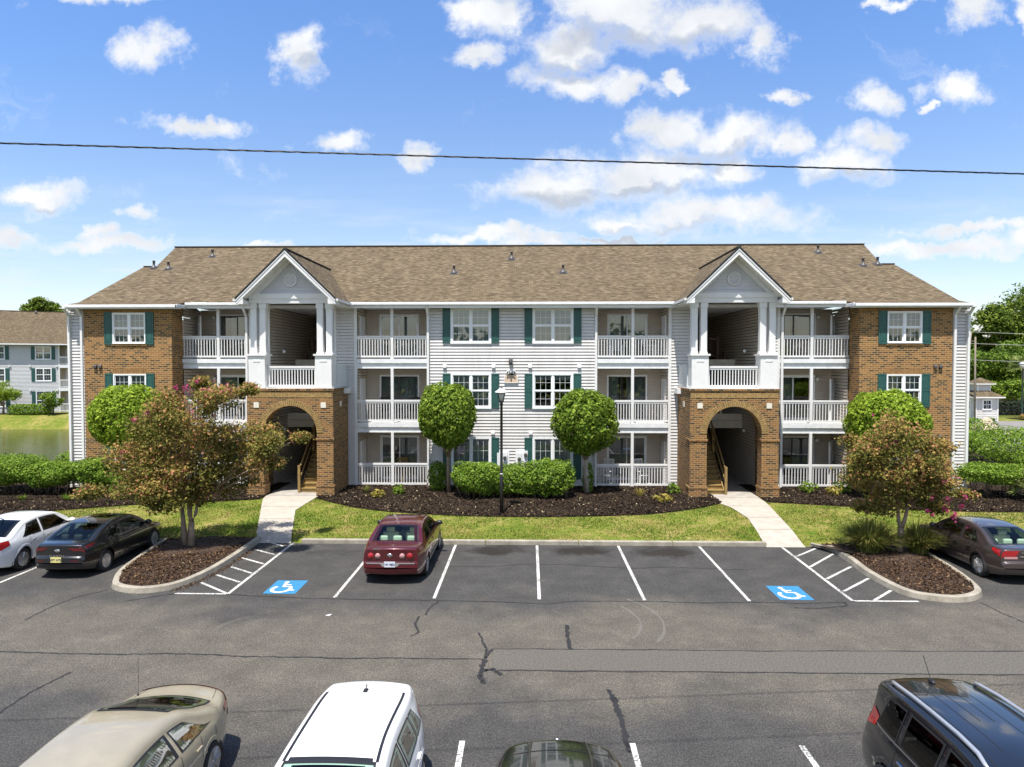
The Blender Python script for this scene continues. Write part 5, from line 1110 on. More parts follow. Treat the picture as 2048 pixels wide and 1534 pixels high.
# ---- distant trees
def bigtree(name, lab, base, lobes, mat, n, size, th=None, cat='tree', group=None, yr=2.2):
    t = thing(name, lab, cat, base, group=group); P = []; Nn = []; mb = MB(); bx_, by_, bz_ = base
    top = max(l[1] for l in lobes)-bz_
    trunk(mb, [(0, 0, -.2), (.1, 0, top*.5), (0, 0, top*.9)], [.05*top**.7+.05, .035*top**.7, .03], 8)
    tot = sum(l[2]**2 for l in lobes)
    for (x, z, r) in lobes:
        y = random.uniform(-1, 1)*min(yr, r); c0 = np.array([x-bx_, y, z-bz_]); trunk(mb, [(0, 0, max((z-bz_)*.45, .3)), tuple(c0)], [.05*r, .02*r], 5)
        m_ = max(12, int(24*r**.5)); 
        for q in range(m_):
            d = RNG.normal(size=3); d /= np.linalg.norm(d); d[2] = d[2]*.8+.1; nn = int(n*r*r/tot/m_)
            p, q_ = blob(max(nn, 12), c0+d*r*random.uniform(.5, .92), (r*.40, r*.40, r*.26), 2, .8, .2, 3, .4); P.append(p); Nn.append(q_)
    mb.build('trunk', M['greybark'], t); leaves('crown', np.vstack(P), np.vstack(Nn), size, size*.6, M[mat], t); return t
GB = 'tall pines beyond the right end of the building'
bigtree('pine_tree', 'tall pine nearest the roof corner in the woods at right', (67.5, 108, .3), [(67.3, 10.6, 2.6), (69.2, 8.6, 2.6), (66.2, 9.2, 1.6)], 'pine', 20000, .442, group=GB)
bigtree('pine_tree', 'tall broad pine behind the utility wires at right', (71, 104, .3), [(69.8, 12.7, 2.9), (73.2, 9.7, 3.6), (71, 10.9, 2.6)], 'pine', 14000, .42, group=GB)
bigtree('pine_tree', 'tallest pine at the right edge of the photo', (75.5, 106, .3), [(73.9, 14.4, 3.6), (77.9, 15.7, 4.0), (77.7, 9.5, 4.6), (75.2, 11.5, 3.2)], 'pine', 9000, .4, group=GB)
GO = 'leafy trees behind the gatehouse'
bigtree('leafy_tree', 'dark leafy tree directly behind the gatehouse and the utility poles', (60.6, 95, .3), [(61.5, 6.0, 2.9), (60.0, 3.4, 2.1), (62.5, 3.6, 2.0), (58.5, 5.4, 2.2)], 'oak', 13000, .34, group=GO)
bigtree('leafy_tree', 'broad leafy tree below the pines, right of the gatehouse roof', (66.2, 96, .3), [(64.5, 5.4, 3.3), (67.8, 5.4, 3.1), (66, 7.0, 2.6), (66.2, 3.0, 2.6)], 'oak', 15000, .34, group=GO)
bigtree('leafy_tree', 'leafy tree at the right edge behind the fan palm', (71.5, 97, .3), [(70.5, 5.6, 3.3), (73.5, 5.4, 3.2), (71.5, 3.0, 2.8)], 'oak', 13000, .34, group=GO)
GS = 'small round trees beside the gatehouse'
bigtree('young_tree', 'small round tree just right of the gatehouse cupola', (54.3, 82, .3), [(54.3, 2.9, 1.35), (54.9, 3.3, 1.0)], 'topiary2', 2400, .22, group=GS)
bigtree('young_tree', 'round green tree between the gatehouse and the distant lamp', (57.0, 82, .3), [(56.9, 3.0, 1.7), (57.6, 3.5, 1.1)], 'topiary2', 3000, .22, group=GS)
bigtree('young_tree', 'round green tree right of the distant lamp post', (60.4, 82.5, .3), [(60.3, 2.9, 1.7), (61.2, 3.2, 1.2)], 'topiary2', 2800, .22, group=GS)
palmetto('palm_tree', 'yellow-green fan palm above the distant lamp post', 'tree', (63.2, 89, .3), 30, 1.1, 1.2, 12, 5.2, -.5)
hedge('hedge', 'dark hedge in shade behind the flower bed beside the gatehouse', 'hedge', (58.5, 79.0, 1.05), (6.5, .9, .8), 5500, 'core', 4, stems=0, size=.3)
for k, (x, y, r, mat, lab) in enumerate([(51.6, 72.2, .5, 'crape', 'clump of red and orange bedding flowers beside the gatehouse'), (53.6, 72.6, .6, 'hedge', 'dark low shrub in the flower bed by the gatehouse'), (57.3, 73.0, .95, 'fountain', 'grey-green grassy clump at the end of the gatehouse flower bed'), (55.4, 72.4, .5, 'yellowleaf', 'yellow bedding plants in the gatehouse flower bed')]):
    P, Nn = blob(420, (0, 0, r*.5), (r*1.3, r*.7, r*.75), 2, .5); tag(leaves('bedding_plant', P, Nn, .16, .1, M[mat]), lab, 'plant', 'plants in the bed by the gatehouse').location = (x, y, .4)
bigtree('pine_tree', 'pine crown rising behind the roof of the far left building', (-81, 112, .3), [(-83.2, 14.9, 1.5), (-81.7, 15.9, 1.6), (-80.0, 15.2, 1.5), (-81.5, 14, 1.6)], 'pine', 7000, .36)
bigtree('pine_tree', 'sliver of a pine between the far left roof and the near eave', (-76.6, 112, .3), [(-77.1, 14.2, 1.0), (-75.9, 13.6, 1.3)], 'pine', 1500, .34)
bigtree('ball_tree', 'bright ball tree at the left photo edge before the far building', (-60.6, 77, .3), [(-60.6, 2.9, 1.35), (-61.4, 2.5, 1.1), (-60, 2.5, 1.0)], 'topiary', 3000, .2)
bigtree('ball_tree', 'round shrub-like tree beside the far building balconies', (-54.9, 77.2, .3), [(-54.9, 2.2, 1.05), (-54.5, 1.8, .8)], 'topiary2', 2000, .2)
hedge('hedge', 'low dark hedge along the far building beyond the pond', 'hedge', (-57.2, 76.9, .95), (2.5, .6, .6), 2600, 'hedge', 4, stems=0, size=.18)
# far-off woods behind and beside the viewer (they only show as reflections) and beyond the fields
P = []; Nn = []
for k in range(34):
    x = -95+190*k/33; y = -46+random.uniform(-6, 6); r = random.uniform(3.5, 5.5); p, q = blob(420, (x, y, r*1.25), (r, r, r*1.2), 2, .5, .15); P.append(p); Nn.append(q)
for k in range(120):
    a_ = R(-75+150*k/119); x = 230*math.sin(a_)+random.uniform(-3, 3); y = 10+215*math.cos(a_)+random.uniform(-10, 10); r = random.uniform(4, 7.0); p, q = blob(260, (x, y, r*.9), (r*1.2, r, r), 2, .5, .15); P.append(p); Nn.append(q)
tag(leaves('far_wood', np.vstack(P), np.vstack(Nn), 1.3, .9, M['oak']), 'distant belt of trees around the property', kind='stuff')
# ================================================================ CARS (local: +y is the nose)
def paint(name, col, metal=.0, rough=.32, flake=.06, coat=1.0):
    m, t, n, l, b = newmat(name); f = noise(t, 2.5, 5, .6)
    l.new(ramp(t, f, [(.3, tuple(c*(1-flake) for c in col)), (.7, tuple(min(1, c*(1+flake)) for c in col))]), b.inputs['Base Color'])
    b.inputs['Roughness'].default_value = rough; b.inputs['Metallic'].default_value = metal; b.inputs['Coat Weight'].default_value = coat; b.inputs['Coat Roughness'].default_value = .04
    return m
M['tyre'] = plain('tyre_rubber', (.018, .018, .018), .8, var=.2)
M['rim'] = plain('alloy_rim', (.55, .55, .56), .3, .85, var=.08)
M['rimdark'] = plain('steel_wheel', (.30, .30, .31), .4, .6, var=.15)
M['trim'] = plain('black_trim', (.015, .015, .016), .45, var=0)
M['seam'] = plain('panel_gap', (.01, .01, .01), .8, var=0)
M['tail'] = plain('tail_lamp', (.30, .008, .010), .12, var=.25, scale=12, coat=1)
M['taildark'] = plain('dark_tail_lamp', (.085, .004, .007), .12, var=.25, scale=12, coat=1)
M['tailclear'] = plain('clear_lamp', (.42, .22, .22), .15, var=.1, coat=1)
M['headlamp'] = plain('head_lamp', (.45, .47, .48), .08, .4, var=.2, scale=14, coat=1)
M['chrome'] = plain('chrome', (.75, .75, .76), .15, 1, var=0)
M['silver'] = plain('silver_rail', (.62, .62, .62), .3, .7, var=.04)
M['plate'] = plain('licence_plate', (.62, .66, .72), .4, var=.1, scale=12)
M['plateyellow'] = plain('yellow_licence_plate', (.68, .60, .22), .4, var=.1, scale=12)
M['ink'] = plain('plate_ink', (.03, .04, .12), .5, var=0)
M['seatlight'] = plain('light_seat_fabric', (.78, .76, .66), .9, var=.08)
M['seatdark'] = plain('dark_seat_fabric', (.045, .043, .04), .9, var=.2)
M['cabin'] = plain('cabin_plastic', (.03, .03, .03), .7, var=.1)
M['shelf'] = plain('rear_shelf', (.38, .36, .30), .9, var=.1)
M['bodydark'] = plain('underbody', (.012, .012, .012), .9, var=0)
M['cladding'] = plain('grey_cladding', (.22, .21, .20), .5, var=.06)
def interp(P, sub):
    P = np.asarray(P, float); n = len(P); m = np.zeros_like(P)
    for i in range(n):
        a = P[i]-P[max(i-1, 0)]; b = P[min(i+1, n-1)]-P[i]
        if i in (0, n-1): m[i] = (a+b)
        else: m[i] = np.where(a*b > 0, 2*a*b/(a+b+1e-12), 0)
    o = []
    for i in range(n-1):
        for k in range(sub):
            t = k/sub; t2, t3 = t*t, t*t*t
            o.append((2*t3-3*t2+1)*P[i]+(t3-2*t2+t)*m[i]+(-2*t3+3*t2)*P[i+1]+(t3-t2)*m[i+1])
    o.append(P[-1]); return np.array(o)
SUB = 7
class Car:
    def __init__(s, name, label, spec, loc, rotz, mat, group='parked cars'):
        s.S = spec; s.hw = spec['W']/2; s.L = spec['L']; s.H = spec['H']; s.belt = spec['belt']; s.tum = spec.get('tum', .25); s.mat = mat
        s.A = interp(spec['st'], SUB); s.yt, s.zt, s.yb, s.zb = s.A.T; s.N = len(s.A); s.hl = max(abs(s.yt).max(), .1); s.r = spec.get('r', .075); s.cr = spec.get('crown', .055)
        s.t = thing(name, label, 'car', loc, rotz, group); o = np.argsort(s.yt); s.oy, s.oz = s.yt[o], s.zt[o].copy(); pk = int(np.argmax(s.oz)); s.oz[:pk+1] = np.maximum.accumulate(s.oz[:pk+1]); s.oz[pk:] = np.maximum.accumulate(s.oz[pk:][::-1])[::-1]
        s.body(); s.wheels()
    def Wd(s, y): t = np.clip((np.abs(y)-.52*s.hl)/(.48*s.hl), 0, 1); return s.hw*(1-s.S.get('taper', .17)*t**2.4)
    def Sx(s, z):
        z = np.asarray(z, float); lo = 1-.075*((z-.60)/.42)**2; b0 = 1-.075*((s.belt-.60)/.42)**2
        return np.where(z <= s.belt, np.maximum(lo, .86), b0-.012-s.tum*np.clip((z-s.belt)/(s.H-s.belt), 0, 1.2)**1.12)
    def bul(s, y, x): return -np.sign(y)*s.S.get('bulge', .20)*(x/s.hw)**2*np.clip((np.abs(y)-.62)/(s.hl-.62), 0, 1)**1.1
    def ztop(s, y): return np.interp(y, s.oy, s.oz)
    def xside(s, y, z):
        x = s.Wd(y)*s.Sx(z); zt = s.ztop(y)-s.cr*(s.Wd(y)*s.Sx(z)/s.hw)**2; d = np.clip(zt-z, 0, s.r); return x-(s.r-np.sqrt(np.maximum(s.r**2-(s.r-d)**2, 0)))
    def col(s, c): i = int(np.clip(math.floor(c), 0, s.N-2)); f = c-i; return s.A[i]*(1-f)+s.A[i+1]*f
    def xe(s, a): yt, zt, yb, zb = a; r = min(s.r, (zt-zb)*.45); return max(float(s.Wd(yt)*s.Sx(zt-r))-r, .03), r
    def row(s, a):
        yt, zt, yb, zb = a; xe, r = s.xe(a); P = []
        for k in range(9): x = xe*k/8; P.append((x, yt, zt-s.cr*(x/s.hw)**2))
        z0 = zt-s.cr*(xe/s.hw)**2
        for g in (22, 45, 68, 90): P.append((xe+r*math.sin(R(g)), yt, z0-r*(1-math.cos(R(g)))))
        z1 = z0-r; x1 = xe+r; z2 = zb+.02; w0 = float(s.Wd(yt)*s.Sx(z1)); 
        for k in range(1, 16):
            q = k/15; z = z1+(z2-z1)*q; y = yt+(yb-yt)*q; x = float(s.Wd(y)*s.Sx(z)); P.append((x if z1 > z2 else x1, y, z))
        xl = P[-1][0]; P.append((max(xl-.03, .01), yb, zb)); P.append((max(xl-.25, .005), yb, zb+.01)); P.append((0, yb, zb+.01)); return P
    def fin(s, P): P = np.asarray(P, float); P[:, 1] += s.bul(P[:, 1], P[:, 0]); return P
    def cat(s, st): return st*SUB
    def deck(s, c, f, off=.006):
        """point on the upper skin: c station number (float), f -1..1 across the top, 1..2 round the edge"""
        a = s.col(c*SUB); xe, r = s.xe(a); g = R(90*min(max(abs(f)-1, 0), 1)); sg = 1 if f >= 0 else -1; b = s.col(c*SUB+.5); d = s.col(c*SUB-.5); ty, tz = b[0]-d[0], b[1]-d[1]; ln = math.hypot(ty, tz) or 1; ny, nz = tz/ln, -ty/ln
        x = sg*(min(abs(f), 1)*xe+r*math.sin(g)); z = a[1]-s.cr*(min(abs(f), 1)*xe/s.hw)**2-r*(1-math.cos(g)); y = a[0]+float(s.bul(np.array(a[0]), np.array(x)))
        return (x+sg*math.sin(g)*off, y+ny*off*math.cos(g), z+nz*off*math.cos(g))
    def side(s, y, z, sg, off=.006): x = float(s.xside(np.array(y), np.array(z))); return (sg*(x+off), y+float(s.bul(np.array(y), np.array(x))), z)
    def body(s):
        rows = np.array([s.row(a) for a in s.A]); N, K, _ = rows.shape; wc = s.S['wheels']; Ra = s.S['Ra']
        # snap the side skin to the wheel-arch circle
        for i in range(N):
            for k in range(12, K-2):
                x, y, z = rows[i, k]
                for wy in wc:
                    d = math.hypot(y-wy, z-s.S['wr']); 
                    if abs(d-Ra) < .045 and z > s.S['wr']-.2:
                        y2, z2 = wy+(y-wy)*Ra/d, s.S['wr']+(z-s.S['wr'])*Ra/d; rows[i, k] = (float(s.Wd(y2)*s.Sx(z2)) if k > 13 else x, y2, z2)
        V = []; F = []; idx = {}
        for sg in (1, -1):
            for i in range(N):
                for k in range(K):
                    if sg < 0 and abs(rows[i, k][0]) < 1e-9: idx[(sg, i, k)] = idx[(1, i, k)]; continue
                    idx[(sg, i, k)] = len(V); V.append((sg*rows[i, k][0], rows[i, k][1], rows[i, k][2]))
        wins = s.S['win']; dk = s.S['glass']
        def inside_side(y, z):
            for (b0, t0, b1, t1, zb0, zb1) in wins:
                zt = s.ztop(y)-s.S.get('rail', .105); zb = s.belt+.025
                if not (zb+.03 < z < zt-.03): continue
                t = (z-zb)/(zt-zb); ya = b0+(t0-b0)*t; yc = b1+(t1-b1)*t
                if ya+.05 < y < yc-.05: return True
            return False
        for sg in (1, -1):
            for i in range(N-1):
                for k in range(K-1):
                    c = (rows[i, k]+rows[i+1, k]+rows[i, k+1]+rows[i+1, k+1])/4; 
                    if k >= 12:
                        if any(math.hypot(c[1]-wy, c[2]-s.S['wr']) < Ra-.004 for wy in wc) and c[0] > s.hw*.55: continue
                        if all(inside_side(*rows[p, q][1:]) for p in (i, i+1) for q in (k, k+1)): continue
                    if k < 8:
                        if any(g[0]+.12 < (i+e)/SUB < g[1]-.12 for g in dk for e in (.0,)) and any(g[0]+.12 < (i+1)/SUB < g[1]-.12 for g in dk) and (k+1)/8 < .87: continue
                    q = [idx[(sg, i, k)], idx[(sg, i+1, k)], idx[(sg, i+1, k+1)], idx[(sg, i, k+1)]]
                    F.append(q if sg > 0 else q[::-1])
        V = s.fin(V); me = bpy.data.meshes.new('body'); me.from_pydata([tuple(v) for v in V], [], F); me.update()
        import bmesh
        bm_ = bmesh.new(); bm_.from_mesh(me); bmesh.ops.recalc_face_normals(bm_, faces=bm_.faces); bm_.to_mesh(me); bm_.free()
        me.polygons.foreach_set('use_smooth', np.ones(len(me.polygons), bool)); link('body', me, s.mat, s.t)
        gl = M[s.S.get('tint', 'carglass')]
        TR = MB()
        def grid(fn, us, vs, mb): 
            G = [[fn(u, v) for v in vs] for u in us]
            for i in range(len(us)-1):
                for j in range(len(vs)-1): mb.face([G[i][j], G[i+1][j], G[i+1][j+1], G[i][j+1]], True)
        def framed(fn, nu, nv, mb, eu, ev):
            us = np.linspace(eu, 1-eu, nu); vs = np.linspace(ev, 1-ev, nv); grid(fn, us, vs, mb)
            for a, b in ((0, eu), (1-eu, 1)): grid(fn, [a, b], np.concatenate([[0], vs, [1]]), TR)
            for a, b in ((0, ev), (1-ev, 1)): grid(fn, us, [a, b], TR)
        for gi, g in enumerate(dk):
            mb = MB(); f0 = g[2]; framed(lambda u, v: s.deck(g[0]+(g[1]-g[0])*u, f0*(2*v-1), .008), 14, 13, mb, .05, .025); mb.build('windscreen' if gi == 0 else 'rear_window', gl if gi == 0 or s.S.get('tint') else M['carglass'], s.t); TR.build('window_seal', M['trim'], s.t); TR.v = []; TR.f = []; TR.sm = []
        for sg in (1, -1):
            for (b0, t0, b1, t1, zb0, zb1) in wins:
                def fn(u, v, sg=sg):
                    y = (b0+(b1-b0)*u)*(1-v)+(t0+(t1-t0)*u)*v; zb = s.belt+.025; zt = float(s.ztop(y))-s.S.get('rail', .105); return s.side(y, zb+(zt-zb)*v, sg, .007)
                mb = MB(); framed(fn, 12, 7, mb, .05, .06); mb.build('side_window', gl, s.t); TR.build('window_seal', M['trim'], s.t); TR.v = []; TR.f = []; TR.sm = []
        if s.S.get('chromeseal'):
            mb = MB()
            for sg in (1, -1):
                y0 = min(w[0] for w in wins)-.03; y1 = max(w[2] for w in wins); ys_ = np.linspace(y0, y1, 26)
                for a, b in zip(ys_[:-1], ys_[1:]): mb.face([s.side(a, s.belt+.005, sg, .010), s.side(b, s.belt+.005, sg, .010), s.side(b, s.belt+.028, sg, .012), s.side(a, s.belt+.028, sg, .012)])
            mb.build('chrome_strip', M['chrome'], s.t)
        # seams, handles
        SE = MB()
        for sg in (1, -1):
            for y in s.S['doors']:
                zt = s.belt; zz = np.linspace(.28, zt, 9)
                for a, b in zip(zz[:-1], zz[1:]):
                    if any(math.hypot(y-wy, (a+b)/2-s.S['wr']) < Ra for wy in wc): continue
                    SE.face([s.side(y-.005, a, sg, .003), s.side(y+.005, a, sg, .003), s.side(y+.005, b, sg, .003), s.side(y-.005, b, sg, .003)])
            ys_ = np.linspace(-.45*s.hl, .5*s.hl, 14)
        for c, f in s.S.get('cuts', ()):
            fs = np.linspace(-f, f, 15)
            for a, b in zip(fs[:-1], fs[1:]): SE.face([s.deck(c, a, .003), s.deck(c, b, .003), s.deck(c+.035, b, .003), s.deck(c+.035, a, .003)])
        for c0, c1, f in s.S.get('longcuts', ()):
            cs = np.linspace(c0, c1, 16)
            for sg in (1, -1):
                for a, b in zip(cs[:-1], cs[1:]): SE.face([s.deck(a, sg*f, .003), s.deck(b, sg*f, .003), s.deck(b, sg*(f+.012), .003), s.deck(a, sg*(f+.012), .003)])
        SE.build('panel_seam', M['seam'], s.t)
        for sg in (1, -1):
            for y in s.S['handles']:
                z = s.belt-.13; p = Vector(s.side(y-.09, z, sg, .018)); q = Vector(s.side(y+.09, z, sg, .018)); mb = MB(); mb.bar(p, q, .03, .028); mb.build('door_handle', M['chrome'] if s.S.get('chromehandle') else s.mat, s.t, bevel=.008)
            p = Vector(s.side(s.S['mirror'], s.belt+.07, sg, 0)); mb = MB(); mb.sphere((p.x+sg*.13, p.y+.02, p.z+.02), (.115, .075, .075), 12, 8); mb.bar(p, (p.x+sg*.08, p.y+.02, p.z), .05, .03); mb.build('door_mirror', M['trim'] if s.S.get('blackmirror') else s.mat, s.t)
        # wheel wells, arch lips, floor, seats
        for wy in wc:
            for sg in (1, -1):
                WW = MB(); LP = MB()
                n_ = 22; xo = s.hw*.93; xi = s.hw*.50; A = [R(-25+230*k/n_) for k in range(n_+1)]
                for a, b in zip(A[:-1], A[1:]):
                    pa = (wy+(Ra+.0)*math.cos(a), s.S['wr']+(Ra)*math.sin(a)); pb = (wy+Ra*math.cos(b), s.S['wr']+Ra*math.sin(b))
                    WW.face([(sg*xo, *pa), (sg*xo, *pb), (sg*xi, *pb), (sg*xi, *pa)], True)
                    if min(pa[1], pb[1]) > s.S.get('sill', .2):
                        o_ = lambda g, rr, off: s.side(wy+rr*math.cos(g), s.S['wr']+rr*math.sin(g), sg, off)
                        LP.face([o_(a, Ra-.012, .002), o_(b, Ra-.012, .002), o_(b, Ra+.045, .005), o_(a, Ra+.045, .005)], True); LP.face([o_(a, Ra+.045, .005), o_(b, Ra+.045, .005), o_(b, Ra+.06, -.004), o_(a, Ra+.06, -.004)], True)
                        q1, q2 = o_(a, Ra-.012, .002), o_(b, Ra-.012, .002); LP.face([q1, q2, (q2[0]-sg*.06, q2[1], q2[2]), (q1[0]-sg*.06, q1[1], q1[2])], True)
                WW.face([(sg*xi, wy+Ra*math.cos(R(360*k/16)), s.S['wr']+Ra*math.sin(R(360*k/16))) for k in range(16)])
                WW.build('wheel_well', M['bodydark'], s.t); LP.build('wheel_arch', s.mat if not s.S.get('cladarch') else M['trim'], s.t)
        if s.S.get('interior', True):
            y0, y1 = s.S['cabin']; mb = MB(); w = s.hw*.80; fl = s.belt-.5; mb.box(-w, w, y0, y1, fl-.05, fl); mb.box(-w, w, y1-.35, y1+.05, fl, s.belt-.02); mb.lathe([(.17, 0), (.185, .015), (.17, .03)], (-.36*1, y1-.55, s.belt+.0), 18, 'y'); mb.build('dashboard', M['cabin'], s.t)
            st = M['seatlight'] if s.S.get('lightseats') else M['seatdark']; mb = MB()
            ym = s.S['seats']
            for (yy, n_) in ((ym[0], 2), (ym[1], 3)):
                for k in range(n_):
                    x = (-.36+.72*k) if n_ == 2 else (-.42+.42*k); ww = .25 if n_ == 2 else .20; top = s.belt+.10 if n_ == 2 else s.belt+.0
                    mb.box(x-ww, x+ww, yy-.1, yy+.42, fl, fl+.20); i0 = len(mb.v); mb.box(x-ww, x+ww, yy-.26, yy-.10, fl+.1, top); mb.box(x-.13, x+.13, yy-.30, yy-.19, top+.01, top+.17)
            mb.build('seat', st, s.t, bevel=.045)
            if s.S.get('shelf'): mb = MB(); y2 = s.S['shelf']; mb.box(-w*.95, w*.95, y2[0], y2[1], s.belt-.06, s.belt-.02); mb.build('parcel_shelf', M['shelf'] if s.S.get('lightseats') else M['cabin'], s.t)
    def wheels(s):
        rt = s.S['wr']; w = .205
        for wy in s.S['wheels']:
            for sg in (1, -1):
                x = s.hw*.985-w/2; wh = thing('wheel', None, None, (sg*x, wy, rt)); wh.parent = s.t; wh.rotation_euler = (0, 0, 0 if sg > 0 else math.pi)
                rr = rt*s.S.get('rimr', .68); mb = MB(); mb.lathe([(rr-.01, -w/2+.02), (rr+.01, -w/2), (rt-.03, -w/2), (rt-.004, -w/2+.03), (rt, -w/4), (rt, w/4), (rt-.004, w/2-.03), (rt-.03, w/2), (rr+.01, w/2), (rr-.01, w/2-.02)], (0, 0, 0), 30, 'x'); mb.build('tyre', M['tyre'], wh)
                mb = MB(); mb.lathe([(rr, w/2-.015), (rr-.02, w/2-.005), (rr-.03, w/2-.03), (rr-.035, w/2-.09)], (0, 0, 0), 30, 'x'); mb.lathe([(.0, w/2-.005), (.055, w/2-.012), (.065, w/2-.05)], (0, 0, 0), 14, 'x')
                hb = MB(); hb.lathe([(rr-.03, w/2-.085), (.02, w/2-.095)], (0, 0, 0), 24, 'x'); hb.build('brake_disc', M['bodydark'], wh)
                n_ = s.S.get('spokes', 7)
                for k in range(n_):
                    a = 2*math.pi*k/n_; p = (w/2-.028, .04*math.cos(a), .04*math.sin(a)); q = (w/2-.026, (rr-.02)*math.cos(a), (rr-.02)*math.sin(a)); mb.bar(p, q, s.S.get('spw', .055), .03)
                mb.build('rim', M['rim'] if s.S.get('alloy', True) else M['rimdark'], wh)
    # ---- patches
    def dpatch(s, name, mat, c0, c1, f0, f1, off=.010, nu=6, nv=8, g0=None, g1=None):
        mb = MB(); us = np.linspace(0, 1, nu); vs = np.linspace(0, 1, nv); g0 = f0 if g0 is None else g0; g1 = f1 if g1 is None else g1
        G = [[s.deck(c0+(c1-c0)*u, (f0+(g0-f0)*u)*(1-v)+(f1+(g1-f1)*u)*v, off) for v in vs] for u in us]
        for i in range(nu-1):
            for j in range(nv-1): mb.face([G[i][j], G[i+1][j], G[i+1][j+1], G[i][j+1]], True)
        return mb.build(name, mat, s.t)
    def spatch(s, name, mat, quad, sg, off=.010, nu=7, nv=5):
        (a, b, c, d) = quad; mb = MB()
        def f(u, v): p = Vector(a).lerp(Vector(b), u).lerp(Vector(d).lerp(Vector(c), u), v); return s.side(p.x, p.y, sg, off)
        G = [[f(u, v) for v in np.linspace(0, 1, nv)] for u in np.linspace(0, 1, nu)]
        for i in range(nu-1):
            for j in range(nv-1): mb.face([G[i][j], G[i+1][j], G[i+1][j+1], G[i][j+1]], True)
        return mb.build(name, mat, s.t)
    def plate(s, c, mat, z=None, txt=None):
        p = s.deck(c, 0, .012); a = s.col(c*SUB); b = s.col(c*SUB+.6); d = s.col(c*SUB-.6); tilt = math.atan2(b[0]-d[0], -(b[1]-d[1])); mb = MB(); mb.box(-.155, .155, -.008, .004, -.078, .078); o = mb.build('licence_plate', mat, s.t); o.location = p; o.rotation_euler = (0, 0, 0)
        if txt: text_mesh(txt, .085, (0, -.0105, -.005), (R(90), 0, 0), M['ink'], o, 'plate_lettering', .003, .001)
        return o
    def badge(s, c, f, w, h, mat, name='emblem'):
        p = s.deck(c, f, .014); mb = MB(); mb.sphere((0, 0, 0), (w/2, .012, h/2), 14, 8); o = mb.build(name, mat, s.t); o.location = p; return o
    def text(s, body, c, f, size, mat, name='badge_lettering', sx=1):
        p = s.deck(c, f, .014); return text_mesh(body, size, p, (R(90), 0, 0), mat, s.t, name, .002, .002, sx)
# station lists: (y, z of the skin top; y, z of the skin bottom), nose to tail
SED = lambda L, H, hood, trunk, cowl, ws, roof, rtop, rbot, dk, arc=.03: [
    (L/2, .52, L/2, .49), (L/2-.005, .64, L/2-.01, .34), (L/2-.10, hood-.10, L/2-.14, .23), (L/2-.55, hood, L/2-.5, .20), (cowl+.06, hood+.13, cowl+.06, .20), (cowl, hood+.15, cowl, .20), ((cowl+ws)/2, (hood+.15+H)/2+.035, (cowl+ws)/2, .20), (ws, H-.035, ws, .20), (roof, H, roof, .20), (rtop, H-.055, rtop, .20),
    ((rtop+rbot)/2, (H-.055+trunk)/2+arc, (rtop+rbot)/2, .20), (rbot, trunk+.01, rbot, .20), (rbot-.12, trunk, rbot-.10, .20), (-L/2+dk+.10, trunk-.015, -L/2+.36, .22), (-L/2+dk, trunk-.05, -L/2+.20, .25), (-L/2+dk-.02, .70, -L/2+.10, .28), (-L/2+.015, .655, -L/2+.04, .33), (-L/2, .52, -L/2, .47)]
def sedan_spec(L=4.75, W=1.82, H=1.45, hood=.86, trunk=1.05, cowl=1.05, ws=.30, roof=-.25, rtop=-.95, rbot=-1.60, dk=.10, belt=.93, wb=2.72, wr=.325, arc=.03, **k):
    st = SED(L, H, hood, trunk, cowl, ws, roof, rtop, rbot, dk, arc); d = dict(L=L, W=W, H=H, belt=belt, st=st, wheels=(wb/2+.04, -wb/2+.04), wr=wr, Ra=wr+.055, glass=[(5.0, 7.0, .965), (9.0, 11.1, .93)],
        win=[(-.42+.03, -.36, cowl-.18, ws+.05, 0, 0), (rbot+.42, rtop-.02, -.47, -.43, 0, 0)], doors=(cowl-.05, -.42, -1.02), handles=(-.22, -.95+.06), mirror=cowl-.28, cabin=(rbot+.15, cowl-.05), seats=(-.25, -1.0), shelf=(rbot+.05, rbot+.55), cuts=((13.35, .95), (3.0, .86)), longcuts=((3.05, 4.8, .88), (12.0, 13.3, .93)))
    d.update(k); return d
def std_rear(c, lamps=True): pass
# 1 dark red sedan in the middle stalls
c = Car('parked_car', 'dark red sedan parked alone in the middle stalls, seen from behind', sedan_spec(4.9, 1.86, 1.46, .88, 1.09, 1.10, .32, -.25, -1.0, -1.72, .05, .96, 2.8, .325, lightseats=True, blackmirror=True, trunk_=0, chromeseal=False, alloy=True, r=.085), (-3.93, 21.42, 0), R(0), paint('maroon_paint', (.085, .005, .010), .15, .25))
for f in (.80, .50): 
    for sg in (1, -1):
        p = c.deck(14.55, sg*f, .02); mb = MB(); mb.lathe([(0, -.012), (.085 if f > .6 else .07, -.010), (.095 if f > .6 else .08, .02)], p, 18, 'y'); mb.build('tail_lamp', M['tail'] if f > .6 else M['tailclear'], c.t)
c.dpatch('tail_panel', paint('dark_red_lens', (.055, .003, .006), 0, .12), 14.12, 14.95, -.985, .985, .006, 5, 12)
c.dpatch('bumper_strip', M['cladding'], 15.95, 16.25, -1, 1, .012, 3, 12); c.dpatch('plate_recess', M['cladding'], 16.2, 16.75, -.42, .42, .009, 4, 8, -.30, .30)
for sg in (1, -1): c.spatch('side_cladding', M['cladding'], ((-1.0, .44), (.95, .44), (.95, .30), (-1.0, .30)), sg, .012, 14, 4)
c.plate(16.35, M['plate'], txt='641 MJD'); c.badge(14.5, 0, .16, .09, M['chrome']); c.text('IMPALA', 14.02, -.55, .075, M['chrome'])
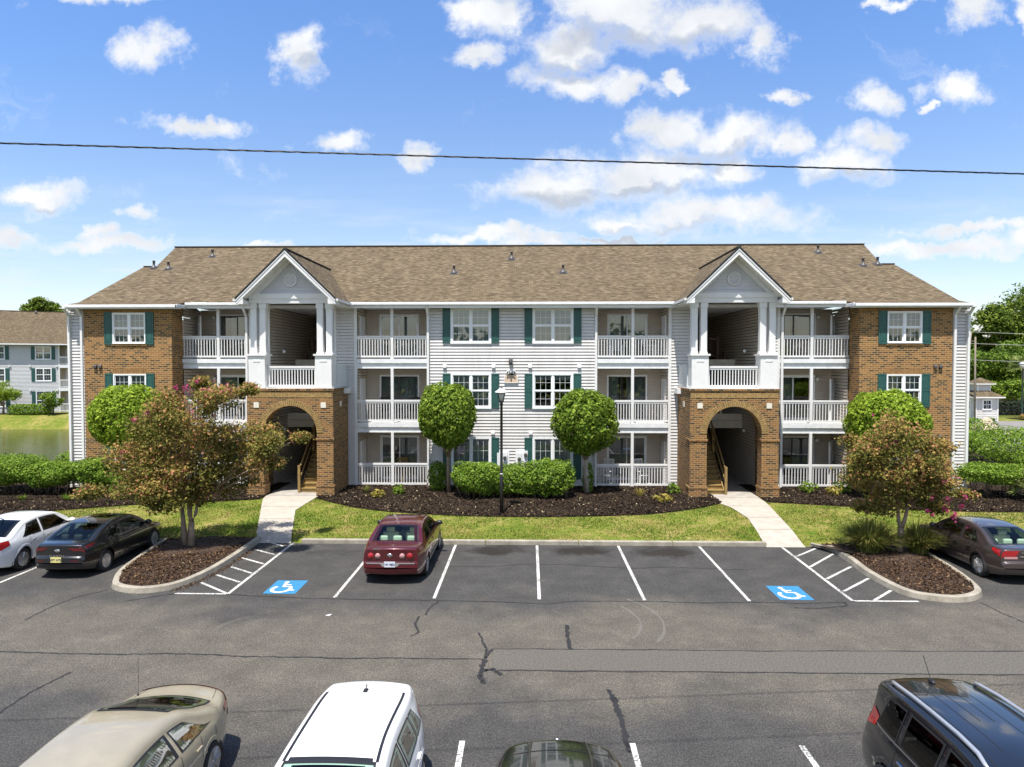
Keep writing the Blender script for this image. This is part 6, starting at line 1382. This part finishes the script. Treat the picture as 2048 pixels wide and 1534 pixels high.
# 2 dark grey sedan at left
c = Car('parked_car', 'dark grey sedan with a yellow plate, parked beside the left island', sedan_spec(4.5, 1.80, 1.41, .82, 1.05, 1.15, .38, -.2, -.80, -1.80, .08, .92, 2.66, .32, alloy=True, spokes=9, spw=.045, r=.10, tum=.28, taper=.22), (-13.66, 21.46, 0), R(0), paint('graphite_paint', (.016, .017, .020), .45, .25))
for sg in (1, -1):
    c.dpatch('tail_lamp', M['taildark'], 14.28, 14.52, sg*.46, sg*2.0, .012, 5, 12, sg*.72, sg*2.0); c.spatch('tail_lamp', M['taildark'], ((-2.20, .86), (-1.80, .95), (-1.80, .98), (-2.18, .99)), sg, .010)
    c.dpatch('reflector', M['taildark'], 16.55, 16.75, sg*.62, sg*.97, .012, 3, 5)
c.plate(16.45, M['plateyellow'], txt='G96 HTJ'); c.badge(14.5, 0, .17, .085, M['chrome']); c.text('E L A N T R A', 14.98, 0, .075, M['chrome']); c.dpatch('bumper_lower', M['trim'], 16.78, 17.0, -1, 1, .010, 3, 10)
c.dpatch('sunroof', M['cartint'], 7.25, 8.2, -.62, .62, .006, 6, 6)
# 3 white sedan at far left
c = Car('parked_car', 'white sedan cut off at the left photo edge beside the dark grey sedan', sedan_spec(4.6, 1.80, 1.48, .88, 1.10, 1.10, .32, -.25, -.92, -1.76, .08, .95, 2.69, .33, tum=.28, taper=.21, tint='cartint', chromehandle=True, spokes=5, spw=.075, r=.09), (-16.28, 21.55, 0), R(0), paint('white_car_paint', (.74, .75, .76), 0, .3, .02))
for sg in (1, -1): c.dpatch('tail_lamp', M['tail'], 14.1, 14.9, sg*.70, sg*2.0, .012, 5, 9); c.spatch('tail_lamp', M['tail'], ((-2.20, .76), (-1.88, .86), (-1.86, 1.0), (-2.16, 1.0)), sg, .010)
c.plate(16.35, M['plate']); mb = MB(); p = c.deck(9.0, 0, 0); mb.bar(p, (p[0], p[1]-.16, p[2]+.10), .02); mb.build('antenna', M['trim'], c.t)
# 4 brown sedan at right
c = Car('parked_car', 'brown-grey sedan parked beside the right island, cut off at the right photo edge', sedan_spec(4.55, 1.78, 1.44, .85, 1.06, 1.15, .35, -.2, -.90, -1.74, .09, .93, 2.67, .325, tum=.28, taper=.21, lightseats=True, spokes=5, spw=.08, chromehandle=False, r=.09), (14.12, 21.62, 0), R(0), paint('brown_metal_paint', (.075, .058, .055), .5, .28))
for sg in (1, -1): c.dpatch('tail_lamp', M['tail'], 14.1, 14.55, sg*.48, sg*2.0, .012, 5, 10, sg*.62, sg*2.0); c.spatch('tail_lamp', M['tail'], ((-2.17, .78), (-1.86, .93), (-1.84, 1.0), (-2.12, .98)), sg, .010); c.dpatch('clear_lamp', M['tailclear'], 14.56, 14.72, sg*.55, sg*1.2, .012, 3, 7)
c.dpatch('chrome_strip', M['chrome'], 14.5, 14.6, -.45, .45, .016, 3, 8); c.plate(14.85, M['plate'], txt='KSW 204'); c.text('CIVIC', 14.3, -.28, .07, M['chrome'])
# 5 gold sedan in the foreground, tail towards the building
c = Car('parked_car', 'faded gold sedan at the bottom left with its tail toward the building', sedan_spec(4.95, 1.86, 1.43, .86, 1.03, 1.38, .66, -.1, -.78, -1.88, .10, .93, 2.75, .325, spokes=7, lightseats=False, r=.16, bulge=.34, taper=.27, rail=.15, tum=.33, arc=-.012), (-5.62, 8.60, 0), R(180), paint('faded_gold_paint', (.35, .305, .215), .2, .42, .09))
c.dpatch('tail_lamp', M['tail'], 13.45, 14.85, -2.0, 2.0, .012, 7, 32)
for sg in (1, -1): c.spatch('tail_lamp', M['tail'], ((-2.36, .74), (-2.10, .80), (-2.10, .94), (-2.32, .93)), sg, .010); c.spatch('fuel_flap', c.mat, ((-1.75, .70), (-1.55, .70), (-1.55, .86), (-1.75, .86)), sg, .006) if sg < 0 else None
mb = MB(); p = c.deck(12.3, .93, 0); mb.tube([p, (p[0], p[1]-.02, p[2]+.62)], .003, 5); mb.lathe([(.02, 0), (.012, .03)], p, 8); mb.build('antenna', M['trim'], c.t)
# 6 white hatchback in the foreground
hat = dict(L=4.35, W=1.82, H=1.50, belt=.97, tum=.24, wheels=(1.36, -1.29), wr=.32, Ra=.375, r=.10, crown=.05, taper=.18, bulge=.17,
    st=[(2.17, .52, 2.17, .49), (2.165, .64, 2.16, .34), (2.08, .76, 2.02, .23), (1.65, .88, 1.65, .20), (1.10, 1.01, 1.1, .20), (1.02, 1.03, 1.02, .20), (.65, 1.27, .65, .2), (.22, 1.46, .22, .2), (-.35, 1.50, -.35, .2), (-1.0, 1.475, -1.0, .2), (-1.55, 1.435, -1.5, .2), (-1.62, 1.43, -1.56, .2), (-1.95, 1.405, -1.70, .21), (-2.02, 1.375, -1.76, .22), (-2.0, 1.33, -1.80, .22), (-2.02, 1.12, -1.9, .23), (-2.07, .86, -2.0, .26), (-2.16, .66, -2.1, .31), (-2.175, .52, -2.175, .47)],
    glass=[(5.0, 7.0, .96), (14.15, 14.9, .86)], win=[(-.40, -.36, .86, .30, 0, 0), (-1.18, -1.10, -.43, -.39, 0, 0), (-1.70, -1.36, -1.20, -1.12, 0, 0)], doors=(.95, -.43, -1.18), handles=(-.25, -1.0), mirror=.78, cabin=(-1.6, .95), seats=(-.25, -1.0), shelf=None, cuts=((3.0, .84), (11.1, .97)), rail=.13, spokes=5, spw=.07)
c = Car('parked_car', 'white hatchback at the bottom with black roof strips and a rear spoiler', hat, (-2.42, 8.33, 0), R(180), paint('white_hatch_paint', (.78, .78, .77), 0, .3, .015))
for sg in (1, -1): c.dpatch('roof_strip', M['trim'], 7.0, 11.05, sg*.94, sg*1.02, .006, 20, 3); c.spatch('tail_lamp', M['tail'], ((-2.03, .88), (-1.86, .90), (-1.76, 1.12), (-1.93, 1.16)), sg, .012); c.dpatch('tail_lamp', M['tail'], 15.3, 16.0, sg*.80, sg*1.0, .012, 4, 5)
mb = MB(); p = c.deck(10.6, 0, 0); mb.box(p[0]-.03, p[0]+.03, p[1]-.05, p[1]+.05, p[2], p[2]+.02); mb.bar((p[0], p[1]-.03, p[2]+.02), (p[0], p[1]-.07, p[2]+.07), .02); mb.build('antenna_base', M['trim'], c.t)
c.dpatch('sunroof_edge', M['trim'], 7.0, 7.12, -.88, .88, .006, 3, 10)
# 7 black car, nose towards the building
c = Car('parked_car', 'black car showing only its glossy bonnet at the bottom middle', sedan_spec(4.7, 1.84, 1.45, .90, 1.06, 1.00, .25, -.3, -1.0, -1.7, .08, .95, 2.75, .33, r=.12, bulge=.26, taper=.20), (.42, 7.58, 0), R(0), paint('black_gloss_paint', (.012, .012, .012), .1, .16))
for sg in (1, -1):
    c.spatch('head_lamp', M['headlamp'], ((1.95, .62), (2.25, .58), (2.22, .72), (1.9, .78)), sg, .010); c.dpatch('head_lamp', M['headlamp'], 1.2, 1.9, sg*.70, sg*1.0, .010, 4, 6)
    mb = MB(); pts = [c.deck(q, sg*(.50+.03*(4.6-q)), .012) for q in np.linspace(2.2, 4.7, 14)]; mb.tube(pts, .018, 6); mb.build('bonnet_crease', c.mat, c.t)
c.badge(1.6, 0, .10, .05, M['chrome']); c.dpatch('cowl', M['trim'], 4.78, 5.02, -.9, .9, .012, 3, 12)
for sg in (.1, -.75): mb = MB(); p = Vector(c.deck(5.0, sg, .03)); q = Vector(c.deck(5.25, sg+.62, .03)); mb.bar(p, q, .02); mb.build('wiper', M['trim'], c.t)
# 8 black SUV in the foreground
suv = dict(L=4.85, W=1.94, H=1.74, belt=1.10, tum=.20, wheels=(1.42, -1.42), wr=.37, Ra=.43, r=.10, crown=.055, taper=.15, bulge=.17,
    st=[(2.42, .60, 2.42, .56), (2.41, .78, 2.40, .42), (2.30, .95, 2.25, .30), (1.80, 1.05, 1.80, .26), (1.10, 1.17, 1.1, .26), (1.02, 1.19, 1.02, .26), (.65, 1.46, .65, .26), (.28, 1.67, .28, .26), (-.4, 1.735, -.4, .26), (-1.3, 1.72, -1.3, .26), (-1.9, 1.67, -1.8, .27), (-2.0, 1.66, -1.9, .28), (-2.18, 1.635, -1.98, .29), (-2.22, 1.60, -2.02, .29), (-2.17, 1.55, -2.06, .29), (-2.27, 1.18, -2.15, .31), (-2.36, .92, -2.25, .34), (-2.42, .74, -2.36, .40), (-2.43, .60, -2.43, .54)],
    glass=[(5.0, 7.0, .96), (14.1, 14.95, .86)], win=[(-.42, -.36, .86, .36, 0, 0), (-1.28, -1.22, -.48, -.43, 0, 0), (-1.95, -1.78, -1.36, -1.30, 0, 0)], doors=(.95, -.45, -1.30), handles=(-.27, -1.08), mirror=.76, cabin=(-1.9, .95), seats=(-.25, -1.1), cuts=((3.0, .84), (11.2, .97)), longcuts=((7.2, 10.9, .80), (7.6, 10.9, .42), (8.4, 10.9, .14)), tint='cartint', chromeseal=True, chromehandle=True, rail=.125, spokes=6)
c = Car('parked_car', 'black SUV with silver roof rails at the bottom right corner', suv, (5.84, 7.95, 0), R(180), paint('black_suv_paint', (.010, .011, .013), .1, .14))
for sg in (1, -1):
    mb = MB(); pts = [Vector(c.deck(q, sg*.99, .045 if 7.35 < q < 10.55 else .005)) for q in (7.15, 7.3, 7.5, 8, 8.6, 9.2, 9.8, 10.3, 10.6, 10.72)]
    mb.tube(pts, [.012, .026, .028, .026, .026, .026, .026, .028, .026, .012], 8); mb.build('roof_rail', M['silver'], c.t)
    c.spatch('tail_lamp', M['tail'], ((-2.26, 1.00), (-1.98, 1.08), (-1.92, 1.22), (-2.16, 1.28)), sg, .012); c.dpatch('tail_lamp', M['tail'], 14.95, 15.5, sg*.74, sg*1.0, .012, 4, 5)
mb = MB(); p = c.deck(10.7, 0, 0); mb.sphere((p[0], p[1], p[2]+.015), (.035, .08, .03), 10, 6); mb.bar((p[0], p[1]-.02, p[2]+.03), (p[0]-.0, p[1]-.22, p[2]+.30), .008); mb.build('antenna', M['trim'], c.t)
# ================================================================ STREET LAMP, WIRES, FAR BUILDINGS, CHAIRS
lp = thing('street_lamp', 'black post lamp with a glass lantern in the mulch before the middle windows', 'lamp', (-1.10, 26.95, .25))
mb = MB(); mb.lathe([(.075, -.05), (.075, 1.5), (.055, 1.55), (.05, 4.35), (.075, 4.37), (.055, 4.45), (.11, 4.52)], n=14); mb.build('post', M['black'], lp)
mb = MB(); mb.lathe([(.062, 1.62), (.062, 1.66)], n=12); mb.build('post_band', M['white'], lp)
mb = MB(); mb.lathe([(.10, 4.53), (.19, 4.86)], n=4); mb.build('lantern_glass', M['lampglass'], lp)
mb = MB()
for k in range(4): a = k*math.pi/2; mb.bar((.105*math.cos(a), .105*math.sin(a), 4.52), (.20*math.cos(a), .20*math.sin(a), 4.87), .022)
mb.build('lantern_frame', M['black'], lp)
mb = MB(); mb.lathe([(.265, 4.87), (.25, 4.90), (.09, 5.02), (.0, 5.03)], n=16); o = mb.build('lantern_cap', M['whitedirty'], lp)
mb = MB(); mb.lathe([(.05, 5.02), (.05, 5.07), (.02, 5.08)], n=10); mb.build('finial', M['black'], lp)
for x in lp.children: x.rotation_euler = (0, 0, R(45)) if 'lantern' in x.name else (0, 0, 0)
# overhead service cables in front of the building
def cable(lab, a, b, sag, rad, twist=0):
    mb = MB(); n_ = 60; P = [Vector(a).lerp(Vector(b), k/n_)-Vector((0, 0, sag*4*(k/n_)*(1-k/n_))) for k in range(n_+1)]
    if twist:
        for ph in (0, 2.09, 4.19):
            n2_ = 420; pts = []
            for k in range(n2_+1):
                t = k/n2_; c_ = Vector(a).lerp(Vector(b), t)-Vector((0, 0, sag*4*t*(1-t))); an = t*(Vector(b)-Vector(a)).length*twist+ph; pts.append(c_+Vector((0, math.cos(an)*rad, math.sin(an)*rad)))
            mb.tube(pts, rad*.75, 5)
    else: mb.tube(P, rad, 6)
    tag(mb.build('overhead_cable', M['black']), lab, 'cable')
cable('twisted black overhead cable crossing the whole sky', (-22, 7.05, 9.20), (22, 11.45, 8.86), .0, .0075, 9)
cable('thin overhead cable at the top right corner of the sky', (-20, 5.3, 10.5), (22, 9.4, 10.40), .0, .010)
# ---- neighbouring building across the pond
nb = thing('apartment_building', 'pale grey three storey apartment block with brown roof across the pond at far left', 'building', (-63.2, 78.0, .3), R(25))
holes = []; SC = .84
def nwin(u, z, key):
    o = put_window(key, u, 0, z, nb); o.scale = (SC, 1, .93); return o
mb = MB(); H0 = 8.25
for u in (.95, 5.55, -3.6):
    for z in (.75, 3.75, 6.35): holes.append((u-.70, u+.70, z+.1, z+(1.85 if z < 1 else 1.5)))
sid(mb, 'f', -16, 7.15, 0, .0, H0, holes, pitch=.16); holed(mb, -16, 7.15, 0, H0, .03, holes, .12); mb.build('siding_wall', M['gable_siding'], nb)
for u in (.95, 5.55, -3.6):
    for z, key in ((.75, 'T'), (3.75, 'A2'), (6.35, 'A1')):
        nwin(u, z, key)
        for d in (-1.03, 1.03): o = put_shutter(.37, 1.66, u+d, -.02, z+.02, nb); o.scale = (1, 1, .95 if z > 1 else 1.1)
mb = MB(); sid(mb, 'f', 7.15, 12, 1.6, 0, H0); mb.face([(7.15, 1.63, 0), (12, 1.63, 0), (12, 1.63, H0), (7.15, 1.63, H0)]); sid(mb, 'r', 0, 1.6, 7.15, 0, H0); mb.build('balcony_wall', M['porch_siding'], nb)
for z in (.05, 2.95, 5.75):
    mb = MB(); mb.box(7.15, 12, -.08, 1.6, z-.38 if z > 1 else -.2, z); mb.build('balcony_deck', M['whitedirty'], nb); railing(7.2, 10.55, 8.45, z, 0, 1.0, nb)
    mb = MB(); mb.box(8.38, 8.52, -.06, .06, z, z+2.5); mb.build('balcony_post', M['white'], nb); o = patio_door(8.5, 1.58, z+.02, 1.9, 2.1, int(z*3)+1, nb)
mb = MB(); mb.box(7.08, 7.2, -.05, .02, 0, H0); mb.build('corner_board', M['white'], nb)
mb = MB(); mb.face([(-17, -.6, H0+.0), (13, -.6, H0), (13, 8.2, 12.6), (-17, 8.2, 12.6)]); mb.face([(-17, 8.2, 12.6), (13, 8.2, 12.6), (13, 17, H0), (-17, 17, H0)]); mb.face([(-17, -.6, H0-.12), (-17, 17, H0-.12), (13, 17, H0-.12), (13, -.6, H0-.12)]); mb.face([(13, -.6, H0), (13, 17, H0), (13, 8.2, 12.6)])
rf = mb.build('roof', shinglemat('neighbour_shingles', .95), nb, uv=True)
mb = MB(); mb.box(-17, 13, -.72, -.6, H0-.14, H0+.0); mb.build('gutter', M['whitedirty'], nb)
mb = MB(); mb.bar((-17, 8.2, 12.62), (13, 8.2, 12.62), .3, .06); mb.build('ridge_cap', M['ridge'], nb)
mb = MB(); mb.lathe([(.12, 0), (.12, .45)], (3.4, 7.6, 12.2), 8); mb.build('roof_vent', M['ventgrey'], rf)
mb = MB()
for u in (2.2, 4.2, 6.9): 
    for z in (5.5, 2.6): mb.box(u-.1, u+.1, -.14, -.02, z, z+.2)
mb.build('wall_vent', M['white'], nb)
mb = MB(); mb.box(-16, 12, 12, 12.1, 0, H0); mb.box(-16, -15.9, 0, 12, 0, H0); mb.box(11.9, 12, 1.6, 12, 0, H0); mb.build('rear_wall', M['siding'], nb)
# ---- gatehouse
gh = thing('gatehouse', 'small pale gatehouse with a hipped roof and cupola beyond the hedges at right', 'building', (46.55, 71.7, .36))
hh = 2.45; g_ = 1.08
for side, nm in (('f', 'front'), ('l', 'left'), ('r', 'right'), ('b', 'back')):
    mb = MB(); sid(mb, side, -g_, g_, -g_ if side in 'fl' else g_, 0, hh, pitch=.17)
    q = {'f': [(-g_, -g_), (g_, -g_)], 'b': [(-g_, g_), (g_, g_)], 'l': [(-g_, -g_), (-g_, g_)], 'r': [(g_, -g_), (g_, g_)]}[side]; mb.face([(*q[0], 0), (*q[1], 0), (*q[1], hh), (*q[0], hh)]); mb.build('siding_wall', M['siding'], gh)
for sx in (-1, 1):
    for sy in (-1, 1): mb = MB(); mb.box(sx*1.10-.06, sx*1.10+.06, sy*1.10-.06, sy*1.10+.06, 0, hh); mb.build('corner_board', M['white'], gh)
mb = MB(); mb.box(-.45, .50, -1.17, -1.05, 1.12, 1.24); mb.box(-.45, .50, -1.17, -1.05, 2.08, 2.2); mb.box(-.45, -.33, -1.17, -1.05, 1.24, 2.08); mb.box(.38, .50, -1.17, -1.05, 1.24, 2.08); mb.box(-.33, .38, -1.15, -1.13, 1.63, 1.69); mb.box(-.08, -.04, -1.15, -1.13, 1.24, 2.08); mb.box(.10, .14, -1.15, -1.13, 1.24, 2.08); f1 = mb.build('window', M['frame'], gh)
mb = MB(); mb.face([(-.33, -1.12, 1.24), (.38, -1.12, 1.24), (.38, -1.12, 2.08), (-.33, -1.12, 2.08)]); mb.build('pane', M['dark'], f1)
mb = MB(); mb.box(-1.16, -1.04, -.45, .45, .02, 2.15); d1 = mb.build('door', M['white'], gh)
mb = MB(); mb.face([(-1.165, -.25, 1.15), (-1.165, .2, 1.15), (-1.165, .2, 1.98), (-1.165, -.25, 1.98)]); mb.build('pane', M['dark'], d1)
mb = MB(); mb.box(-1.166, -1.162, -.26, .21, 1.55, 1.58); mb.box(-1.166, -1.162, -.04, -.01, 1.15, 1.98); mb.build('muntin', M['white'], d1)
def pyr(r0, z0, r1, z1, mb):
    a = [(-r0, -r0, z0), (r0, -r0, z0), (r0, r0, z0), (-r0, r0, z0)]; b = [(-r1, -r1, z1), (r1, -r1, z1), (r1, r1, z1), (-r1, r1, z1)]
    for k in range(4): mb.face([a[k], a[(k+1) % 4], b[(k+1) % 4], b[k]])
mb = MB(); pyr(1.55, hh+.02, .62, hh+.62, mb); mb.build('roof', M['shingle'], gh, uv=True)
mb = MB(); pyr(.98, hh+1.36, .01, hh+1.98, mb); mb.build('cupola_roof', M['shingle'], gh, uv=True)
mb = MB(); pyr(1.57, hh-.10, 1.57, hh+.02, mb); pyr(1.57, hh-.10, 1.0, hh-.10, mb); mb.build('fascia', M['white'], gh)
mb = MB(); pyr(1.0, hh+1.26, 1.0, hh+1.36, mb); pyr(1.0, hh+1.26, .5, hh+1.26, mb); mb.build('fascia', M['white'], gh)
mb = MB(); pyr(.62, hh+.5, .62, hh+1.28, mb); mb.build('cupola', M['gable_siding'], gh)
for sx in (-1, 1):
    for sy in (-1, 1): mb = MB(); mb.box(sx*.61-.06, sx*.61+.06, sy*.61-.06, sy*.61+.06, hh+.5, hh+1.27); mb.build('cupola_trim', M['white'], gh)
# ---- far lamp, utility poles, wires
fl = thing('street_lamp', 'distant dark green lamp post right of the gatehouse', 'lamp', (52.5, 74, .36))
mb = MB(); mb.lathe([(.12, 0), (.08, .4), (.06, 5.2), (.12, 5.3)], n=10); mb.build('post', plain('green_post', (.015, .06, .045), .5), fl)
mb = MB(); mb.lathe([(.15, 5.3), (.38, 5.8)], n=10); mb.build('lantern_glass', M['lampglass'], fl); mb = MB(); mb.lathe([(.46, 5.8), (.1, 6.0), (0, 6.02)], n=10); mb.build('lantern_cap', M['whitedirty'], fl)
def pole(lab, a, b, r, arm):
    t = thing('utility_pole', lab, 'pole', a); mb = MB(); d = Vector(b)-Vector(a); mb.tube([(0, 0, -.3), tuple(d)], [r*1.25, r], 8); mb.build('pole', plain('weathered_pole', (.20, .17, .13), .9, var=.2) if arm else bpy.data.materials['weathered_pole'], t)
    if arm:
        mb = MB(); mb.box(d.x-.5, d.x+.5, d.y-.06, d.y+.06, d.z-1.0, d.z-.9); mb.build('crossarm', M['greybark'], t); mb = MB(); mb.lathe([(.18, 0), (.18, .55)], (d.x*.86-.35, d.y, d.z*.86-.7), 10); mb.build('transformer', M['whitedirty'], t)
    return t
pole('leaning wooden utility pole carrying wires beside the right roof corner', (44.9, 72.3, .3), (45.9, 72.3, 9.5), .11, True)
pole('straight thin utility pole just left of the leaning pole', (45.0, 70.0, .3), (44.9, 70.0, 8.9), .08, False)
for lab, z0, z1 in (('upper wire running right from the leaning pole', 9.5, 9.0), ('middle wire running right from the leaning pole', 8.3, 8.0), ('lower wire running right from the leaning pole', 6.6, 6.2)):
    mb = MB(); n_ = 14; P = [Vector((45.9, 72.3, z0)).lerp(Vector((75, 70, z1)), k/n_)-Vector((0, 0, .5*4*(k/n_)*(1-k/n_)*.5)) for k in range(n_+1)]; mb.tube(P, .018, 5); tag(mb.build('utility_wire', plain('grey_wire', (.45, .44, .42), .6, var=0)), lab, 'wire')
# tan canvas cover behind the hedge
cv = []; cf = []; nu, nv = 26, 10
for i in range(nu):
    for j in range(nv):
        u = i/(nu-1); v = j/(nv-1); x = -2.2+4.4*u; h = 1.30*math.exp(-((u-.58)/.24)**2)+.25+.12*math.sin(u*19+v*3); y = -.9+1.8*v; cv.append((x, y+.1*math.sin(u*9), max(h*(1-.55*abs(v-.5)*2)+.05*math.sin(v*14), 0)))
for i in range(nu-1):
    for j in range(nv-1): cf.append([i*nv+j, (i+1)*nv+j, (i+1)*nv+j+1, i*nv+j+1])
me = bpy.data.meshes.new('canvas_cover'); me.from_pydata(cv, [], cf); me.update()
tag(link('canvas_cover', me, plain('tan_canvas', (.40, .32, .25), .85, var=.15, scale=2), None, (36.6, 56.2, .36)), 'peaked tan canvas cover showing above the hedge before the gatehouse', 'cover')
bigtree('clipped_bush', 'dark rounded bush right behind the tan canvas cover', (38.6, 57.6, .3), [(38.6, 1.1, .75), (38.0, 1.0, .6)], 'oak', 1500, .14, cat='shrub')
# iron fence behind the flower bed
mb = MB(); mb.box(51, 74, 76.0, 76.04, 1.45, 1.5); mb.box(51, 74, 76.0, 76.04, .55, .6); x = 51
while x < 66: mb.box(x, x+.03, 76.0, 76.03, .35, 1.6); x += .16
tag(mb.build('iron_fence', M['black']), 'black iron picket fence behind the flower bed at right', 'fence')
# ---- balcony furniture
def rocking_chair(lab, loc, rz, mat='white', rocker=True):
    t = thing('rocking_chair' if rocker else 'patio_chair', lab, 'chair', loc, rz)
    mb = MB()
    for k in range(6): mb.box(-.24, .24, -.24+.08*k, -.24+.08*k+.065, .42, .445)
    mb.build('seat', M[mat], t)
    mb = MB(); mb.bar((-.23, .24, .44), (-.25, .46, 1.15), .04); mb.bar((.23, .24, .44), (.25, .46, 1.15), .04); mb.bar((-.25, .46, 1.13), (.25, .46, 1.13), .03, .09); mb.bar((-.24, .28, .55), (.24, .28, .55), .025, .05)
    for k in range(6): x = -.18+.072*k; mb.bar((x, .28, .55), (x, .455, 1.11), .04, .014)
    mb.build('backrest', M[mat], t)
    for s_ in (-1, 1):
        for (y, z) in ((-.22, .62), (.26, .62)): mb = MB(); mb.bar((s_*.26, y, .06), (s_*.26, y, z), .04); mb.build('leg', M[mat], t)
        mb = MB(); mb.bar((s_*.27, -.30, .635), (s_*.27, .32, .655), .07, .025); mb.build('armrest', M[mat], t)
        if rocker: mb = MB(); mb.tube([(s_*.26, y, .02+.16*(y-.05)**2) for y in np.linspace(-.45, .6, 9)], .022, 6); mb.build('rocker', M[mat], t)
    return t
z1, z2, z3 = LV; yb = 33.4
rocking_chair('white rocking chair at the left end of the ground balcony by the right ball tree', (X0+4.6, yb, z1), R(-25)); rocking_chair('white rocking chair at the right of the same ground balcony, beside its middle post', (X0+6.35, yb, z1), R(20))
rocking_chair('white slatted chair left of the post on the top inner right balcony', (X0+5.05, yb, z3), R(0), rocker=False); rocking_chair('white chair turned sideways near the right end of the top inner right balcony', (X0+6.75, yb, z3), R(65), rocker=False)
rocking_chair('dark patio chair left of the post on the middle inner left balcony', (X0-6.2, yb, z2), R(15), 'seatdark', False); rocking_chair('dark patio chair right of the post on the middle inner left balcony', (X0-5.0, yb, z2), R(-20), 'seatdark', False)
rocking_chair('wooden patio chair behind the railing of the ground inner left balcony', (X0-5.3, yb+.2, z1), R(30), 'deckwood', False)
rocking_chair('dark teal patio chair on the top outer left balcony', (X0-15.0, yb, z3), R(-10), 'shutter', False); rocking_chair('dark chair behind the ground railing of the outer right balcony', (X0+13.2, yb, z1), R(10), 'seatdark', False)
pt = thing('potted_plant', 'small potted plants on the top outer right balcony by the railing', 'plant', (X0+13.0, 32.95, z3)); mb = MB(); mb.lathe([(.09, 0), (.13, .24), (.12, .25)], n=12); mb.build('pot', M['seatdark'], pt); P, Nn = blob(160, (0, 0, .42), (.24, .24, .26), 2, .6); leaves('leafage', P, Nn, .1, .05, M['hedge'], pt)
# a paper scrap and a leaf litter speck on the lane
mb = MB(); mb.face([(-.07, -.02, .012), (.04, -.05, .012), (.08, .04, .03), (-.02, .05, .014)]); tag(mb.build('paper_scrap', M['white'], loc=(-5.0, 16.7, 0)), 'white paper scrap lying on the lane behind the dark red sedan', 'litter')
